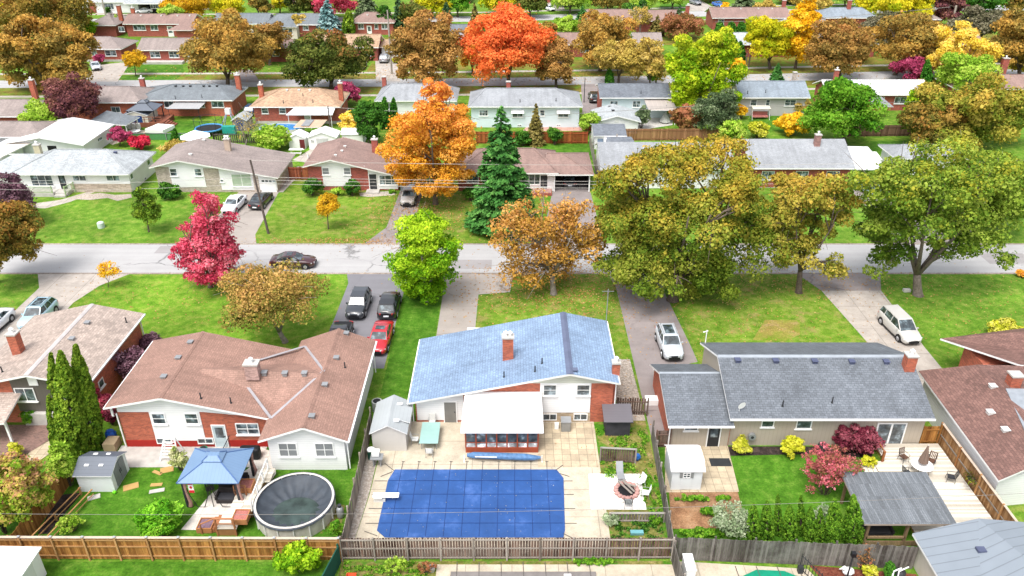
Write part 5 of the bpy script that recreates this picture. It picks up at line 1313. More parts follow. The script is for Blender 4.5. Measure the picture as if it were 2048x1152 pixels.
m = MB(); fbox(m, 'S', 97.25, -33.0, 0, .02, -31.0, .04, 2.0); gd = m.build('garage_door', WHITE, h); m = MB(); [fbox(m, 'S', 97.25, -32.8+k*.48, .041, 1.45, -32.45+k*.48, .05, 1.7) for k in range(4)]; m.build('pane', GLASS, gd)
chimney(h, *on_roof(f, 457, 300), 3.5, 5.3, .75, .6, flat('beige_brick', A('#cdb9a6'), .8), 2); roof_bits(h, f, [on_roof(f, *p) for p in ((408,281),(381,310))], [], vmat=OFFW)
h, f = split_level('red brick and white split level house with rose brown roof and arched door', -27.2, -14.6, -23.5, 97.2, 106.5, 3.55, 2.2, 4.5, SH_ROSE, BRICK_RED)
panel(h, 'S', 97.9, -24.9, -21.2, .6, 3.4, WSIDE, .05); panel(h, 'S', 97.9, 0, 0, 0, 0, WSIDE, .06, prof=[(-26.7,3.4),(-19.2,3.15),(-19.2,3.4),(-23.5,4.25),(-26.7,3.5)])
panel(h, 'S', 97.9, 0, 0, 0, 0, WSIDE, .04, prof=[(-18.9,.2),(-15.1,.2),(-15.1,2.15),(-18.9,3.2)])
for x in (-24.4, -21.6): window(h, 'S', 97.84, x, 2.2, .95, 1.0, 1, 2, pane=BLIND)
door(h, 'S', 97.84, -18.3, .95, 2.1, DARK, z=.2); window(h, 'S', 97.84, -16.3, .8, 2.4, 1.35, 3, 2)
m = MB(); m.box(-19.2,96.6,0,-17.5,97.88,.2); m.build('step', CONC, h)
chimney(h, *on_roof(f, 751, 305), 3.0, 5.1, .8, .6, BRICK_RED, 1); roof_bits(h, f, [on_roof(f, *p) for p in ((684,303),(671,312),(690,294))], [], vmat=OFFW, size=.25)
m = MB(); q = (-27.0, 100.5, 3.6); m.tube([q, (q[0]-.1,q[1]-.05,q[2]+.3)], .03, 5); m.tube([(q[0]-.2,q[1]-.1,q[2]+.35),(q[0]-.1,q[1]-.05,q[2]+.35)], [.4,.08], 12); m.build('satellite_dish', WHITE, h)
m = MB(); m.slab([(-14.9,98.2,2.3),(-10.8,98.2,2.3),(-10.8,104.5,2.5),(-14.9,104.5,2.5)], .12); m.build('carport_roof', [SH_ROSE, OFFW], h)
m = MB(); m.box(-11.0,98.4,0,-10.85,98.55,2.2); m.box(-11.0,103.8,0,-10.85,103.95,2.2); m.build('carport_post', WHITE, h)
# white bungalow with carport behind the spruce
h = thing('house', 'white bungalow with dusty brown hip roof and open carport beside the spruce', 'house', (2, 101, 0))
r, f = roof_hip(h, -7.6, 6.1, 97.0, 106, 2.75, 4.6, 4.0, 3.2, SH_ROSE); r2, f2 = roof_hip(h, 4.6, 10.7, 97.0, 105.6, 2.55, 4.0, 0, 4.0, SH_ROSE)
walls(h, -7.1, 5.6, 97.7, 105.4, 2.65, BRICK_RED); panel(h, 'S', 97.7, -.5, 5.55, 0, 2.6, WSIDE, .05)
window(h, 'S', 97.64, 2.6, .9, 2.2, 1.5, 3, 1); door(h, 'S', 97.64, 4.2, .9, 2.1, DARK, z=.1); window(h, 'S', 97.7, -5.2, 1.2, 1.6, 1.1, 2, 1)
m = MB(); m.box(5.62,104.5,0,10.2,104.7,2.5); m.box(10.05,98,0,10.2,104.5,2.5); m.box(5.61,97.9,0,5.66,104.5,2.5); m.box(5.66,98.0,2.3,10.05,104.5,2.36); m.build('carport_wall', OPENING_SHADE, h); m = MB(); m.box(5.5,97.4,0,5.65,97.6,2.5); m.box(10.1,97.4,0,10.25,97.6,2.45); m.build('carport_post', WHITE, h)  # carport walls and lining coloured near-black so the interior reads as shaded
m = MB(); m.box(1.2,95.9,0,5.2,97.68,.35); m.build('porch', BRICK_RED, h); m = MB(); m.beam((1.3,96,1.2),(5.1,96,1.2),.08,.06)
for k in range(24): m.beam((1.35+k*.16,96,.4),(1.35+k*.16,96,1.2),.05,.04)
m.build('porch_railing', WHITE, h)
# pale house behind the big maples and grey house to its right
SH_GREY2 = shingle('smooth_grey_shingles', A('#b9bdc2'), .34, .18, .85, .1)
h = thing('house', 'pale house almost hidden behind the great green maple', 'house', (20, 102, 0))
r, f = roof_gx(h, 11.6, 29.5, 98, 108, 103.5, 3.0, 3.0, 4.8, SH_GREY2); walls(h, 12, 29, 98.6, 107.5, 2.9, WSIDE, prof=[(98.6,2.85),(103.5,4.55),(107.5,2.85)], axis='x')
for x in (14.5, 18.5, 23.5): window(h, 'S', 98.6, x, 1.1, 1.8, 1.2, 2, 1)
h = thing('house', 'brick bungalow with smooth grey roof and white flat carport right of the maples', 'house', (39, 103, 0))
r, f = roof_gx(h, 31.3, 45.2, 98.4, 108.4, 103.6, 2.9, 2.9, 5.2, SH_GREY2); walls(h, 31.8, 44.8, 99.0, 107.8, 2.8, BRICK_RED, prof=[(99,2.78),(103.6,4.9),(107.8,2.78)], axis='x')
m = MB(); m.slab([(44.6,98.8,2.7),(49.6,98.8,2.7),(50.4,107.5,2.8),(45.2,107.5,2.9)], .2); m.build('carport_roof', [flat('white_felt', A('#e9eaec',1.3), .8, var=.06), WHITE], h)
for x, y in ((49.3,99.1),(49.8,107)): m = MB(); m.box(x-.08,y-.08,0,x+.08,y+.08,2.5); m.build('carport_post', WHITE, h)
for x in (34, 38.5, 42.6): window(h, 'S', 99.0, x, 1.1, 1.7, 1.2, 2, 1)
chimney(h, *on_roof(f, 1633, 290), 3.8, 6.1, .75, .6, brick('pinkish_brick', A('#b08078')), 1)
# ================================================================== SECOND ROW: backs of the houses on the next street
h = thing('house', 'orange brick house cut by the left edge beside the white garage', 'house', (-79, 120, 0))
def hip_house(label, x0, x1, y0, y1, ze, zr, il, ir, sh, wm, found=None, ridge_y=None, **kw):
    h = thing('house', label, 'house', ((x0+x1)/2, (y0+y1)/2, 0)); r, f = roof_hip(h, x0, x1, y0, y1, ze, zr, il, ir, sh, yr=ridge_y)
    pr = None
    yr = (y0+y1)/2 if ridge_y is None else ridge_y
    if not (il and ir):
        xa, xb = (x0+.5, x1-.5 if not ir else x1-max(.5, ir)); xa = xa if not il else x0+max(.5, il)
        m = MB(); m.prism([(y0+.6,ze-.2),(yr,zr-.22),(y1-.6,ze-.2)], xa, xb, 'x'); m.build('gable_wall', wm, h)
    walls(h, x0+.5, x1-.5, y0+.6, y1-.6, ze-.12, wm, base=found); return h, f
bpy.data.objects.remove(h)
SH_TAN = shingle('tan_shingles', A('#d9b493'), .36, .2, .75, .25); SH_SLATE = shingle('slate_grey_shingles', A('#8f979d'), .34, .18, .8, .12); SH_LBLUE = shingle('blue_grey_shingles', A('#a9b6c2'), .36, .2, .8, .12)
h, f = hip_house('orange brick house cut by the left edge, upper of the pair', -88, -74.0, 121.5, 130, 3.0, 4.6, 4, 4, SH_TAUPE, BRICK); window(h, 'E', -74.5, 122.8, 1.6, 1.2, .9, 2, 1); window(h, 'S', 122.1, -76.5, 1.3, 1.5, 1.1)
h, f = hip_house('white walled house with flat taupe roof cut by the left edge', -88, -68.8, 111.5, 119.5, 2.9, 4.0, 4, 3.5, SH_TAUPE, WSIDE); window(h, 'E', -69.3, 113.4, 1.3, 1.2, .8, 2, 1)
h, f = hip_house('taupe roofed orange brick house behind the dark maroon tree', -77.5, -61.4, 128.8, 138, 3.2, 4.7, 4, 3.5, SH_TAUPE, BRICK); chimney(h, *G(70,190,3.6)[:2], 3, 6.1, .8, .7, BRICK, 1); window(h, 'S', 129.4, -66, 1.3, 1.5, 1)
m = MB(); m.box(-61.9,133.5,0,-60.2,136.5,2.6); m.build('sunroom_wall', OFFW, h); window(h, 'E', -60.2, 135, 1.2, 2.4, 1.1, 3, 1); window(h, 'S', 133.5, -61.0, 1.2, 1.3, 1.1, 2, 1)
h, f = hip_house('brick bungalow with slate grey hip roof and six ridge vents', -64.4, -46.9, 131.2, 140, 2.9, 4.5, 6.1, 4.0, SH_SLATE, BRICK)
roof_bits(h, f, [(x, 134.9) for x in (-57.6,-56.3,-55.1,-52.8,-51.8,-50.5)], [on_roof(f, 351, 197), on_roof(f, 404, 195)], size=.3, vmat=DARK)
for x, w in ((-58.0,1.7),(-52.5,1.0),(-49.8,2.1)): window(h, 'S', 131.8, x, 1.5, w, 1.1, 2, 1)
chimney(h, -47.6, 137.3, 2.5, 5.6, .8, .7, BRICK, 1); chimney(h, -63.9, 136.5, 3, 5.2, .8, .6, BRICK_RED, 1)
m = MB(); m.slab([(-57.6,129.2,2.0),(-52.0,129.2,2.0),(-51.6,131.7,2.5),(-56.8,131.7,2.5)], .07); m.build('awning', [siding('grey_ribbed_awning', A('#b9b9ba'), .5, True, .8), DARK], h)
for x in (-57.3, -52.3): m = MB(); m.cyl(x, 129.4, 0, 1.95, .05, n=6); m.build('awning_post', DARK, h)
h, f = hip_house('red brick bungalow with tan hip roof and white awning behind the blue pool', -42.9, -28.0, 126.9, 135.8, 3.0, 4.9, 4.4, 4.2, SH_TAN, BRICK_RED, CONC)
roof_bits(h, f, [on_roof(f, *p) for p in ((574,181),(598,181),(620,181))], [on_roof(f, 567,206), on_roof(f, 606,192), on_roof(f, 626,205)], size=.3, vmat=OFFW)
for x, w in ((-40.6,1.1),(-37.7,1.1)): window(h, 'S', 127.5, x, 1.7, w, .95, 1, 2)
chimney(h, -42.0, 131.5, 3.2, 5.4, .7, .7, BRICK, 1); chimney(h, -28.4, 130.2, 2, 6.0, .7, .7, BRICK, 1); door(h, 'S', 127.5, -33.7, .9, 2, OFFW)
m = MB(); m.slab([(-36.4,124.5,2.35),(-28.9,124.5,2.35),(-28.9,127.4,2.8),(-35.6,127.4,2.8)], .06); m.build('awning', [siding('white_panel_awning', A('#dfe6ea',1.3), 1.2, True, .75), WHITE], h)
for x in (-36.1, -32.5, -29.2): m = MB(); m.cyl(x, 124.7, 0, 2.3, .05, n=6); m.build('awning_post', WHITE, h)
s = thing('pergola_shelter', 'low tan roofed shelter beside the blue oval pool', 'shelter', (-31, 121, 0))
m = MB(); m.slab([(-34.0,119.4,1.9),(-29.8,119.4,1.9),(-29.4,122.8,2.1),(-33.6,122.8,2.1)], .08); m.build('roof', [flat('tan_panel', A('#d8b79c'), .8), WHITE], s); m = MB(); m.slab([(-32.9,119.7,2.05),(-31.6,119.7,2.05),(-31.4,122.5,2.2),(-32.7,122.5,2.2)], .03); m.build('skylight', GREYM, s)
for x in (-33.8, -30.0): m = MB(); m.box(x-.06,119.5,0,x+.06,119.62,1.85); m.build('post', WHITE, s)
h, f = hip_house('grey roofed house hidden behind the tall orange maple', -23, -9.2, 130.5, 139, 3.0, 4.8, 2.5, 2.5, SH_GREY2, WSIDE); chimney(h, -22.4, 138.5, 3, 5.0, .7, .6, BRICK_RED, 0); window(h, 'S', 131.1, -20.7, 1.4, 1.2, 1.1)
h, f = hip_house('long pale blue house with grey hip roof and white window awnings', -7.1, 11.4, 124.9, 134, 3.6, 5.4, 2.8, 4.2, SH_GREY2, BSIDE)
for x in (-4.6, 4.9): window(h, 'S', 125.5, x, 1.9, 1.4 if x < 0 else .8, 1.0, 3 if x < 0 else 1, 2)
for x in (.9, 8.3):
    window(h, 'S', 125.5, x, 1.7, 1.7, 1.1, 2, 1); m = MB(); m.slab([(x-1.05,124.85,2.5),(x+1.05,124.85,2.5),(x+1.05,125.48,2.95),(x-1.05,125.48,2.95)], .04); m.build('window_awning', WHITE, h)
for x in (1.2, 7.6): window(h, 'S', 125.5, x, .15, .7, .35, 2, 1, sill=False)
roof_bits(h, f, [], [on_roof(f, 1040, 204), on_roof(f, 1112, 202)]); chimney(h, -.6, 131.5, 4.5, 5.9, .7, .6, BRICK_RED, 0)
SH_DK = shingle('charcoal_shingles', A('#8a919b'), .34, .18, .75, .2)
h, f = hip_house('white house with charcoal roof and corrugated patio cover', 14.6, 26.6, 130.2, 138.5, 3.6, 4.9, 0, 0, SH_DK, BSIDE)
panel(h, 'W', 15.1, 131, 138, 0, 3.4, BRICK_RED, .05)
for x in (17.1, 20.9): window(h, 'S', 130.8, x, 1.8, 1.3, 1.1, 2, 2)
m = MB(); m.slab([(22.3,126.6,2.5),(27.0,126.6,2.5),(26.8,130.7,3.2),(22.1,130.7,3.2)], .07); m.build('patio_cover', [siding('stained_corrugated', A('#c4b9b2'), .75, True, 1.25), WHITE], h)
for x in (22.4, 26.8): m = MB(); m.cyl(x, 126.8, 0, 2.45, .06, n=6); m.build('awning_post', WHITE, h)
roof_bits(h, f, [], [on_roof(f, 1282, 187)])
h = thing('garage', 'white detached garage with pale grey gable roof', 'garage', (16.7, 125, 0))
r, f = roof_gy(h, 13.0, 20.4, 16.6, 121.6, 128.4, 2.1, 2.1, 3.1, SH_LGREY); walls(h, 13.4, 20.0, 122.0, 128, 2, WSIDE, prof=[(13.4,2.0),(16.6,2.9),(20.0,2.0)])
m = MB(); m.box(16.2,121.95,1.9,16.9,121.99,2.4); m.build('gable_vent', OFFW, h); roof_bits(h, f, [on_roof(f, 1226, 222)], [], size=.4, vmat=DARK); m = MB(); q = on_roof(f, 1219, 213); m.box(q[0]-.2,q[1]-.1,f(*q)+.02,q[0]+.3,q[1]+.1,f(*q)+.1); m.build('roof_vent', DARK, h)
h, f = hip_house('pale sided house with smooth blue grey roof', 38.2, 50.2, 131.4, 139.3, 3.3, 5.1, 0, 0, SH_LBLUE, GSIDE)
for x, w in ((40.9,1.1),(43.3,.7),(47.1,1.9)): window(h, 'S', 132.0, x, 1.7, w, 1.1, 2 if w > 1.5 else 1, 2)
m = MB(); m.box(42.9,131.5,0,43.7,131.95,.9); m.build('air_conditioner', GREYM, h); roof_bits(h, f, [], [on_roof(f, 1495,187), on_roof(f, 1531,185)]); chimney(h, 49.0, 137.5, 4, 6.0, .6, .5, BRICK_TAN, 0)
WSTR = siding('white_corrugated_metal', A('#e8e6e8',1.3), .42, True, .45)
h, f = hip_house('red brick house with white corrugated metal roof', 54.2, 72.2, 134.6, 142.5, 2.9, 4.5, 0, 0, WSTR, BRICK_RED)
window(h, 'S', 135.2, 63.9, 1.3, 1.0, 1.1, 1, 2); window(h, 'S', 135.2, 67.2, 1.2, 2.0, 1.2, 2, 1); chimney(h, 56.2, 137.5, 3.5, 6.4, .7, .6, BRICK_RED, 1)
m = MB(); m.slab([(60.2,130.4,2.0),(64.0,130.4,2.0),(63.0,133.5,2.9),(61.0,133.5,2.9)], .07); m.build('canopy', [GREYM, OFFW], h)
h, f = hip_house('low brown roofed house with red chimney at the right edge beyond the maples', 78, 96, 138, 146, 3.0, 4.6, 3, 3, SH_ROSE, BRICK_RED); chimney(h, *G(2004,145,3)[:2], 2.5, 5.6, 1.1, .8, BRICK_RED, 1)
h, f = hip_house('grey roofed bungalow partly screened at the far right', 52.5, 63, 103, 109, 2.6, 3.6, 2, 2, SH_GREY2, WSIDE)
# ================================================================== THIRD AND FOURTH ROWS
h, f = hip_house('red brick bungalow with taupe hip roof behind the parked silver car', -94, -83.2, 171.6, 180.5, 2.8, 4.5, 3, 4.0, SH_TAUPE, BRICK_RED, CONC)
for x, w in ((-89.5,1.2),(-86.0,2.4)): window(h, 'S', 172.2, x, 1.2, w, 1.2, 2, 2)
h, f = hip_house('low red brick bungalow with plain taupe roof beside the yellow sapling', -79.8, -66.5, 170.9, 178.5, 2.7, 4.5, 0, 0, SH_TAUPE, BRICK_RED, OFFW)
for x in (-76.2, -72.2): window(h, 'S', 171.5, x, 1.0, 2.1, 1.3, 2, 2)
door(h, 'S', 171.5, -69.3, 1.0, 2.2, OFFW); m = MB(); m.box(-78.5,169.6,0,-70.0,171.4,.5); m.build('porch', CONC, h)
h, f = hip_house('rose roofed brick house glimpsed between two round brown maples', -56.5, -48, 171.5, 180, 3.0, 4.7, 3, 3.5, SH_ROSE, BRICK_RED); window(h, 'S', 172.1, -50.6, 1.2, 1.5, 1.1)
h, f = hip_house('tan roofed house behind the dark green maple', -43.5, -28.5, 172.3, 181, 3.0, 4.9, 0, 0, SH_TAN, BRICK_RED); window(h, 'S', 172.9, -31.0, 1.0, 1.2, 1.3)
m = MB(); m.slab([(-28.8,174.5,2.5),(-23.6,174.5,2.5),(-23.6,181,2.9),(-28.8,181,2.9)], .1); m.build('garage_roof', [SH_TAN, WHITE], h); m = MB(); m.box(-28.3,175,0,-24,180.5,2.4); m.build('garage_wall', WHITE, h)
for lb, x0, x1, sh_, wm_ in (('grey roofed house hidden by the brown and orange maples', -18, -4, SH_GREY2, WSIDE), ('brown roofed house behind the pale golden tree', 8, 24, SH_ROSE, BRICK_RED), ('small taupe roofed house behind the lime green maple', 26.5, 33, SH_TAUPE, WSIDE),
                          ('grey roofed cottage with white gable between cedars and yellow tree', 49.0, 60.5, SH_LGREY, BRICK_RED), ('grey house hidden behind the round brown maple on the right', 67, 80, SH_GREY2, BRICK_RED), ('brown house hidden behind the orange brown maple on the far right', 88, 103, SH_ROSE, BRICK_RED)):
    h, f = hip_house(lb, x0, x1, 176, 184, 2.8, 4.6, 0, 0, sh_, wm_); window(h, 'S', 176.6, (x0+x1)/2, 1.1, 1.8, 1.2)
# fourth row, backs
h, f = hip_house('brick house with taupe hip roof and tall red chimney, top left', -103.5, -96.2, 198.2, 210, 2.8, 4.6, 4, 4, SH_TAUPE, BRICK_RED); chimney(h, -96.7, 203.0, 3, 6.6, .9, .7, BRICK, 0); window(h, 'S', 198.8, -95.2, 1.2, 1.4, 1.2, 1, 1)
h, f = hip_house('long red brick house with rose roof and white gable, upper left', -94.5, -77.5, 198.3, 206.5, 3.1, 4.8, 0, 0, SH_ROSE, BRICK_RED)
for x, w in ((-90.8,3.0),(-87.2,1.8),(-80.0,1.2)): window(h, 'S', 198.9, x, 1.5, w, 1.3, 3 if w > 2 else 2, 1)
door(h, 'S', 198.9, -83.4, 1.2, 2.4, WHITE, glassed=True); panel(h, 'E', -78.0, 199, 206, 0, 2.9, WSIDE, .04); chimney(h, -93.4, 203, 3.5, 6, .8, .7, BRICK, 1)
m = MB(); m.slab([(-82.5,194.5,2.3),(-76.5,194.5,2.3),(-77.5,198.5,3.4),(-80,198.5,3.4)], .1); m.slab([(-76.5,194.5,2.3),(-74.5,198,2.8),(-77.5,198.5,3.4)], .1); m.build('porch_roof', [SH_ROSE, WHITE], h); m = MB(); m.box(-80.5,195.2,0,-76.6,198.8,2.2); m.build('porch_wall', BRICK_RED, h)
roof_bits(h, f, [(x, 201.5) for x in (-91,-86,-82,-79)], [], vmat=OFFW)
h, f = hip_house('grey roofed house behind the large golden brown maple', -73, -59.5, 199, 207.5, 3.0, 4.8, 0, 0, SH_SLATE, WSIDE)
h, f = hip_house('cream and brick house with grey cross hip roof beside the blue spruce', -60.5, -45.2, 198, 207, 3.0, 4.8, 3, 2.5, SH_SLATE, BRICK_RED)
m = MB(); m.slab([(-57.2,195.5,2.9),(-54.2,195.5,2.9),(-54.2,201,4.6)], .1); m.slab([(-57.2,195.5,2.9),(-51.4,195.5,2.9),(-54.2,200.5,4.4)], .1); m.build('porch_roof', [SH_SLATE, OFFW], h); m = MB(); m.box(-56.8,196,0,-51.8,198.5,2.8); m.build('bay_wall', CREAM, h)
window(h, 'S', 196.0, -54.3, 1.1, 3.0, 1.4, 3, 1); window(h, 'S', 198.6, -50.2, 1.6, 1.4, 1.1); window(h, 'S', 198.6, -58.6, 1.6, 1.2, 1.1); panel(h, 'S', 198.6, -60, -57, 0, 2.7, WSIDE, .04)
h, f = hip_house('red brick house with rose hip roof right of the columnar cedar', -39.5, -28.8, 200.5, 209, 3.0, 4.8, 3, 3, SH_ROSE, BRICK_RED)
for x in (-37.2, -31.4, -33.4): window(h, 'S', 201.1, x, 1.4, 1.4 if x != -33.4 else .9, 1.2, 2 if x != -33.4 else 1, 1)
door(h, 'S', 201.1, -35.2, 1.0, 2.1, WHITE, glassed=True); roof_bits(h, f, [(-35.8,203.5),(-33.2,203.5)], [], vmat=OFFW)
h, f = hip_house('small dark roofed white house above the orange red maple', -14.6, -9.0, 190, 196, 2.6, 4.0, 0, 0, SH_DK, WSIDE)
h, f = hip_house('rose roofed house in front of the third street, top centre', 19.0, 30.5, 206, 214, 2.8, 4.6, 0, 0, SH_ROSE, BRICK_RED)
h, f = hip_house('taupe roofed house behind the bare pale tree', 30.8, 42.5, 204, 212, 2.8, 4.8, 0, 0, SH_ROSE, BRICK_RED); chimney(h, *G(1374,28,4)[:2], 3, 6, .9, .7, BRICK_RED, 1)
h, f = hip_house('long pinkish brown roofed house above the cedar hedge', 50.5, 70.5, 207, 216.5, 3.0, 4.8, 0, 0, SH_ROSE, BRICK_RED); chimney(h, 70, 213, 3, 6.2, .9, .7, BRICK_RED, 0); roof_bits(h, f, [(x, 211) for x in (54,58.5,63,66.5)], [], vmat=OFFW)
for x, w in ((53,1.5),(60,1.5),(66,1.5)): window(h, 'S', 207.6, x, 1.4, w, 1.1)
h, f = hip_house('grey roofed house right of the golden yellow tree', 79, 92.5, 207, 216, 3.0, 4.8, 2.5, 3, SH_LBLUE, BRICK_RED); chimney(h, *G(1696,22,4)[:2], 3.5, 6.6, .9, .7, BRICK_RED, 0); window(h, 'S', 207.6, 86, 1.4, 1.5, 1.1)
h, f = hip_house('taupe roofed brick house in the upper right corner area', 94.5, 108, 206, 214, 2.8, 4.4, 3, 3, SH_TAUPE, BRICK_RED)
h, f = hip_house('grey house behind the lime maple on the upper right', 64.5, 78, 196, 204, 2.6, 4.0, 2, 2, SH_GREY2, WSIDE)
# fifth row, north side of the third street
h, f = hip_house('white fronted house with open carport at the top left edge', -124, -104.5, 231.5, 241, 3.0, 4.8, 4, 4, SH_LGREY, WSIDE); panel(h, 'S', 232.1, -119.0, -117.0, 0, 2.8, BRICK_RED, .1); window(h, 'S', 232.1, -113.5, .9, 3.2, 1.6, 4, 1)
m = MB(); m.slab([(-108,229.5,2.9),(-98,229.5,2.9),(-98,240,3.4),(-108,240,3.4)], .2); m.build('carport_roof', [SH_LGREY, WHITE], h); m = MB(); m.box(-107.5,238.5,0,-102,239.5,2.8); m.box(-101.8,232,0,-98.5,239,2.8); m.build('carport_wall', OPENING_SHADE, h); window(h, 'S', 232, -100.1, 1.2, 2.8, 1.2, 4, 1, proud=.1)
h, f = hip_house('stone fronted bungalow with grey roof at the top left', -101, -86.5, 236, 246, 3.0, 4.8, 3, 3, SH_TAUPE, STONE)
for x in (-97, -93.2): window(h, 'S', 236.6, x, 1.1, 2.6, 1.2, 3, 1)
door(h, 'S', 236.6, -89, 1.1, 2.2, WHITE, glassed=True)
for lb, x0, x1, y, sh_ in (('taupe house beyond the crimson maple at the top', -72, -56, 246, SH_TAUPE), ('grey house beyond the third street, top centre left', -28, -12, 247, SH_SLATE), ('white fronted house behind the green trees, top centre', -4, 12, 249, SH_LGREY), ('brick house behind the top centre lawn', 40, 58, 254, SH_ROSE), ('brick house beside the parked blue car at the top', 62, 76, 262, SH_TAUPE), ('grey house beyond the wide dark spruce', 84, 99, 262, SH_SLATE), ('rose roofed house beyond the third street, top right', 110, 126, 264, SH_ROSE), ('grey roofed house at the top right corner', 134, 150, 262, SH_SLATE)):
    h, f = hip_house(lb, x0, x1, y, y+9, 3.0, 4.8, 3, 3, sh_, BRICK_RED); window(h, 'S', y+.6, x0+4, 1.1, 2.2, 1.2, 3, 1); window(h, 'S', y+.6, x1-4, 1.1, 1.6, 1.2); door(h, 'S', y+.6, (x0+x1)/2, 1.1, 2.1, WHITE)
# ================================================================== BACKYARD BUILDINGS BETWEEN THE ROWS
h = thing('garage', 'white garage with bright white gable roof, left backyard', 'garage', (-66, 115, 0))
r, f = roof_gy(h, -74, -61.8, -67.9, 109.5, 119.5, 2.55, 2.35, 3.5, flat('white_shingle', A('#f1f2f3',1.25), .8, var=.05), WHITE)
walls(h, -73.5, -62.2, 110.2, 119, 2.5, WSIDE, prof=[(-73.5,2.4),(-67.9,3.3),(-62.2,2.25)]); window(h, 'E', -62.2, 115, 1.2, 1.4, .5, 3, 1); m = MB(); fbox(m, 'S', 110.2, -67.5, 0, .05, -66.2, .03, 2.0); m.build('door', OPENING_SHADE, h)
m = MB(); fbox(m, 'S', 110.2, -72.8, 0, .05, -68.5, .03, 2.1); m.build('garage_door', WHITE, h)
s = thing('carport', 'dark grey low roofed carport behind the white garage', 'carport', (-62.5, 121.5, 0))
m = MB(); m.slab([(-66.5,120.0,2.4),(-60.0,119.6,2.2),(-59.5,123.5,2.3),(-65.5,125.5,2.8)], .12); m.build('roof', [SH_SLATE, WHITE], s)
for x, y in ((-60.3,120),(-59.9,123.2),(-66,120.4)): m = MB(); m.box(x-.07,y-.07,0,x+.07,y+.07,2.1); m.build('post', OFFW, s)
shed('cream shed with grey roof and navy roller door', -63.2, -59.2, 125.5, 129.5, 2.0, 2.7, 'y', CREAM, SLATE, flat('navy_door', A('#274a86'), .6), 'S', 2.2, dh=1.8)
s = thing('garage', 'low garage with flat off-white roof at the left edge', 'garage', (-73, 106, 0))
m = MB(); m.slab([(-84,101.5,2.1),(-70.8,104.5,2.3),(-69.6,110.2,2.5),(-80.5,110.5,2.4)], .12); m.build('roof', [flat('stained_white_roof', A('#e0d6cc',1.3), .9), WHITE], s); m = MB(); m.box(-80,103.5,0,-70.9,109.8,2.1); m.build('wall', OFFW, s)
s = thing('tent', 'white octagonal canopy tent beside the dark picket fence', 'tent', (-48.0, 116.5, 0))
m = MB(); m.tube([(-48.2,116.2,1.5),(-48.2,116.2,2.35)], [2.3,.25], 8); m.build('canopy', flat('white_canvas', A('#f6f6f6',1.2), .8, var=.03), s)
m = MB(); m.tube([(-48.2,116.2,0),(-48.2,116.2,1.5)], [1.9,2.1], 8); m.build('tent_wall', flat('white_canvas', A('#f6f6f6'), .8), s)
PLW2 = flat('bright_white_resin', A('#f4f4f2',1.2), .5, var=.03)
s = shed('white garden shed with domed roof and maroon door, left of three', -33.6, -31.2, 114.6, 117.0, 1.7, 2.35, 'y', PLW2, PLW2, None); m = MB(); m.box(-32.0,114.55,.05,-31.25,114.59,1.5); m.build('door', flat('maroon_door', A('#7a3034'), .7), s)
s = shed('white garden shed with grey double doors, middle of three', -30.6, -26.4, 114.4, 117.4, 1.9, 2.7, 'y', PLW2, PLW2, flat('light_grey_door', A('#cfcfcf',1.3), .6), 'S', 1.8)
for x in (-30.0, -27.0): window(s, 'S', 114.4, x, 1.1, .4, .4, 2, 2, sill=False, fw=.03)
s = shed('white garden shed with curved white roof, right of three', -26.0, -22.8, 116.6, 119.6, 1.7, 2.2, 'x', PLW2, PLW2, None)
shed('pale grey playhouse shed by the brick wall of the slate roofed house', -44.9, -42.6, 123.6, 126.8, 1.7, 2.4, 'y', flat('weathered_grey_wall', A('#8e8c90'), .8), GRS, flat('navy_door', A('#274a86'), .6), 'S', 1.0)
s = thing('shed', 'two part white workshop shed with grey roof behind the big maple', 'shed', (14.5, 114, 0))
m = MB(); m.slab([(12.2,114.2,2.2),(17.2,114.2,2.2),(17.2,117.5,3.0),(12.2,117.5,3.0)], .1); m.slab([(12.2,117.5,3.0),(17.2,117.5,3.0),(17.2,120,2.3),(12.2,120,2.3)], .1); m.slab([(13.4,110.2,1.9),(18.2,110.6,1.9),(17.6,112.6,2.6),(14.0,112.6,2.6)], .1); m.build('roof', [SH_DK, WHITE], s)
m = MB(); m.box(12.4,114.5,0,17.0,119.7,2.15); m.box(13.7,110.9,0,17.6,114.4,1.9); m.build('wall', WSIDE, s); door(s, 'S', 114.5, 13.3, .95, 1.7, flat('blue_grey_door', A('#8fa3c0'), .6)); window(s, 'S', 114.5, 15.2, .9, .5, .8, 1, 1); window(s, 'S', 114.5, 16.5, .9, .4, .8, 1, 1)
s = thing('gazebo', 'dark grey hipped gazebo over a timber deck', 'gazebo', (-60.2, 127.5, 0))
hiproof(s, -62.6, -58.0, 125.6, 129.6, 2.7, 3.6, .5, .4, SLATE, DARK); hiproof(s, -61.1, -59.5, 127, 128.2, 3.65, 3.95, .3, .2, SLATE, DARK, 'cupola')
for x, y in ((-62.4,125.8),(-58.2,125.8),(-62.4,129.3),(-58.2,129.3)): m = MB(); m.box(x-.07,y-.07,.8,x+.07,y+.07,2.7); m.build('post', DARK, s)
d = thing('deck', 'reddish timber deck with stairs under the dark gazebo', 'deck', (-59.5, 127.2, 0)); RT = flat('red_timber', A('#9a5f4a'), .8, var=.2)
m = MB(); m.box(-62.8,125.4,0,-56.8,130.0,.8); m.build('deck_platform', RT, d); m = MB()
for a, b in (((-62.7,125.5),(-57,125.5)),((-62.7,125.5),(-62.7,130))): m.beam((*a,1.7),(*b,1.7),.08,.08); m.beam((*a,1.3),(*b,1.3),.04,.05)
for x in (-62.7,-61.2,-59.8,-58.4,-57): m.box(x-.05,125.45,.8,x+.05,125.55,1.75)
m.build('railing', RT, d)
for k in range(4): m = MB(); m.box(-56.7+.35*k,125.6,0,-56.36+.35*k,127.4,.7-.17*k); m.build('step', RT, d)
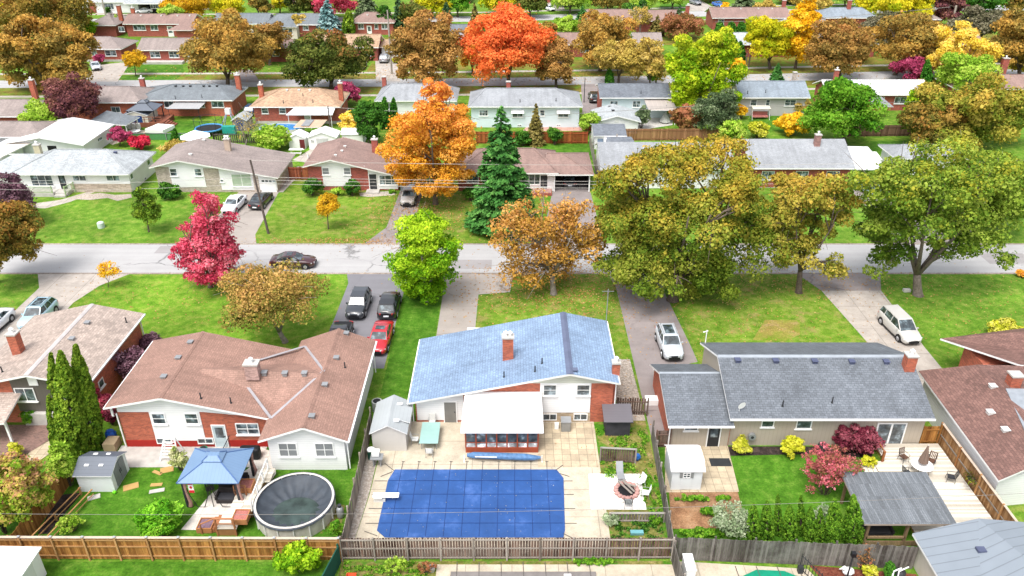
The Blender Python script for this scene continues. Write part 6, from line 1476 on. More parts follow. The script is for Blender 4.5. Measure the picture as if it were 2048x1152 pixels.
for k in range(3): m = MB(); m.box(-62.3+k*.75,124.3,.05,-61.8+k*.75,124.8,.95); tag(m.build('storage_box', WHITE, org=(-62+k*.75,124.5,0)), 'white storage box in the row before the gazebo deck', 'box', 'white boxes before the gazebo deck')
s = thing('hot_tub_cover', 'white angular cover beside the timber stairs in the left backyard', 'cover', (-56.5, 123.4, 0)); m = MB(); m.slab([(-58.6,122.4,.7),(-55.6,122.0,.6),(-54.6,124.4,.75),(-57.4,124.8,.85)], .6); m.build('cover_shell', PLW2, s)
# trampoline
t = thing('trampoline', 'blue rimmed trampoline with black safety net and teal slide box', 'trampoline', (-48.3, 122.6, 0)); BLU = flat('sky_blue_pad', A('#58a5e0'), .6)
m = MB(); ring = [( -48.3+2.1*math.cos(a), 122.4+2.1*math.sin(a), .85) for a in np.linspace(0, 2*math.pi, 25)]; m.tube(ring, .14, 6); m.build('pad', BLU, t)
m = MB(); m.cyl(-48.3,122.4,.8,.83,2.0,n=24); m.build('mat', BLACK, t)
for k in range(6):
    a = k*math.pi/3+.3; x, y = -48.3+2.15*math.cos(a), 122.4+2.15*math.sin(a); m = MB(); m.cyl(x,y,0,2.5,.04,n=6); m.build('pole', DARK, t)
m = MB(); m.tube([(x_, y_, 2.45) for x_, y_, z_ in ring], .03, 5); m.tube([(x_, y_, 1.6) for x_, y_, z_ in ring], .012, 4); m.build('net_rim', DARK, t)
TEAL = flat('teal_plastic', A('#2fa79a'), .6); m = MB(); m.box(-46.0,121.6,0,-44.0,122.4,1.3); m.build('slide_box', TEAL, t)
s = thing('play_tower', 'blue and white folding swing tower beside the trampoline', 'play tower', (-46, 126, 0)); m = MB()
for sx in (-1,1): m.beam((-46+sx*1.3,124.6,0),(-46,125.6,3.0),.12,.12); m.beam((-46+sx*1.3,126.6,0),(-46,125.6,3.0),.12,.12)
m.build('frame', flat('pale_blue_frame', A('#aebcd4'), .6), s); m = MB(); m.box(-46.4,125.2,2.2,-45.6,126,3.1); m.build('tower_top', OFFW, s)
# oval pool
p = thing('oval_pool', 'blue oval above ground pool half hidden by the green bush', 'pool', (-36.5, 122.2, 0)); m = MB(); vs = []; n = 28
for k in range(n): a = 2*math.pi*k/n; vs += [(-36.6+3.6*math.cos(a),122+2.0*math.sin(a),0),(-36.6+3.6*math.cos(a),122+2.0*math.sin(a),1.2)]
m.add(vs, [(2*k,(2*k+2)%(2*n),(2*k+3)%(2*n),2*k+1) for k in range(n)]); m.build('pool_wall', OFFW, p); m = MB(); m.add([(v[0]*.985-.55,v[1]*.985+1.8,1.05) for v in vs[1::2]], [tuple(range(n))]); m.build('pool_water', flat('blue_tarp_water', A('#3f8fd0'), .2, var=.4, scale=1), p)
# ================================================================== FENCES
FW = wood('golden_fence_boards', A('#cf9450'), A('#96602e'), .9); GW = wood('weathered_fence_boards', A('#86685a'), A('#4a352e'), 1.0, A('#a89c90'), .35); GW2 = wood('silver_grey_fence_boards', A('#8d8781'), A('#5a524d'), 1.0, A('#a8a59c'), .4)
GREYRAIL = wood('grey_rails', A('#b5aca2'), A('#857a70'), .5); GOLDR = wood('golden_rails', A('#c79a68'), A('#a87040'), .4); PALECAP = flat('pale_top_board', A('#dcc8b4'), .8)
fence('long golden cedar privacy fence along the bottom left', (-38.5,35.45), (-10.75,35.3), 1.9, FW, 2.0, -1, (.35,1.15,1.7), cap=PALECAP, railmat=GOLDR, postmat=GOLDR, post_cap=flat('metal_post_cap', A('#b9bcc0'), .4), seed=11)
fence('long weathered brown board fence behind the blue pool cover', (-10.7,35.35), (10.05,35.4), 1.85, GW, 2.05, -1, (.2,1.0,1.72), gap=.035, railmat=GREYRAIL, postmat=GREYRAIL, seed=12, jitter=.04)
fence('silver grey board fence in front of the cedar row', (10.15,35.35), (24.9,34.6), 1.95, GW2, 2.4, 1, (.3,1.6), railmat=GREYRAIL, postmat=GW2, seed=13, jitter=.05)
LEFTW = wood('pale_weathered_boards', A('#b5a898'), A('#857a70'), .8)
fence('weathered side fence between the round pool and the blue pool cover', (-10.62,35.5), (-10.85,48.6), 1.75, LEFTW, 2.4, 1, (.3,1.5), postmat=LEFTW, seed=14, bw=.12, gap=.03, jitter=.05, lean=.03)
fence('grey leaning side fence right of the pool patio', (10.1,35.5), (10.62,47.2), 1.6, GW2, 2.4, -1, (.3,1.4), railmat=GREYRAIL, postmat=GREYRAIL, seed=15, jitter=.03, lean=.03)
fence('short grey fence running towards the camera between the two lower pools', (10.05,35.2), (10.35,25), 1.7, GW2, 2.4, 1, (.3,1.5), railmat=GREYRAIL, postmat=GREYRAIL, seed=16)
fence('tall cedar deck fence with pale top rail on the right', (32.15,46.6), (32.1,35.4), 1.85, wood('honey_fence_boards', A('#bb9368'), A('#96693e'), .6), 2.5, -1, (.95,), cap=PALECAP, postmat=GOLDR, railmat=GREYRAIL, seed=17)
fence('dark old gate fence across the gravel side passage', (8.3,50.1), (10.7,50.0), 1.6, GW, 1.2, -1, (.35,1.3), gap=.05, railmat=GW, seed=18, jitter=.08)
fence('low weathered privacy screen behind the fire pit', (6.45,44.6), (9.0,44.4), 1.25, GW, 2.5, -1, (.1,), cap=flat('grey_cap', A('#a8a49c'), .8), postmat=GREYRAIL, seed=19, gap=.03)
fence('low grey rail fence below the pale fire pit patio', (6.5,38.6), (10.1,38.6), .75, GREYRAIL, 3.5, -1, (.1,), cap=flat('grey_cap', A('#a8a49c'), .8), gap=.07, seed=20)
fence('short cedar fence between the left rear gardens', (-31.4,35.6), (-31.2,42.8), 1.7, FW, 2.4, 1, (.4,1.4), postmat=GOLDR, seed=21, jitter=.05)
fence('tall dark timber side gate beside the grey bungalow', (10.75,46.1), (11.8,46.15), 1.6, GW, 1.0, -1, (.3,1.2), seed=22)
fence('cedar corner fence at the end of the grey bungalow', (30.7,46.45), (32.0,46.5), 1.7, FW, 1.3, -1, (.3,1.4), seed=23)
fence('green mesh screen fence beside the orange wheelbarrow', (-10.75,35.1), (-11.9,29.8), 1.5, flat('green_windscreen', A('#1f5c4c'), .8), 2.5, -1, (1.45,), bw=1.2, gap=.0, jitter=0, seed=24)
LOWR = flat('low_cedar_rail', A('#cf9a64'), .8)
lf_ = thing('garden_border_fence', 'low cedar rail border around the left lawn bed', 'fence', (-29, 38, 0)); m = MB()
for a, b in (((-31.0,36.2),(-29.9,41.2)),((-30.0,36.1),(-29.0,41.0)),((-31.0,36.1),(-22.8,36.2))): m.beam((*a,.62),(*b,.62),.09,.04); m.beam((*a,.2),(*b,.2),.06,.04)
m.build('rail', LOWR, lf_)
for x, y in ((-31,36.2),(-30.45,38.7),(-29.95,41.1),(-30,36.1),(-29.5,38.6),(-27.5,36.15),(-25,36.17)): m = MB(); m.box(x-.05,y-.05,0,x+.05,y+.05,.66); m.build('post', LOWR, lf_)
DKP = wood('dark_picket_boards', A('#6a625c'), A('#4a443f'), .6); BRF = wood('brown_stained_boards', A('#b5613a'), A('#8d4526'), .5); TNF = wood('tan_stained_boards', A('#b98a66'), A('#96694a'), .5)
fence('dark spaced picket fence behind the taupe roofed house', (-46.0,117.6), (-34.2,117.2), 1.5, DKP, 2.5, -1, (.3,1.3), gap=.12, seed=31, bw=.2)
fence('reddish brown board fence behind the orange maple and spruce', (-5.5,117.2), (11.6,117.2), 1.9, BRF, 2.4, -1, (.3,1.6), bw=.18, seed=32)
fence('tan board fence behind the white garage and patio', (16.5,118.6), (32.0,118.8), 1.9, TNF, 2.4, -1, (.3,1.6), bw=.2, seed=33)
fence('brown board fence behind the bright green maple', (53.0,120.6), (66.0,121), 1.8, wood('grey_brown_boards', A('#8d6f5c'), A('#6d5242'), .6), 2.4, -1, (.3,1.5), bw=.2, seed=34)
fence('grey side fence running back beside the workshop shed', (11.9,117.0), (11.6,100.0), 1.6, GREYRAIL, 2.4, 1, (.3,1.4), bw=.2, seed=35)
fence('weathered reddish fence left of the white garage', (-77.5,111.4), (-71.2,111.2), 1.7, wood('faded_red_boards', A('#a8806c'), A('#7a5a4c'), .6), 2.4, -1, (.3,1.4), bw=.2, seed=36)
fence('orange stained gate fence between the taupe and rose roofed houses', (-30.4,101.8), (-27.2,101.8), 1.8, wood('orange_stained_boards', A('#b4684a'), A('#8d4a34'), .5), 1.6, -1, (.3,1.6), bw=.18, seed=37)
fence('golden board fence between the upper left brick houses', (-80,181.5), (-66,186.5), 1.9, FW, 2.4, -1, (.3,1.5), bw=.3, seed=38)
fence('grey plank fence at the centre of the third row', (-24,186), (28,190), 1.8, GREYRAIL, 4, -1, (.3,1.5), bw=.4, seed=39)
fence('red brown corner fence left of the weeping mulberry', (11.4,124.2), (13.4,123.2), 1.9, BRF, 2, -1, (.3,1.6), bw=.2, seed=40)
fence('chain link boundary of the lawn behind the crimson bush', (-60.5,118.9), (-50.5,118.9), 1.1, flat('green_chain_mesh', A('#5c9a5c'), .8, var=.3, scale=14), 3, -1, (1.1,), bw=3, gap=.02, postmat=GREYM, railmat=GREYM, seed=41, post_h=.05)
# iron fence panel, bottom right
fi = thing('iron_fence', 'black wrought iron fence panel by the lamp post at the lower right', 'fence', (18.3, 33, 0)); m = MB()
for k in range(17): t = k/16; x, y = 17.9+1.6*t, 34.6-3.4*t; m.box(x-.015,y-.015,0,x+.015,y+.015,1.35)
for z in (.15,1.15): m.beam((17.9,34.6,z),(19.5,31.2,z),.03,.04)
m.build('fence_bars', DARK, fi); m = MB(); m.box(17.7,34.2,0,18.0,34.5,.5); m.build('base_box', DARK, fi)
# ================================================================== POLES AND WIRES
POLE = flat('weathered_pole_wood', A('#6d625c'), .9, var=.25, scale=3); POLEG = flat('pale_pole', A('#b5aca0'), .8)
def pole(label, px, py, top, mat, arm=None, r=.15, lamp=None, cx=None):
    x, y, _ = G(px, py); H = height_at(x, y, top); root = thing('utility_pole', label, 'utility pole', (x, y, 0)); dx = 0 if cx is None else cx
    m = MB(); m.tube([(x,y,-.1),(x+dx,y,H)], [r, r*.7], 10); m.build('pole', mat, root)
    if arm: m = MB(); m.beam((x+dx-1.0,y,H-.5),(x+dx+1.0,y,H-.5),.1,.1); [m.cyl(x+dx+q,y,H-.45,H-.2,.05,n=6) for q in (-.9,-.4,.4,.9)]; m.build('crossarm', mat, root)
    if lamp: m = MB(); m.tube([(x+dx,y,H-.8),(x+dx+lamp*.6,y,H-.3),(x+dx+lamp,y,H-.35)], .05, 6); m.beam((x+dx+lamp,y,H-.36),(x+dx+lamp*1.4,y,H-.4),.22,.1); m.build('lamp_arm', GREYM, root)
    return root, (x+dx, y, H)
_, P1 = pole('leaning brown wooden utility pole on the lawn by the black car', 537, 467, 320, POLE, cx=-.7)
pole('tall grey pole with street light in front of the round brown maple', 784, 148, 20, POLEG, lamp=None, r=.2); pole('pale concrete pole with lamp at the far left', 212, 32, -30, POLEG, lamp=4.0, r=.25)
pole('thick weathered pole rising between the upper right trees', 1900, 60, 11, POLEG, r=.32); pole('slim pole behind the tan roofed house', 662, 268, 212, POLE, r=.12); pole('slender light pole by the upper right driveway', 1722, 22, -30, POLEG, r=.15)
pole('wooden pole in front of the grey cottage', 1497, 135, 47, POLE, r=.16); pole('short pole beside the yellow green maple', 1490, 140, 106, POLE, r=.14); pole('short wooden post behind the workshop shed', 1232, 300, 268, POLEG, r=.12)
pole('slim dark lamp standard at the second street', 1168, 205, 155, DARK, r=.08)
WIRE = flat('wire_grey', A('#9a958f'), .6, var=.05); WIREP = flat('wire_pale', A('#c9c4bc'), .6, var=.05)
def wire(label, p0, p1, sag, r, mat, group):
    p0, p1 = Vector(p0), Vector(p1); c = (p0+p1)/2; m = MB(); pts = []
    for k in range(25): t = k/24; q = p0.lerp(p1, t); q.z -= sag*4*t*(1-t); pts.append(q)
    m.tube(pts, r, 5, caps=False); tag(m.build('wire', mat, org=tuple(c)), label, 'wire', group)
yw = 84.3
for k, (dz, lb) in enumerate(((-.05,'topmost thin wire crossing the orange maple'),(-2.0,'second wire down along the far side of the street'),(-2.35,'third wire down along the far side of the street'),(-2.8,'lowest wire along the far side of the street'))):
    wire(lb, (P1[0], yw, P1[2]+dz), (75, yw, P1[2]+dz+.5), .8, .022, WIREP, 'overhead wires along the street')
    if k in (1,3): wire(['','upper wire left of the leaning pole','','lower wire left of the leaning pole'][k], (P1[0], yw, P1[2]+dz), (-75, yw, P1[2]+dz), .8, .018, WIREP, 'overhead wires along the street')
q0, q1, q2 = GY(-30,1027,36.5), GY(1024,1023,36.5), GY(2080,985,36.5); wire('single pale wire sagging over the front gardens from side to side', q0, q2, (q0[2]+q2[2])/2-q1[2], .012, WIRE, None)
wire('dark cable sloping across the pale grey garage roof', GY(900,240,119), GY(1480,205,119), .2, .03, WIRE, 'backyard cables'); wire('cable strung before the tan roofed house', GY(480,292,117), GY(1015,288,117), .3, .02, WIREP, 'backyard cables')
wire('cable crossing in front of the pale blue house', GY(664,214,122), GY(900,222,122), .3, .025, WIREP, 'backyard cables'); wire('wire over the pinkish brown roof at the top', GY(1430,44,203), GY(1900,14,203), .6, .05, WIRE, 'backyard cables')
wire('long wire over the right backyards', GY(1290,214,119), GY(2080,190,119), .5, .025, WIRE, 'backyard cables')
# ================================================================== CARS
K = {k: paint('paint_'+k, c) for k, c in dict(white=(.72,.73,.75), paleblue=(.36,.52,.60), maroon=(.045,.008,.012), dkgrey=(.03,.034,.042), black=(.01,.01,.012), red=(.42,.008,.018), silver=(.46,.49,.53), champagne=(.50,.485,.46), bronze=(.33,.31,.29), blue=(.03,.15,.5), steelgrey=(.22,.23,.25)).items()}
car('sedan_car','white sedan at the left edge beside the pale blue car','sedan',K['white'],-48.6,63.0,-90-2); car('crossover_car','pale blue crossover with roof rails on the far left driveway','suv',K['paleblue'],-45.1,64.5,-90,rails=True,sunroof=True)
car('sedan_car','dark maroon sedan driving along the street','sedan',K['maroon'],-23.6,75.95,0,sunroof=True); car('crossover_car','dark grey crossover facing the camera on the black driveway','suv',K['dkgrey'],-14.95,66.6,-92)
car('hatchback_car','glossy black car facing away on the black driveway','suv',K['black'],-11.95,66.5,90); car('pickup_truck','black pickup truck mostly hidden behind the brown roof','pickup',K['black'],-15.6,60.0,-90,'pickup')
car('sedan_car','bright red sedan facing the camera beside the brown roofed house','sedan',K['red'],-11.95,60.6,-92,sunroof=True); car('suv_car','silver sport utility with open sunroof behind the grey garage roof','suv',K['silver'],14.1,59.6,-88,sunroof=True,rails=True)
car('minivan','champagne minivan on the right driveway','van',K['champagne'],36.0,62.4,-84,'van')
car('sedan_car','white sedan behind the crimson maple','sedan',K['white'],-34.9,91.8,-95); car('sedan_car','black sedan with tail lights towards the street beside the utility pole','sedan',K['black'],-31.9,93.2,86)
car('suv_car','bronze grey sport utility facing the street under the orange maple','suv',K['bronze'],-13.2,94.2,-90); car('sedan_car','dark car parked inside the white house carport','sedan',K['dkgrey'],7.7,100.6,90)
car('hatchback_car','pale blue and black car glimpsed through the right maple branches','suv',K['paleblue'],47.0,97.0,-90); car('sedan_car','silver grey car on the far left driveway of the second street','sedan',K['silver'],-86.5,165.6,-60)
car('sedan_car','small white car on the driveway by the grey pole','sedan',K['white'],-31.5,166.5,-92); car('suv_car','dark grey sport utility deeper up the driveway by the grey pole','suv',K['steelgrey'],-27.4,172.4,90)
car('suv_car','dark sport utility beside the charcoal roofed house','suv',K['black'],14.8,141.5,90); car('sedan_car','bright blue car on a driveway at the top edge','sedan',K['blue'],60.5,242.5,-70); car('suv_car','dark grey car left of the bright blue car at the top edge','suv',K['steelgrey'],54.5,246.0,-70)
car('sedan_car','white car parked on the third street near the top centre','sedan',K['white'],10.8,236,-70); car('sedan_car','white car in the carport at the far top left','sedan',K['white'],-103.5,231.5,-160); car('pickup_truck','white pickup at the top edge beside the hedge','pickup',K['white'],84,250,0,'pickup')
car('sedan_car','black car between the two upper left brick houses','sedan',K['black'],-91.2+1.5,205.8-.5,20); car('suv_car','navy car between the slate and tan roofed houses','suv',paint('paint_navy',(.02,.05,.12)),-44.6,133.4,90)
# ================================================================== GARDEN FURNITURE AND SMALL THINGS
TEALG = flat('aqua_glass_top', A('#a8cfc8'), .15, var=.05, spec=.8)
t = thing('patio_table', 'long aqua glass patio table with four pale chairs on the pool patio', 'table', (-5.9,47.2,0)); m = MB(); m.box(-6.9,45.7,.70,-5.5,48.2,.73); m.build('table_top', TEALG, t)
for x in (-6.75,-5.65):
    for y in (45.9,48.0): m = MB(); m.tube([(x,y,.7),(x,y,0)], .025, 6); m.build('leg', GREYM, t)
for lb, x, y, rz in (('pale sling chair left of the aqua table, nearer the shed','-7.3','46.6',90),('pale sling chair at the near end of the aqua table','-6.1','45.2',180),('pale sling chair at the far end of the aqua table','-6.2','48.6',0)): chair(lb, float(x), float(y), rz, GREYM, OFFW)
b = thing('barbecue', 'white barbecue trolley at the upper left corner of the pool patio', 'barbecue', (-10,44.3,0)); m = MB(); m.box(-10.25,43.8,.75,-9.35,44.5,.82); m.box(-10.1,43.95,0,-10.0,44.4,.75); m.box(-9.6,43.95,0,-9.5,44.4,.75); m.build('cart', GREYM, b); m = MB(); m.box(-10.15,44.05,.83,-9.6,44.6,1.2); m.build('lid', WHITE, b, bevel=.06)
b = thing('barrel', 'dark green barrel behind the white barbecue trolley', 'barrel', (-10.35,44.9,0)); m = MB(); m.cyl(-10.35,44.9,0,.8,.28); m.build('barrel_body', flat('dark_green_plastic', A('#2b5c4c'), .6), b); m = MB(); m.cyl(-10.35,44.9,.801,.86,.29); m.build('lid', WHITE, b)
b = thing('propane_tank', 'grey propane tank between round pool and side fence', 'gas tank', (-11.6,39.2,0)); m = MB(); m.tube([(-11.5,39.0,.02),(-11.5,39.0,.12),(-11.5,39.0,.75),(-11.5,39.0,.9),(-11.5,39.0,.94)], [.2,.24,.24,.16,.05], 14); m.build('tank', GREYM, b, smooth=True); m = MB(); m.cyl(-11.5,39.0,.94,1.1,.13,n=12); m.build('collar', DARK, b)
b = thing('air_conditioner', 'round topped pale air conditioner beside the white wing wall', 'air conditioner', (-10.9,50.7,0)); m = MB(); m.cyl(-10.75,50.6,.05,.95,.42,n=20); m.build('casing', siding('ac_fins', A('#b9bcb8'), .05, True, .6), b); m = MB(); m.cyl(-10.75,50.6,.951,.98,.3,n=18); m.build('fan', BLACK, b)
b = thing('wheelbarrow', 'orange wheelbarrow leaning near the bottom edge', 'wheelbarrow', (-9.7,32.9,0)); x, y = -9.75, 33.2; OR = flat('orange_tray', A('#e0552c'), .5)
m = MB(); T = [(x-.35,y-.5,.62),(x+.35,y-.5,.62),(x+.28,y+.45,.75),(x-.28,y+.45,.75)]; Bt = [(x-.2,y-.3,.3),(x+.2,y-.3,.3),(x+.17,y+.2,.3),(x-.17,y+.2,.3)]
m.add(T+Bt, [(0,1,5,4),(1,2,6,5),(2,3,7,6),(3,0,4,7)]); m.build('tray', OR, b); m = MB(); m.add([(q[0],q[1],q[2]+.01) for q in Bt], [(0,1,2,3)]); m.build('tray_floor', BLACK, b); m = MB(); m.tube(T+[T[0]], .025, 6); m.build('tray_rim', OR, b)
for s_ in (-1,1): m = MB(); m.tube([(x+s_*.15,y+.4,.3),(x+s_*.25,y-.6,.4),(x+s_*.3,y-1.1,.5)], .025, 6); m.build('handle', OFFW, b)
m = MB(); m.tube([(x-.05,y+.55,.2),(x+.05,y+.55,.2)], .2, 14); m.build('wheel', TYRE, b)
b = thing('bucket', 'grey metal bucket near the bottom edge before the weathered fence', 'bucket', (-5.1,33.3,0)); m = MB(); q = G(864,1142); m.tube([(q[0],q[1],0),(q[0],q[1],.38)], [.17,.23], 14); m.build('bucket_body', STEEL, b)
b = thing('fire_pit', 'broken fire pit of pinkish stones with planks on the pale slab patio', 'fire pit', (8.0,41.5,0)); rg = random.Random(3)
for k in range(16): a = k*math.pi/8; m = MB(); m.ell((8.0+.75*math.cos(a), 41.4+.75*math.sin(a), .14), (.2,.17,.15), 7); m.build('stone', flat('pink_stone', A('#c99c94'), .9, var=.2), b)
m = MB(); m.cyl(8.0,41.4,.03,.08,.62,n=16); m.build('ash', BLACK, b)
for a_, b2 in (((7.5,42.1),(8.3,40.9)),((7.8,42.2),(8.5,41.1)),((7.9,41.9),(8.7,41.6))): m = MB(); m.beam((*a_,.34),(*b2,.3),.14,.04); m.build('plank', GREYRAIL, b)
b = thing('sun_lounger', 'grey folding lounger behind the fire pit', 'lounger', (7.7,42.6,0)); m = MB(); m.beam((7.75,42.3,.35),(7.7,43.0,.4),.5,.04); m.build('seat', GREYM, b); m = MB(); m.beam((7.7,43.0,.4),(7.68,43.45,1.0),.5,.04); m.build('backrest', GREYM, b); 
for q in ((7.5,42.3),(8.0,42.3),(7.45,43.0),(7.95,43.0)): m = MB(); m.tube([(*q,.36),(*q,0)], .018, 5); m.build('leg', DARK, b)
chair('thin white metal chair right of the fire pit, upper one', 9.0,42.0,-60,WHITE,WHITE); chair('thin white metal chair right of the fire pit, lower one', 9.2,40.9,-100,GREYM,WHITE); chair('low grey chair in front of the fire pit', 7.9,40.0,180,DARK,GREYM)
b = tag(MB().ell((9.15,47.0-2.3,.3),(.32,.24,.32),9).build('blue_bag', flat('blue_bag_plastic', A('#2f6fc0'), .5, var=.5, scale=6), org=(9.15,44.7,0)), 'crumpled blue bag beside the low privacy screen', 'bag')
tag(MB().box(7.75,37.35,.03,8.6,37.65,.22).build('planter_trough', flat('aqua_trough', A('#7ab8bf'), .6), org=(8.2,37.5,0)), 'small aqua trough lying in the weedy bed', 'trough')
tag(MB().cyl(-3.45,49.0-.35,.02,.05,.18,n=10).cyl(-3.45,48.65,.05,.5,.12,.04,n=10).build('traffic_cone', flat('orange_cone', A('#e84a28'), .6), org=(-3.45,48.65,0)), 'small orange cone beside the grey rear door', 'cone')
b = thing('utility_cabinet', 'grey utility box standing on the rear wall paving', 'cabinet', (4.15,48.3,0)); m = MB(); m.box(3.8,47.9,.02,4.5,48.6,.9); m.build('cabinet_body', flat('grey_box', A('#9a9994'), .6), b, bevel=.02); m = MB(); m.box(3.76,47.86,.9,4.54,48.64,.96); m.build('lid', GREYM, b)
tag(MB().box(3.3,48.2,.02,3.6,48.5,.5).build('plastic_bin', WHITE, org=(3.45,48.35,0)), 'small white bin left of the grey utility box', 'bin')
# grey house yard
tag(MB().box(14.5,44.0,.03,16.0,44.85,.05).build('door_mat', DARK, org=(15.2,44.4,0)), 'black door mat before the glazed back door', 'mat')
tag(MB().ell((13.2,45.0,.45),(.4,.35,.45),12).build('blue_ball_cover', flat('blue_plastic', A('#3f5c8c'), .5), org=(13.2,45.0,0)), 'round blue plastic tub behind the white barn shed', 'tub')
b = thing('rain_barrel', 'dark ribbed rain barrel by the rear wall between the red shrubs', 'barrel', (22.9,45.3,0)); m = MB(); m.cyl(23.0,45.5,0,.8,.33,n=16); m.build('barrel_body', DARK, b); m = MB(); m.cyl(23.0,45.5,.801,.84,.2,n=14); m.build('lid', BLACK, b)
b = thing('hose_reel', 'grey hose reel on the beige board wall', 'hose reel', (17.9,46.2,0)); m = MB(); m.tube([(17.9,46.05,1.0),(17.9,46.3,1.0)], .28, 14); m.build('reel', GREYM, b); m = MB(); m.tube([(17.9,46.03,1.0),(17.9,46.05,1.0)], .12, 10); m.build('hub', DARK, b)
round_table('round white patio table with folded umbrella on the timber deck', 29.2,43.1,.75,.72,WHITE,DARK,z=.26)
b = thing('patio_umbrella', 'folded brown striped umbrella standing through the white table', 'umbrella', (29.2,43.1,.26)); m = MB(); m.cyl(29.2,43.1,.26,2.75,.03,n=8); m.build('pole', OFFW, b); m = MB(); m.tube([(29.2,43.1,1.25),(29.2,43.1,1.5),(29.2,43.1,2.7)], [.34,.3,.04], 12); m.build('canopy', siding('striped_umbrella', A('#8d7668'), .2, True, .4), b)
for lb, x, y, rz in (('brown slatted deck chair behind the white table, left one',28.5,44.3,20),('brown slatted deck chair at the upper right of the white table',30.3,43.9,-40),('black iron deck chair left of the white table',28.0,42.6,100),('black iron deck chair right of the white table near the fence',30.9,42.2,-110)): chair(lb, x, y, rz, DARK, flat('brown_slats', A('#6a4c3c'), .7) if 'brown' in lb else DARK, z=.26)
b = thing('hanging_basket', 'basket of trailing flowers on the tall deck fence', 'flower basket', (31.8,41.5,1.2)); rg2 = np.random.default_rng(5); P = rg2.normal(size=(500,3))*np.array([.22,.3,.16]); leaves_obj('flowers', P, P+.3, np.full(500,.09), rg2.random(500), rg2.random(500), leafmat('basket_leaf', [A('#4a6a20'), A('#8a9a30'), A('#b5a040'), A('#8a5a70')]), b); m = MB(); m.tube([(31.8,41.5,1.0),(31.8,41.5,1.2)], [.12,.26], 10); m.build('basket', DARK, b)
b = thing('garden_lamp_post', 'black garden lamp post before the silver grey fence', 'lamp post', (20.5,34,0)); m = MB(); m.cyl(20.6,33.9,0,1.9,.05,n=8); m.cyl(20.6,33.9,0,.15,.14,n=10); m.build('post', DARK, b); m = MB(); m.box(20.47,33.77,1.9,20.73,34.03,2.2); m.build('lantern', BLACK, b)
b = thing('pool_filter', 'black pool filter tank with white pipes by the garage wall', 'pool filter', (23.9,33.6,0)); m = MB(); m.tube([(23.7,33.8,0),(23.7,33.8,.1),(23.7,33.8,.7),(23.7,33.8,.85)], [.25,.33,.33,.1], 16); m.build('tank', DARK, b, smooth=True); m = MB(); m.tube([(23.3,33.5,.1),(23.1,33.5,.5),(23.15,33.6,.95),(23.7,33.8,.98)], .05, 7); m.tube([(23.4,33.4,.3),(23.4,33.5,1.05),(24.1,33.8,1.08)], .045, 7); m.build('pipe', WHITE, b)
b = thing('garden_statue', 'small white garden statue beside the lamp post', 'statue', (21.3,32.7,0)); q = G(1695,1148); m = MB(); m.ell((q[0],q[1],.25),(.4,.3,.28),9); m.ell((q[0]-.3,q[1],.5),(.16,.14,.18),8); m.tube([(q[0]-.45,q[1],.5),(q[0]-.6,q[1],.42)], [.06,.02], 6); m.build('statue_body', WHITE, b, smooth=True)
for i, (a, c, key, lb) in enumerate((((-3.8,20),(5.2,34.35),'grey_mesh_cover','grey mesh cover of the pool at the bottom centre'),((13.6,20),(19.2,33.9),'green_mesh_cover','green mesh cover of the pool at the bottom right'))):
    b = thing('pool_cover', lb, 'pool cover', ((a[0]+c[0])/2, 30, 0)); m = MB()
    if i == 0: m.box(a[0],a[1],.03,c[0],c[1],.07)
    else: m.slab([(13.4,20,.07),(19.4,20,.07),(19.4,30,.07),(18.2,33.6,.07),(16.9,34.4,.07),(15.2,34.5,.07),(13.6,33.7,.07),(13.0,30,.07)], .04)
    m.build('cover_sheet', flat(key, A('#8d8784') if i == 0 else A('#149a78'), .6, var=.15), b)
    for k in range(7 if i == 0 else 4): m = MB(); x = a[0]+.4+k*(1.38 if i == 0 else 1.3); m.beam((x,c[1]-1,.09),(x-.05,c[1]+(.75 if i == 0 else .9),.06),.04,.02); m.build('strap', STRAP2, b)
b = thing('storage_cabinet', 'tall white cabinet against the fence between the lower pools', 'cabinet', (10.9,33.6,0)); m = MB(); m.box(10.45,33.1,0,11.0,34.4,1.5); m.build('cabinet_body', WHITE, b, bevel=.03); m = MB(); m.box(10.42,33.07,1.5,11.03,34.43,1.56); m.build('lid', OFFW, b)
tag(MB().box(3.2,33.9,.03,3.65,34.15,.1).build('skimmer_lid', WHITE, org=(3.4,34,0)), 'small square white skimmer lid behind the grey cover', 'lid')
# left garden
b = thing('dog_house', 'small red bird house with grey roof on the low border fence', 'bird house', (-26.3,36.4,0)); q = (-26.35,36.15); m = MB(); m.box(q[0]-.24,q[1]-.2,.62,q[0]+.24,q[1]+.2,.95); m.box(q[0]-.04,q[1]-.04,0,q[0]+.04,q[1]+.04,.62); m.build('house_wall', flat('barn_red', A('#b03038'), .7), b); m = MB(); m.slab([(q[0]-.32,q[1]-.27,.93),(q[0]+.32,q[1]-.27,.93),(q[0]+.32,q[1],1.15),(q[0]-.32,q[1],1.15)], .03); m.slab([(q[0]-.32,q[1],1.15),(q[0]+.32,q[1],1.15),(q[0]+.32,q[1]+.27,.93),(q[0]-.32,q[1]+.27,.93)], .03); m.build('roof', GREYM, b)
for px, py, w_, h_, rz, lb in ((188,995,.8,.45,25,'pale paving slab on the lawn below the white shed'),(262,974,1.0,.6,25,'tan board lying on the lawn right of the shed'),(315,946,.8,.25,-25,'narrow tan board below the patio edge'),(334,940,.9,.6,20,'broad tan board nearest the potted shrub'),(313,970,.8,.3,5,'small yellow board in the middle of the lawn'),(314,982,1.0,.35,15,'grey flagstone beside the small yellow board')):
    x, y, _ = G(px, py); m = MB(); m.box(-w_/2,-h_/2,.01,w_/2,h_/2,.05); o = m.build('garden_board', flat('tan_board', A('#cfa86a'), .8) if 'grey' not in lb and 'pale' not in lb else CONC); o.location = (x, y, 0); o.rotation_euler = (0,0,R(rz)); tag(o, lb, 'board' if 'board' in lb else 'slab')
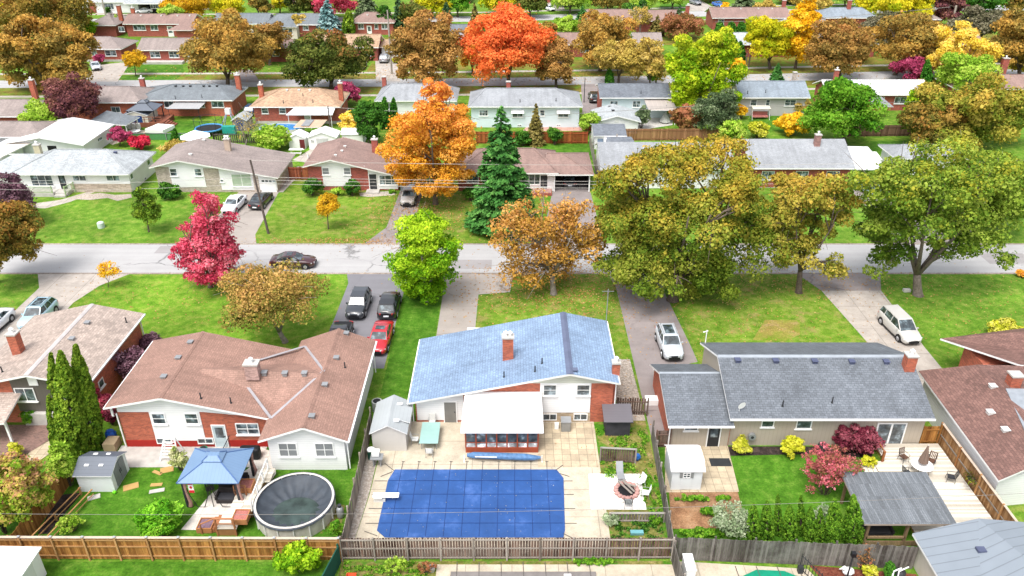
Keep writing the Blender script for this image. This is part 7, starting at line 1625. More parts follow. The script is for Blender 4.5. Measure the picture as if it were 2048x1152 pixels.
m = MB(); m.ell((G(230,987)[0],G(230,987)[1],.13),(.13,.13,.13),10); tag(m.build('ball', flat('lime_plastic', A('#7ff02a',1.2), .5), smooth=True, org=(*G(230,987)[:2],0)), 'lime green ball beside the white shed', 'ball')
b = thing('white_patio_swing', 'white slatted garden arbour chair stacked against the brick wall', 'garden seat', (-25.1,45.0,0)); m = MB()
for s_ in (-1,1): m.beam((-25.1+s_*.7,44.5,0),(-25.1+s_*.35,45.3,1.7),.08,.08); m.beam((-25.1+s_*.75,45.6,0),(-25.1+s_*.35,45.3,1.7),.08,.08)
for k in range(7): z = .35+.2*k; w_ = .7-.05*k; m.beam((-25.1-w_,44.6+.1*k,z),(-25.1+w_,44.6+.1*k,z),.07,.03)
m.build('slat_frame', WHITE, b)
b = thing('covered_barbecue', 'barbecue under a black cover beside the glazed rear door', 'barbecue', (-19.3,45.3,0)); m = MB(); m.box(-20.0,44.6,.02,-18.5,45.3,1.0); m.build('barbecue_cover', BLACK, b, bevel=.18)
b = thing('side_stair_rail', 'black iron stair railing beside the pale blue door', 'railing', (-21,45.3,0)); m = MB(); [m.cyl(-21.0,44.3+.22*k,0,1.2,.015,n=5) for k in range(8)]; m.beam((-21,44.3,1.2),(-21,46,1.2),.04,.04); m.build('bars', DARK, b)
b = thing('leaf_blower_bin', 'green round hose pot against the red foundation', 'hose pot', (-22.9,45.6,0)); m = MB(); m.cyl(-22.9,45.5,0,.45,.3,n=12); m.build('pot', flat('green_pot', A('#1f8a68'), .6), b); m = MB(); m.cyl(-22.9,45.5,.45,.5,.2,n=10); m.build('hose', BLACK, b)
# far left patio
t = thing('patio_table', 'tan wooden outdoor table on the brick patio at the left', 'table', (-32.8,46.2,0)); m = MB(); a = 25; m.beam((-34.0,45.8,.72),(-31.9,46.6,.72),.9,.05); m.build('table_top', flat('tan_table_wood', A('#cf9f70'), .7), t)
for q in ((-33.9,45.5),(-33.7,46.3),(-32.1,46.1),(-32.0,46.9)): m = MB(); m.box(q[0]-.04,q[1]-.04,0,q[0]+.04,q[1]+.04,.7); m.build('leg', DARK, t)
chair('black mesh chair at the tan wooden table', -32.4,45.5,160,DARK,DARK); chair('black mesh chair behind the tan wooden table', -33.2,47.0,-10,DARK,DARK)
b = thing('patio_umbrella', 'folded grey umbrella by the charcoal board wall', 'umbrella', (-34.2,47.7,0)); m = MB(); m.cyl(-34.2,47.7,0,2.6,.03,n=8); m.build('pole', DARK, b); m = MB(); m.tube([(-34.2,47.7,.7),(-34.2,47.7,1.0),(-34.2,47.7,2.5)], [.28,.26,.05], 11); m.build('canopy', GREYM, b)
b = thing('garden_bench', 'dark grey storage bench under the charcoal gable', 'bench', (-33.0,48.4,0)); m = MB(); m.box(-33.8,48.1,.02,-32.3,48.7,.6); m.build('bench_box', flat('grey_wicker', A('#5a5a62'), .8), b); m = MB(); m.box(-33.85,48.05,.6,-32.25,48.75,.66); m.build('lid', DARK, b)
b = thing('wood_crate_pile', 'timber crate and blue tarpaulin stacked at the brick corner', 'crate', (-30.0,46.8,0)); m = MB(); m.box(-30.4,45.6,0,-29.5,46.6,.7); m.build('crate', flat('pale_crate_wood', A('#b5a080'), .8), b)
tag(MB().ell((-30.4,47.0,.5),(.45,.35,.5),10).build('blue_tarp_bundle', flat('blue_tarp', A('#1f5fc0'), .5, var=.5, scale=5), org=(-30.4,47,0)), 'bright blue tarpaulin bundle behind the timber crate', 'tarpaulin')
tag(MB().box(-32.8,37.0,.9,-32.3,37.02,1.3).build('fence_sign', WHITE, org=(-32.5,37,.9)), 'small white notice on the short cedar fence', 'sign') if False else None
# driveway and street details
b = thing('side_gate', 'white side gate panel beside the dark brown roofed house', 'gate', (37.6,53.6,0)); m = MB(); m.box(35.4,53.5,.1,37.2,53.58,1.7); m.build('gate_panel', WHITE, b); m = MB(); m.box(35.25,53.45,0,35.37,53.62,1.85); m.box(37.22,53.45,0,37.34,53.62,1.85); m.build('gate_post', DARK, b)
tag(MB().cyl(G(203,455)[0],G(203,455)[1],0,.6,.4,n=14).ell((G(203,455)[0],G(203,455)[1],.6),(.4,.4,.18),12).build('utility_pedestal', flat('pale_green_box', A('#c8d8cc',1.2), .6), org=(*G(203,455)[:2],0)), 'pale round utility pedestal on the left front lawn', 'utility box')
tag(MB().box(-.35,-.2,0,.35,.2,.28).build('boulder', flat('white_rock', A('#d8d4cc',1.3), .9)), 'pale boulder at the foot of the big forked maple', 'boulder').location = (*G(1813,583)[:2], 0)
tag(MB().box(-.5,-.35,0,.5,.35,.5).build('planter_box', WHITE), 'white hatch box at the end of the gravel passage', 'box').location = (11.3, 51.6, 0)
tag(MB().cyl(G(868,420)[0]-9.2+9.0,0,0,.1,.1).build('mat_disc', DARK), 'x', 'x') if False else None
b = thing('wheelie_bin', 'grey wheeled bin under the carport by the bronze car', 'bin', (-14.4,97.8,0)); m = MB(); m.box(-14.7,97.4,.05,-14.1,97.9,1.0); m.build('bin_body', GREYM, b); m = MB(); m.box(-14.74,97.36,1.0,-14.06,97.94,1.06); m.build('lid', DARK, b)
b = thing('picnic_table', 'pale picnic table between the white sheds and the orange gate', 'picnic table', (-30.1,108,0)); q = G(593,308); m = MB(); m.box(q[0]-1,q[1]-.4,.7,q[0]+1,q[1]+.4,.76); m.build('table_top', OFFW, b); m = MB(); m.box(q[0]-1,q[1]-.95,.4,q[0]+1,q[1]-.65,.45); m.box(q[0]-1,q[1]+.65,.4,q[0]+1,q[1]+.95,.45); m.build('bench', OFFW, b); m = MB(); [m.beam((q[0]+s_*.7,q[1]-.8,0),(q[0]+s_*.7,q[1]+.5,.7),.08,.05) for s_ in (-1,1)]; m.build('leg', OFFW, b)
t = thing('patio_set', 'pale patio table on the concrete before the gazebo deck', 'table', (-61.0,119.5,0)); q = G(272,270); m = MB(); m.cyl(q[0],q[1],.65,.7,.8,n=14); m.build('table_top', WHITE, t); m = MB(); m.cyl(q[0],q[1],0,.65,.06,n=6); m.build('pedestal', DARK, t)
b = thing('patio_umbrella', 'folded white umbrella under the corrugated patio cover', 'umbrella', (24.6,121,0)); q = G(1330,245); m = MB(); m.cyl(q[0],q[1],0,3.0,.06,n=8); m.build('pole', GREYM, b); m = MB(); m.tube([(q[0],q[1],.2),(q[0],q[1],1.4),(q[0],q[1],1.7)], [1.0,.35,.08], 9); m.build('canopy', flat('pale_canvas', A('#c4c6c0'), .9), b)
b = thing('swing_bench', 'pink cushioned garden swing before the pale sided house', 'garden swing', (43.5,126,0)); q = G(1519,238); m = MB(); m.box(q[0]-1.3,q[1]-.4,.4,q[0]+1.3,q[1]+.3,.6); m.box(q[0]-1.3,q[1]+.3,.5,q[0]+1.3,q[1]+.45,1.2); m.build('cushion', flat('pink_cushion', A('#d88a84'), .8), b); m = MB(); m.slab([(q[0]-1.5,q[1]-.6,1.9),(q[0]+1.5,q[1]-.6,1.9),(q[0]+1.5,q[1]+.8,2.1),(q[0]-1.5,q[1]+.8,2.1)], .05); m.build('swing_canopy', [CREAM, CREAM], b); m = MB(); [m.beam((q[0]+s_*1.45,q[1]+t_,0),(q[0]+s_*1.45,q[1]+.1,1.95),.06,.06) for s_ in (-1,1) for t_ in (-.7,.8)]; m.build('frame', OFFW, b)
tag(MB().box(49.5,105.9,0,51.7,107.6,1.5).slab([(49.2,105.6,1.5),(52,105.6,1.5),(52,107.9,1.9),(49.2,107.9,1.9)],.06).build('garden_shed', PLW2, org=(50.5,106.7,0)), 'small white lean-to right of the white flat carport', 'shed')
# ================================================================== TREES AND SHRUBS
KL = .97
def B(*h): return [A(x, KL) for x in h]
LM = dict(
 red=leafmat('red_maple_leaf', B('#a02640','#cc4460','#e67086','#f4a4ac'), trans=.3),
 tanorange=leafmat('bronze_apple_leaf', B('#5e6628','#86863a','#b0924a','#cca468'), top=A('#d89c62',KL), topamt=(.6,1.05)),
 yellow=leafmat('yellow_leaf', B('#c89410','#e8b41c','#f5cc2e','#fae05a'), trans=.35),
 golden=leafmat('golden_leaf', B('#a88a18','#c8a020','#e0b428','#e8c040'), trans=.35),
 lime=leafmat('lime_leaf', B('#447c0c','#6ea014','#98c01e','#bcd43c'), top=A('#d4e838',KL), topamt=(.6,.95), trans=.3),
 orangesparse=leafmat('thinning_orange_leaf', B('#7a6224','#ac8434','#cc9a48','#d8b078'), top=A('#c8885c',KL), topamt=(.66,1.0)),
 bigmaple=leafmat('green_gold_maple_leaf', B('#3e5616','#607a20','#869230','#a8a648'), top=A('#c8a23c',KL), topamt=(.5,.95)),
 midmaple=leafmat('yellowing_maple_leaf', B('#4c661a','#7c8a2c','#a89c3e','#c4b054'), top=A('#cc9c40',KL), topamt=(.58,1.0)),
 greenmaple=leafmat('green_maple_leaf', B('#3c5c18','#5e7e24','#869c34','#a6b450'), top=A('#b8a830',KL), topamt=(.66,.95)),
 brown=leafmat('brown_orange_leaf', B('#665c2c','#907438','#b48848','#caa062'), top=A('#c88c52',KL), topamt=(.62,1.1)),
 brown2=leafmat('golden_brown_leaf', B('#68642c','#948040','#b89242','#d0a654'), top=A('#d09648',KL), topamt=(.6,1.05)),
 olive=leafmat('olive_brown_leaf', B('#3e461a','#686428','#9a8236','#ae8a44'), top=A('#c08040',KL), topamt=(.6,.92)),
 darkgreen=leafmat('dark_green_maple_leaf', B('#26360f','#46561c','#6d7430','#8d8444'), top=A('#a8603a',KL), topamt=(.7,1.0)),
 orange=leafmat('bright_orange_leaf', B('#c89424','#e0a430','#eab048','#f0c468'), top=A('#ec9450',KL), topamt=(.5,.85), trans=.35),
 orangered=leafmat('orange_red_leaf', B('#d0602c','#ea7a3c','#f09050','#f4ac58'), top=A('#ee7844',KL), topamt=(.5,.8), trans=.35),
 maroon=leafmat('maroon_leaf', B('#34202a','#54303a','#7c4a4a','#8d6a4c'), top=A('#a06a60',KL), topamt=(.6,.95)),
 maroonbush=leafmat('maroon_shrub_leaf', B('#4a1626','#702438','#944a56','#a86a74')),
 purple=leafmat('purple_leaf', B('#35222e','#5a3a48','#84626e','#a0808a')),
 magenta=leafmat('magenta_leaf', B('#6a1c38','#9a3458','#b84c70','#c87088')),
 limebig=leafmat('green_yellow_maple_leaf', B('#4a7c0c','#7aa414','#a8c01c','#ccd030'), top=A('#d8d438',KL), topamt=(.55,.85), trans=.3),
 green=leafmat('fresh_green_leaf', B('#2c5c10','#4c8418','#74a42a','#9cbc44'), trans=.25),
 greyg=leafmat('grey_green_leaf', B('#2c3e26','#4a5c3c','#708058','#8f9878')),
 greyd=leafmat('grey_brown_leaf', B('#30341f','#54563a','#7a745a','#98907a')),
 palegold=leafmat('pale_gold_leaf', B('#8d8438','#b8a04a','#c8ac58','#d0bc78')),
 yelgreen=leafmat('yellow_green_leaf', B('#8aa414','#b4b81c','#d8c824','#e8d840'), trans=.35),
 paleyel=leafmat('pale_yellow_leaf', B('#d8b838','#ecd050','#f4dc68','#f4c88a'), trans=.35),
 spruce=leafmat('spruce_needles', B('#1a3c18','#2c5a24','#447a34','#689a4a'), trans=.1),
 blue=leafmat('blue_spruce_needles', B('#2c4c4c','#4c7070','#7a9c9c','#a0bcba'), trans=.05),
 darkcon=leafmat('dark_conifer_needles', B('#142c1c','#28482a','#46643c','#668050'), trans=.05),
 browncon=leafmat('bronze_conifer_needles', B('#3a3a1c','#5e5a2a','#7c7038','#948650'), trans=.05),
 cedar=leafmat('cedar_spray', B('#2a4a10','#4c6e18','#728c24','#98ac38'), trans=.1),
 cedar2=leafmat('dark_cedar_spray', B('#143a10','#265a18','#457c22','#6a9a34'), trans=.1),
 cedar3=leafmat('garden_cedar_spray', B('#22420e','#3c6614','#608820','#8aaa36'), trans=.1),
 box=leafmat('boxwood_leaf', B('#2e6e0c','#5a9c18','#8ac834','#b4e050'), trans=.15),
 hedge=leafmat('hedge_leaf', B('#16360e','#2c5616','#487822','#6a9434'), trans=.1),
 ygold=leafmat('golden_shrub_leaf', B('#8a9418','#b0b424','#ccc834','#dcd858'), trans=.2),
 pinkred=leafmat('pink_red_shrub_leaf', B('#7a6c48','#9c6450','#c85c6c','#d8949a')),
 silver=leafmat('silver_leaf', B('#6a8054','#8da078','#b0bc98','#cdd4b8')),
 varie=leafmat('variegated_leaf', B('#6a8430','#a0ac60','#c8c890','#dcd8b0')),
 mixed=leafmat('mixed_autumn_leaf', B('#4a7c18','#8aac2c','#b8a84c','#c8847a'), top=A('#c87a74',KL), topamt=(.6,.9)),
 grassy=leafmat('ornamental_grass_blade', B('#8a9418','#b0b428','#ccc848','#dcd478')),
 rust=leafmat('rust_leaf', B('#5a4a24','#8a6a3a','#a86a4c','#b88460')),
 lightgreen=leafmat('light_green_leaf', B('#5c8c1c','#86ac2c','#acc84c','#c4c860')),
)
# near side of the street
tree('red_maple_tree','crimson upright maple by the street in front of the taupe roofed house',422,574,420,368,152,568,LM['red'],.24,15000,140,.19,'oval',1,jag=.6,fork=.8,forks=5,fill=.6,nbr=40,lobes=[(424,490,110,170),(412,405,70,80),(420,440,110,100),(425,480,140,110),(422,520,160,90),(425,545,120,60),(388,500,80,90),(460,500,70,90)])
tree('autumn_tree','bronze and tan crowned low tree with pale branching trunk on the left lawn',570,684,532,524,208,662,LM['tanorange'],.2,13000,90,.24,seed=2,bark=BARK_PALE,tr=.24,nbr=30,fork=1.1)
tree('young_tree','tiny bright yellow sapling by the far left driveway',217,574,217,517,38,568,LM['yellow'],.17,700,14,.4,seed=3,tr=.03,nbr=6)
tree('young_tree','small golden yellow tree in the middle of the front lawn',657,458,655,384,52,436,LM['golden'],.22,1900,26,.32,seed=4,tr=.07,nbr=12)
tree('pear_tree','narrow olive green tree on the far left front lawn',298,464,290,360,62,452,LM['cedar'],.22,4200,55,.24,'cone',5,tr=.09,nbr=14)
tree('willow_tree','lime green leafy tree on the street edge between two driveways',856,602,846,416,164,594,LM['lime'],.24,21000,120,.22,seed=6,tr=.22,jag=.5,bark=BARK_PALE,fork=1.3,lobes=[(850,462,110,96),(846,500,164,130),(848,545,156,110),(842,575,120,50)])
tree('thinning_maple_tree','thinning orange brown maple with bare limbs showing behind the blue roof',1107,588,1098,388,256,578,LM['orangesparse'],.26,11500,140,.2,seed=7,tr=.3,nbr=60,jag=.5,fork=2.2,fill=.5,bark=BARK_PALE,forks=5, lobes=[(1085,430,190,110),(1165,445,110,120),(1015,480,90,120),(1045,540,100,90),(1115,535,130,90),(1185,505,80,100),(1095,490,150,110)])
tree('maple_tree','largest green and gold maple spreading over the street at the centre right',1345,600,1368,268,350,604,LM['bigmaple'],.27,50000,230,.17,seed=8,tr=.5,nbr=60,fork=2.2,forks=5, lobes=[(1350,535,300,130),(1310,500,180,140),(1300,345,200,140),(1430,335,220,150),(1245,445,130,150),(1370,450,260,200),(1490,470,150,190),(1275,545,140,110),(1400,555,200,95),(1500,395,120,120),(1225,380,80,80)])
tree('maple_tree','yellowing maple with leaning trunk between the two largest maples',1597,585,1612,322,200,545,LM['midmaple'],.27,17000,110,.2,seed=9,tr=.3,nbr=50,fill=.6,fork=2.5,forks=4, lobes=[(1605,370,160,110),(1565,430,120,130),(1645,430,130,120),(1600,490,150,110),(1672,525,56,90),(1560,500,70,110),(1690,420,60,80),(1625,400,170,150)])
tree('maple_tree','great green maple with thick forked pale trunk on the right',1835,590,1848,262,330,560,LM['greenmaple'],.27,36000,210,.17,seed=10,tr=.44,nbr=44,bark=BARK_MID,fork=2.4,forks=5,fill=.55, lobes=[(1780,480,130,100),(1900,480,150,80),(1850,375,270,190),(1805,430,190,150),(1925,400,190,190),(1755,370,140,95),(1880,325,190,120),(1990,360,140,150),(1830,410,210,120),(1950,450,150,120),(1735,455,110,90),(1765,530,90,85),(1895,500,90,50),(2015,440,80,140),(2008,525,44,60),(1800,465,90,60)])
tree('maple_tree','green maple behind the great forked one at the right edge',1932,470,1985,280,180,470,LM['greenmaple'],.3,15000,80,.22,seed=11,tr=.4,bark=BARK_PALE)
tree('brown_tree','olive brown tree cut by the left edge beside the street',-12,566,8,398,132,560,LM['olive'],.26,13000,80,.22,seed=12,tr=.3,nbr=30)
tree('plum_tree','purple leaved small tree at the left edge by the green porch railing',20,452,18,345,84,448,LM['purple'],.26,6500,50,.25,seed=13,tr=.14)
# far side of the street
tree('orange_maple_tree','tall pointed orange and gold maple in front of the rose roofed house',871,408,866,148,212,386,LM['orange'],.3,26000,180,.17,'oval',14,tr=.34,nbr=40,fork=2.6,jag=.45, lobes=[(868,190,86,90),(865,290,170,190),(850,240,140,110),(905,240,90,90),(820,305,130,100),(905,300,120,120),(865,355,200,70),(800,345,90,60)])
conifer('spruce_tree','tall dark green spruce in front of the white carport house',1004,458,1003,208,134,LM['spruce'],34000,.3,15,power=.85)
# backyards
tree('maroon_maple_tree','dark maroon round tree between the left backyards',150,262,142,150,116,246,LM['maroon'],.34,11000,75,.24,seed=16,tr=.25)
tree('small_tree','yellow green bushy tree below the maroon one',80,275,80,203,80,268,LM['lightgreen'],.32,6500,50,.26,seed=17,tr=.16)
tree('red_shrub_tree','small loose crimson tree by the white garage wall',240,292,240,252,42,290,LM['magenta'],.3,1300,24,.3,seed=18,tr=.08)
bush('crimson_shrub','round bright crimson shrub on the lawn behind the pale hip roof',279,271,50,301,leafmat('crimson_leaf', B('#901830','#c02440','#d83a54','#e05a70')),.26,3200,30,.3,19)
tree('bare_tree','bare grey branched tree behind the taupe roofed house',492,290,498,222,60,284,LM['palegold'],.2,420,40,.22,seed=20,tr=.13,nbr=60,bark=BARK_PALE,fill=.3,forks=6)
bush('green_shrub','wide loose green shrub before the oval pool',547,246,76,300,LM['lightgreen'],.28,5200,50,.26,21)
tree('bushy_tree','tall bushy green tree right of the three white sheds',737,290,737,193,62,290,LM['hedge'],.32,6200,50,.26,'oval',22,tr=.14)
bush('yellow_shrub','yellow and grey mixed shrub beside the white awning',700,222,54,268,LM['paleyel'],.3,2400,36,.28,23)
conifer('columnar_cedar','narrow dark columnar cedar left of the orange maple',769,258,769,194,20,LM['cedar2'],3500,.3,24,'cedar')
conifer('columnar_cedar','second narrow cedar touching the orange maple',787,256,787,196,18,LM['cedar2'],3000,.3,25,'cedar')
tree('magenta_plum_tree','magenta leaved tree behind the tan roofed house chimney',694,212,692,163,58,208,LM['magenta'],.36,3600,45,.27,seed=26,tr=.15)
conifer('young_spruce','small bronze green spruce before the pale blue house',1071,288,1071,206,40,LM['browncon'],4200,.34,27)
bush('round_shrub','dark green shrub right of the small bronze spruce',1110,252,30,290,LM['hedge'],.28,1800,20,.35,28)
bush('round_shrub','dark green shrub left of the small bronze spruce',1047,258,34,292,LM['hedge'],.28,2000,20,.35,29)
tree('weeping_mulberry','mop headed weeping tree at the red brown corner fence',1176,268,1176,226,42,262,LM['lightgreen'],.3,2600,26,.34,seed=30,tr=.1,cat='tree')
tree('lime_maple_tree','great lime and yellow maple standing among the second row houses',1405,238,1408,46,172,236,LM['limebig'],.4,22000,110,.2,'oval',31,tr=.4,nbr=30, lobes=[(1405,150,140,180),(1385,110,110,110),(1440,85,66,80),(1362,170,90,120),(1440,160,100,120),(1395,210,140,60),(1465,195,50,60)])
tree('grey_green_tree','grey green round tree under the lime maple',1428,275,1430,178,94,268,LM['greyg'],.34,7500,55,.25,seed=32,tr=.2)
bush('rust_shrub','rusty pink and olive shrub left of the grey green tree',1375,206,66,272,LM['rust'],.3,5000,50,.26,33)
bush('grey_shrub','tall grey green shrub beside the white garage',1284,210,32,256,LM['greyg'],.3,1900,26,.32,34)
bush('yellow_shrub','broad brilliant yellow shrub behind the smooth grey roof',1588,226,76,272,LM['yellow'],.34,4600,45,.26,35)
bush('olive_shrub','rounded olive green shrub left of the brilliant yellow one',1518,238,50,278,LM['grassy'],.3,3000,32,.3,36)
bush('weedy_shrub','tangled green shrub before the brick gable of the grey roofed house',1465,232,60,290,LM['lightgreen'],.3,3600,50,.26,37)
bush('yellow_shrub','small upright yellow shrub by the pink garden swing',1483,206,24,238,LM['yellow'],.3,1300,20,.32,38)
tree('bright_green_maple_tree','dense bright green maple before the corrugated white roof',1690,290,1684,154,146,288,LM['green'],.36,15500,85,.22,seed=39,tr=.3)
bush('tan_shrub','tan and olive shrub beside the pale sided house',1600,188,42,228,LM['palegold'],.32,2600,34,.3,40)
tree('autumn_maple_tree','broad green and orange maple behind the right edge garden',1935,300,1942,158,250,296,LM['midmaple'],.4,26000,130,.2,seed=41,tr=.4, lobes=[(1880,215,130,90),(1960,200,150,90),(2030,230,90,120),(1930,255,200,80),(1850,250,90,80)])
tree('autumn_maple_tree','olive and rust maple at the lower edge of the right backyards',1850,300,1868,196,120,300,LM['olive'],.38,9000,60,.24,seed=42,tr=.3)
tree('pale_yellow_tree','feathery pale yellow tree in the upper right',1915,172,1924,44,138,158,LM['paleyel'],.42,11000,100,.18,'vase',43,tr=.3,nbr=40,jag=.55, lobes=[(1925,85,110,90),(1890,115,76,60),(1965,110,60,80),(1925,140,90,50)])
tree('small_tree','dark green tree in front of the feathery yellow one',1935,205,1938,104,112,200,LM['lightgreen'],.4,8000,55,.25,seed=44,tr=.25)
conifer('columnar_cedar','tall leaning dark cedar left of the feathery yellow tree',1851,185,1856,120,24,LM['cedar2'],4200,.34,45,'cedar')
tree('magenta_plum_tree','spreading magenta tree by the second street on the right',1822,166,1824,112,76,162,LM['magenta'],.38,5000,50,.26,seed=46,tr=.2)
bush('tan_shrub','fading gold shrub over the corrugated roof end',1836,154,40,208,LM['palegold'],.36,2600,36,.28,47)
bush('yellow_shrub','yellow green clump at the left of the broad autumn maple',1832,176,56,240,LM['limebig'],.36,3400,36,.28,48)
# second street
tree('great_maple_tree','huge olive orange maple filling the upper left corner',92,186,86,22,206,184,LM['brown2'],.48,24000,150,.17,seed=49,tr=.5, lobes=[(60,75,130,90),(125,90,120,90),(50,130,120,90),(135,140,100,80),(20,100,60,110),(90,165,100,40)])
tree('great_maple_tree','huge green maple behind it in the top left corner',80,92,80,-40,200,88,LM['olive'],.5,14000,90,.2,seed=50,tr=.5)
tree('lime_tree','lime green tree peeping right of the huge green maple',176,76,172,30,44,74,LM['lime'],.45,2600,30,.3,seed=51,tr=.2)
tree('lime_tree','yellow green tree at the very top left edge',-4,80,2,8,40,76,LM['yelgreen'],.45,2600,30,.3,seed=151,tr=.2)
tree('brown_maple_tree','golden brown dome maple left of the dark green one',456,176,452,28,180,172,LM['brown2'],.46,20000,120,.19,seed=52,tr=.42)
tree('brown_maple_tree','smaller brown maple behind the golden brown dome',540,130,538,38,78,126,LM['brown'],.46,5200,50,.24,seed=53,tr=.3)
tree('dark_maple_tree','dark green broad maple with rusty shoulder on the second street',662,182,662,66,164,178,LM['darkgreen'],.46,17000,110,.19,seed=54,tr=.42)
tree('brown_maple_tree','light brown dome maple beside the tall grey pole',862,180,858,24,148,176,LM['brown'],.46,17000,120,.18,seed=55,tr=.42)
tree('orange_red_maple_tree','vivid orange red maple at the top centre',1018,176,1014,16,176,172,LM['orangered'],.48,20000,120,.19,seed=56,tr=.42,jag=.45)
tree('gold_tree','yellow orange lobe tree at the left side of the vivid maple',945,150,944,50,50,148,LM['orange'],.42,4200,40,.26,seed=57,tr=.2)
tree('brown_maple_tree','rusty brown maple behind the right side of the vivid maple',1112,176,1112,80,78,172,LM['brown'],.44,7000,55,.24,seed=58,tr=.3)
tree('brown_maple_tree','olive and orange maple right of centre on the second street',1200,142,1206,24,124,138,LM['brown2'],.48,11500,80,.22,seed=59,tr=.36)
tree('pale_gold_tree','pale golden low tree with visible forked trunk at the second street',1237,170,1238,80,112,162,LM['palegold'],.4,9000,70,.22,seed=60,tr=.26,nbr=40,jag=.5)
tree('pale_gold_tree','wispy pale tree between the golden tree and lime maple',1300,175,1300,72,66,170,LM['palegold'],.4,4400,60,.22,seed=61,tr=.2,nbr=30,jag=.5)
tree('small_tree','small green tree low behind the charcoal roof',1312,172,1312,118,36,168,LM['green'],.38,2200,30,.3,seed=161,tr=.15)
tree('yellow_maple_tree','tall brilliant yellow tree in the upper right centre',1590,138,1603,-2,70,130,LM['yellow'],.48,9500,80,.2,'oval',62,tr=.3)
tree('yellow_green_maple_tree','yellow green maple left of the brilliant yellow tree',1540,138,1536,24,96,132,LM['yelgreen'],.48,10000,75,.22,seed=63,tr=.32)
tree('yellow_maple_tree','yellow lower tree right beside the lime maple',1472,160,1474,112,28,156,LM['yellow'],.4,1800,24,.32,seed=64,tr=.15)
tree('brown_maple_tree','round brown dome maple on the right of the second street',1680,160,1680,38,136,156,LM['brown'],.46,14500,110,.19,seed=65,tr=.4)
tree('brown_maple_tree','orange brown wide maple right of the round brown dome',1790,150,1826,26,150,144,LM['brown2'],.48,14000,100,.2,seed=66,tr=.4)
tree('grey_tree','grey brown tree behind the two brown domes',1772,100,1768,28,100,96,LM['greyd'],.5,7500,60,.23,seed=67,tr=.35)
tree('grey_tree','dark grey green tree above the feathery yellow one',1962,90,1960,12,112,84,LM['greyd'],.5,8500,65,.22,seed=68,tr=.35)
tree('brown_maple_tree','tall brown maple cut by the upper right edge',2040,160,2040,8,110,152,LM['brown2'],.48,11000,80,.21,seed=69,tr=.4)
tree('yellow_maple_tree','yellow green tree at the right edge above the red chimney',2052,152,2052,84,44,150,LM['yelgreen'],.44,3000,30,.3,seed=70,tr=.2)
conifer('young_spruce','small blue green spruce at the roadside before the yellow tree',1552,160,1552,126,26,LM['spruce'],1800,.34,71)
conifer('columnar_cedar','small dark cedar between the chimney and pale golden tree',1219,172,1219,138,18,LM['cedar2'],1800,.36,72,'cedar')
tree('young_tree','small yellow tree on the verge of the second street',272,152,270,102,50,136,LM['golden'],.36,2000,30,.3,seed=73,tr=.1)
bush('red_shrub','red shrub under the window of the far left brick house',197,108,28,128,LM['magenta'],.35,1000,14,.4,74)
bush('green_shrub','green shrub by the driveway of the tan roofed house',736,103,22,118,LM['green'],.35,900,14,.4,75)
bush('yellow_shrub','low yellow grass clump behind the grey pole',794,114,20,126,LM['grassy'],.35,700,12,.4,76)
# third street and beyond
tree('crimson_maple_tree','crimson tree behind the blue spruce at the top',665,40,664,-28,98,36,LM['red'],.55,6000,60,.24,seed=77,tr=.3)
conifer('blue_spruce_tree','broad blue spruce at the top left of centre',660,72,660,-8,60,LM['blue'],7000,.5,78); conifer('dark_spruce_tree','dark spruce right of the crimson tree at the top edge',735,44,735,-30,62,LM['greyg'],5500,.5,79)
conifer('columnar_cedar','green columnar cedar beside the rose hip roof',697,72,697,19,26,LM['cedar'],3200,.42,80,'cedar')
tree('olive_tree','golden olive tree before the stone bungalow at the top',372,48,370,-24,94,42,LM['golden'],.55,6000,55,.24,seed=81,tr=.3)
tree('lime_tree','lime green round tree at the top left centre',462,42,458,-8,70,36,LM['yelgreen'],.55,3800,40,.27,seed=82,tr=.25)
tree('olive_tree','olive tree at the top between the lime and green ones',520,40,520,-20,50,34,LM['olive'],.55,3000,36,.27,seed=83,tr=.25)
tree('dark_tree','dark green tree at the top left of the crimson tree',598,42,596,-34,60,36,LM['darkgreen'],.55,4200,40,.26,seed=84,tr=.3)
conifer('pine_tree','thin pine behind the tall grey pole',800,64,800,-10,44,LM['darkcon'],2600,.5,85); conifer('pine_tree','second thin pine beside the brown dome maple',826,60,826,-6,34,LM['browncon'],2000,.5,86)
tree('yellow_green_maple_tree','yellow tree at the top beyond the brown dome maple',866,36,862,-18,64,32,LM['yelgreen'],.55,3800,40,.26,seed=87,tr=.25)
tree('green_tree','deep green tree at the top left of the vivid maple',915,34,915,-22,58,30,LM['green'],.55,3800,40,.26,seed=88,tr=.28); tree('yellow_maple_tree','yellow tree at the top over the vivid maple',1000,30,1002,-24,80,26,LM['yelgreen'],.55,4600,44,.26,seed=89,tr=.28)
conifer('dark_spruce_tree','slim dark conifer by the dark roofed white house',893,50,893,6,20,LM['darkcon'],1600,.45,90,'cedar'); conifer('dark_spruce_tree','brown tipped conifer right of the dark roofed white house',950,52,950,6,24,LM['browncon'],1600,.45,91)
for i, (cx, ty, w, by, m_, lb) in enumerate(((1060,-18,70,30,'darkgreen','dark green tree at the top right of the vivid maple'),(1140,-26,80,22,'lightgreen','light green tree at the top centre'),(1215,-24,90,20,'olive','olive green tree at the top right of centre'),(1288,-26,70,22,'lightgreen','light tree on the top lawn edge'),(1345,-26,60,14,'lightgreen','small light tree above the bronze spruce'))):
    tree('roadside_tree', lb, cx, by+4, cx, ty, w, by, LM[m_], .55, 4200, 40, .26, seed=92+i, tr=.28)
conifer('dark_spruce_tree','dense dark spruce above the olive orange maple',1163,60,1163,12,42,LM['spruce'],3000,.45,98); tree('bare_tree','pale bare tree before the taupe roofed house at the top',1280,70,1280,10,46,60,LM['palegold'],.4,900,50,.22,seed=99,tr=.15,nbr=60,bark=BARK_PALE)
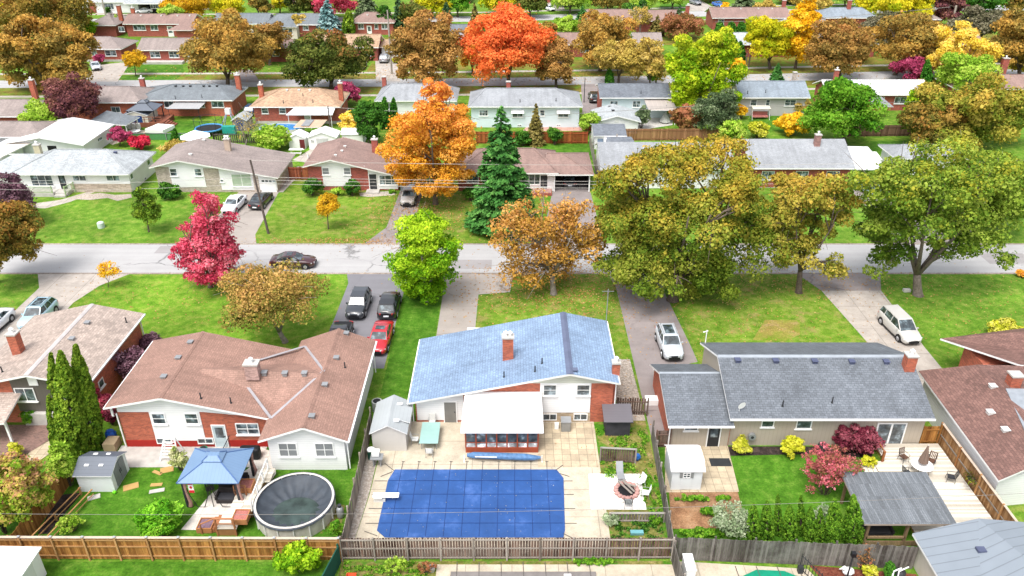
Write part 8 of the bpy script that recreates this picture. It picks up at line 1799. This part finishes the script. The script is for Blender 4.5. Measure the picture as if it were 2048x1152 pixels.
conifer('browning_conifer','broad bronze conifer right of the pale bare tree',1312,72,1312,28,40,LM['browncon'],2600,.42,100); conifer('dark_spruce_tree','slim grey green spruce standing before the third street',1355,66,1355,8,30,LM['darkcon'],2400,.42,101)
tree('brown_tree','rosy brown tree behind the top of the lime maple',1372,80,1370,26,90,76,LM['rust'],.45,5000,50,.24,seed=102,tr=.25)
conifer('wide_spruce_tree','wide grey blue spruce at the top right of the blue car',1487,26,1487,-26,62,LM['greyg'],4000,.5,103); bush('yellow_shrub','yellow shrub by the wide grey blue spruce',1449,4,18,24,LM['yellow'],.5,700,10,.4,104)
for i, (x, lb) in enumerate(((1440,'round dark cedar at the left end of the top hedge'),(1463,'cedar left of the middle below the pinkish roof'),(1483,'middle cedar below the pinkish roof'),(1497,'cedar right of the middle below the pinkish roof'),(1512,'last cedar at the right end of the top hedge'))): conifer('hedge_cedar', lb, x, 66, x, 44, 20, LM['cedar2'], 1300, .42, 105+i, 'cedar', group='cedars below the pinkish brown roof')
conifer('columnar_cedar','dark cedar left of the grey cottage window',1470,118,1470,76,22,LM['cedar2'],2000,.4,111,'cedar'); conifer('columnar_cedar','dark cedar in front of the grey cottage window',1481,122,1481,84,20,LM['cedar2'],2000,.4,112,'cedar')
tree('yellow_green_maple_tree','large yellow green maple at the top right',1808,52,1806,-24,126,46,LM['yelgreen'],.55,9000,70,.22,seed=113,tr=.35); tree('maroon_maple_tree','dark maroon tree behind the thick weathered pole',1906,56,1902,-18,70,50,LM['maroon'],.55,4400,44,.25,seed=114,tr=.3)
tree('dark_tree','deep green tree at the top right beyond the maroon one',1966,40,1965,-26,76,34,LM['hedge'],.55,4800,44,.25,seed=115,tr=.3); tree('olive_tree','olive tree above the brilliant yellow tree',1622,28,1622,-16,74,24,LM['palegold'],.55,4200,44,.25,seed=116,tr=.28)
tree('green_tree','green tree at the very top above the grey roofed right house',1690,14,1690,-30,60,10,LM['lightgreen'],.55,2800,36,.27,seed=117,tr=.28)
for i, (cx, ty, w, by, m_, lb) in enumerate(((30,-10,90,50,'brown2','tawny tree in the top left corner'),(232,30,26,60,'lightgreen','little green tree by the long brick house gable'),(560,-20,44,24,'yelgreen','yellowish tree beyond the cream and brick house'),(770,10,40,60,'hedge','dark tree behind the tall grey pole top'),(1130,30,50,70,'lightgreen','light green tree between the dark spruce and orange maple'),(1530,0,56,40,'palegold','pale tree behind the yellow green maple top'),(1735,-10,50,30,'yelgreen','yellow green tree by the slender light pole'),(2020,-20,70,24,'olive','olive tree at the top right corner'),(1250,110,30,130,'lightgreen','small tree behind the pale golden tree'),(1130,-22,60,8,'hedge','dark tree at the top edge by the white car'),(985,30,60,60,'olive','olive tree hidden behind the vivid maple'),(420,-26,60,10,'hedge','dark green tree at the very top left'),(1420,-30,60,0,'olive','olive tree beyond the bright blue car'),(1580,-24,60,4,'brown2','tawny tree at the very top right'),(300,-26,60,4,'olive','olive tree over the stone fronted bungalow'),(2010,60,60,120,'greyd','grey green tree left of the tall cut brown maple'),(340,0,40,60,'lightgreen','green tree between the clipped hedge and golden olive tree'),(600,30,40,66,'palegold','pale tree left of the broad blue spruce'),(820,0,60,60,'darkgreen','dark tree behind the thin pines'),(1090,40,50,110,'olive','olive tree behind the red maple shoulder'),(1270,0,60,46,'hedge','dark tree behind the pale bare tree'),(1720,60,60,120,'brown','brown tree between the two domes on the right'),(1890,90,70,150,'olive','olive tree left of the feathery yellow one'),(640,-20,50,30,'lightgreen','pale green tree left of the crimson top tree'))):
    tree('background_tree', lb, cx, by+4, cx, ty, w, by, LM[m_], .55, 3000, 34, .26, seed=300+i, tr=.25)
hm = MB(); hm.beam((*G(215,26)[:2],.7),(*G(262,18)[:2],.7),1.2,1.4); bpy.data.meshes
rgh = np.random.default_rng(9); a0, a1 = np.array(G(212,27)), np.array(G(266,17)); tt = rgh.random(2600); P = a0+(a1-a0)*tt[:,None]; P[:,2] = 1.5*rgh.random(2600)**.5; P[:,1] += rgh.normal(size=2600)*.45; c0 = (a0+a1)/2
tag(leaves_obj('clipped_hedge', P-c0, np.column_stack([rgh.normal(size=2600)*.5, -np.ones(2600)*.4, np.ones(2600)*.8]), np.full(2600,.4), rgh.random(2600), P[:,2], LM['hedge'], None, tuple(c0), seed=3), 'long dark clipped hedge beside the top left lawn', 'hedge')
# shrubs on the front lawns across the street
bush('round_shrub','clipped dark green ball shrub at the corner of the tan split level house',340,363,46,399,LM['hedge'],.2,4200,40,.28,120)
bush('cube_shrub','tall clipped yew left of the rose roofed house front',624,355,42,392,LM['hedge'],.2,3600,34,.3,121,jag=.25); bush('cube_shrub','tall clipped yew beside the front door of the rose roofed house',704,356,32,392,LM['hedge'],.2,3000,30,.3,122,jag=.25)
bush('low_shrub','low loose shrub between the two clipped yews',674,374,28,392,LM['lightgreen'],.18,1100,18,.35,123); bush('low_shrub','low evergreen beside the spruce trunk',942,368,34,402,LM['hedge'],.22,1700,24,.32,124); bush('tiny_shrub','small green shrub below the bay window',784,376,16,386,LM['green'],.16,500,10,.4,125)
bush('low_shrub','green shrub between pale hip roof house and taupe roofed house',352,280,60,308,LM['palegold'],.26,2200,30,.3,126); conifer('dwarf_cedar','slim dark cedar beside the white canopy tent',349,285,349,258,14,LM['cedar2'],1500,.26,127,'cedar')
# front row gardens
conifer('tall_cedar','left one of the three tall cedars by the charcoal gable',118,905,101,705,32,LM['cedar'],13000,.15,130,'cedar'); conifer('tall_cedar','middle and thickest of the three tall cedars',152,912,120,702,56,LM['cedar'],24000,.15,131,'cedar'); conifer('tall_cedar','right one of the three tall cedars by the brick corner',186,895,150,688,48,LM['cedar'],20000,.15,132,'cedar')
for sd_, lb, cx, ty, w, by in ((133,'upper purple shrub by the brick wall','302',662,56,716),(134,'larger purple shrub between brick wall and brown roof','262',690,78,772)): bush('purple_shrub', lb, int(cx), ty, w, by, LM['purple'], .15, 5200, 55, .24, sd_)
bush('crimson_shrub','small crimson shrub below the purple ones',209,772,40,835,leafmat('crimson_leaf2', B('#7a1c34','#a83450','#c45a6c','#c88080')),.13,2600,34,.28,135); bush('crimson_shrub','dark red low shrub at the brick corner',220,815,24,850,LM['maroonbush'],.12,1400,20,.3,136)
bush('yellow_green_shrub','yellow green shrub left of the white resin shed',126,880,58,972,LM['lightgreen'],.13,5600,50,.25,137); bush('green_shrub','leafy green shrub at the foot of the tall cedars',150,866,56,905,LM['lightgreen'],.13,2800,34,.28,138)
bush('mixed_shrub','large green and pink shrub at the lower left edge',36,902,112,1052,LM['mixed'],.15,13000,90,.2,139); bush('mixed_shrub','red tipped shrub crossing the left edge',-12,958,60,1066,LM['mixed'],.15,5500,50,.24,140)
bush('ornamental_grass','golden grass clump beside the paved path at the left',30,884,30,916,LM['grassy'],.12,1400,16,.4,141); bush('round_shrub','bright green shrub by the folded grey umbrella',55,818,28,850,LM['green'],.11,2000,20,.34,142)
bush('box_shrub','large bright clipped boxwood by the gazebo deck',316,1000,96,1074,LM['box'],.11,15000,70,.26,143,jag=.25,depth=.85); bush('potted_shrub','cream variegated potted shrub at the patio edge',357,888,38,942,LM['varie'],.11,2800,34,.3,144)
bush('wispy_shrub','wispy yellow green shrub by the low border fence',138,1026,58,1070,LM['lightgreen'],.09,2600,60,.2,145,jag=.7,fill=.5); bush('wild_shrub','sprawling yellow green shrub in front of the golden fence',590,1078,104,1150,LM['lime'],.12,7000,80,.2,146,jag=.6,fill=.6)
bush('weed_clump','weedy clump between round pool and side fence',672,1036,26,1076,LM['green'],.1,1000,24,.3,147,fill=.6)
bush('ornamental_grass','golden ornamental grass by the black door mat',1483,872,44,910,LM['grassy'],.12,3000,34,.3,148,jag=.6); bush('golden_shrub','round golden yellow shrub against the beige wall',1585,870,48,914,LM['ygold'],.11,5000,40,.28,149)
bush('maroon_shrub','large maroon shrub beside the sliding glass door',1714,836,94,910,LM['maroonbush'],.13,10500,75,.22,150); bush('pink_shrub','feathery pink and bronze shrub beside the deck steps',1662,884,108,996,LM['pinkred'],.11,9000,140,.14,152,jag=.8,fill=.35)
bush('yellow_green_shrub','small yellow green plants by the deck steps',1738,908,34,936,LM['ygold'],.1,1200,24,.3,153,fill=.6)
bush('silver_shrub','silvery loose shrub at the corner of the soil bed',1462,1000,92,1078,LM['silver'],.1,6500,90,.2,154,jag=.7,fill=.55)
bush('white_flower_shrub','pale flowered shrub between the cedars',1640,1004,38,1070,LM['silver'],.1,2200,34,.26,155,fill=.6)
for i, (x, b_, t_, w, lb) in enumerate(((1507,1080,1008,29,'first cedar at the left end of the row of cedars'),(1534,1082,1002,29,'second cedar from the left in the row'),(1556,1070,988,17,'third cedar in the row, standing a little higher'),(1580,1086,1010,31,'fourth cedar in the row'),(1602,1070,990,18,'fifth cedar in the row, set back'),(1622,1088,1014,29,'sixth cedar in the row'),(1641,1082,1016,18,'seventh cedar just left of the pale flowers'),(1670,1090,998,38,'eighth and broad cedar right of the pale flowers'),(1708,1092,990,41,'last and tallest cedar by the pavilion post'))):
    conifer('garden_cedar', lb, x, b_, x, t_, w, LM['cedar3'], 6000, .085, 160+i, 'cedar', group='row of cedars behind the silver grey fence')
conifer('dwarf_cedar','small rounded cedar in the red mulch at the bottom',1782,1156,1781,1124,26,LM['cedar2'],2600,.1,170,'cedar'); bush('low_shrub','yellow dwarf shrub in the red mulch at the bottom',1738,1128,34,1158,LM['grassy'],.09,1500,24,.3,171); bush('low_shrub','straggly rose bush against the silver grey fence',1730,1088,50,1140,LM['rust'],.08,900,60,.2,172,jag=.8,fill=.5)
bush('loose_shrub','yellow green shrub at the right edge of the front lawn',2012,636,76,684,LM['grassy'],.17,5000,55,.24,173,jag=.5); bush('weed_clump','orange leafed sapling by the street at the right edge',2046,536,26,556,LM['orange'],.14,500,14,.35,174)
bush('weed_clump','green weed clump in the lower weedy bed',1222,1024,38,1052,LM['silver'],.1,1500,30,.28,175,fill=.6); bush('weed_clump','leafy weed by the corner of the lower weedy bed',1310,1030,26,1050,LM['green'],.09,800,20,.3,176,fill=.6)
for i, (x, t_, w, b_, lb) in enumerate(((1385,990,72,1003,'long low row of green vegetables in the soil bed'),(1446,990,36,1002,'short row of green vegetables beside it'),(1424,1014,52,1034,'leafy green plants in the middle of the soil bed'),(1400,1056,110,1078,'low green herbs at the foot of the soil bed'))): bush('vegetable_row', lb, x, t_, w, b_, LM['green'], .1, 1500, 40, .2, 180+i, 'plant', depth=.35, fill=.6, stems=False)
bush('weed_clump','tall weeds before the weathered fence at the bottom',790,1112,60,1150,LM['lightgreen'],.08,1500,60,.18,186,jag=.8,fill=.5); bush('weed_clump','brown straw weeds right of the orange wheelbarrow',850,1122,50,1150,LM['rust'],.08,900,50,.18,187,jag=.8,fill=.5)
bush('weed_clump','ivy creeping along the fence foot by the grey pool cover',1190,1116,100,1130,LM['green'],.09,1500,50,.18,188,fill=.6,depth=.2)
# rough tufts of weeds and grass
def tufts(name, label, poly_rect, n, mat, seed, h=.14):
    rg = np.random.default_rng(seed); x0, y0, x1, y1 = poly_rect; k = n
    cl = rg.random((max(8, n//60), 2)); idx = rg.integers(0, len(cl), k); q = cl[idx] + rg.normal(size=(k, 2))*.035
    P = np.column_stack([x0+(x1-x0)*np.clip(q[:,0],0,1), y0+(y1-y0)*np.clip(q[:,1],0,1), h*rg.random(k)]); c = P.mean(0); c[2] = 0
    N = rg.normal(size=(k, 3)) + np.array([0,0,.6]); T = np.stack([np.zeros(k), np.zeros(k), np.ones(k)], 1) + .6*rg.normal(size=(k, 3))
    tag(leaves_obj(name, P-c, N, .09*rg.uniform(.6,1.6,k), rg.random(k), rg.random(k), mat, None, tuple(c), seed=seed, aspect=1.4, T=T), label, 'grass', kind='stuff')
tufts('weeds','weeds growing in the bed beside the pool patio',(6.5,35.6,9.9,38.5),2600,LM['hedge'],1); tufts('weeds','weeds growing behind the fire pit patio',(6.5,42.8,10.3,48.8),2600,LM['green'],2); tufts('weeds','weeds along the foot of the weathered fence',(-10.5,33.5,-4.8,35.1),2200,LM['green'],3); tufts('weeds','weeds right of the fire pit patio',(8.9,38.6,10.3,43),1600,LM['green'],4)
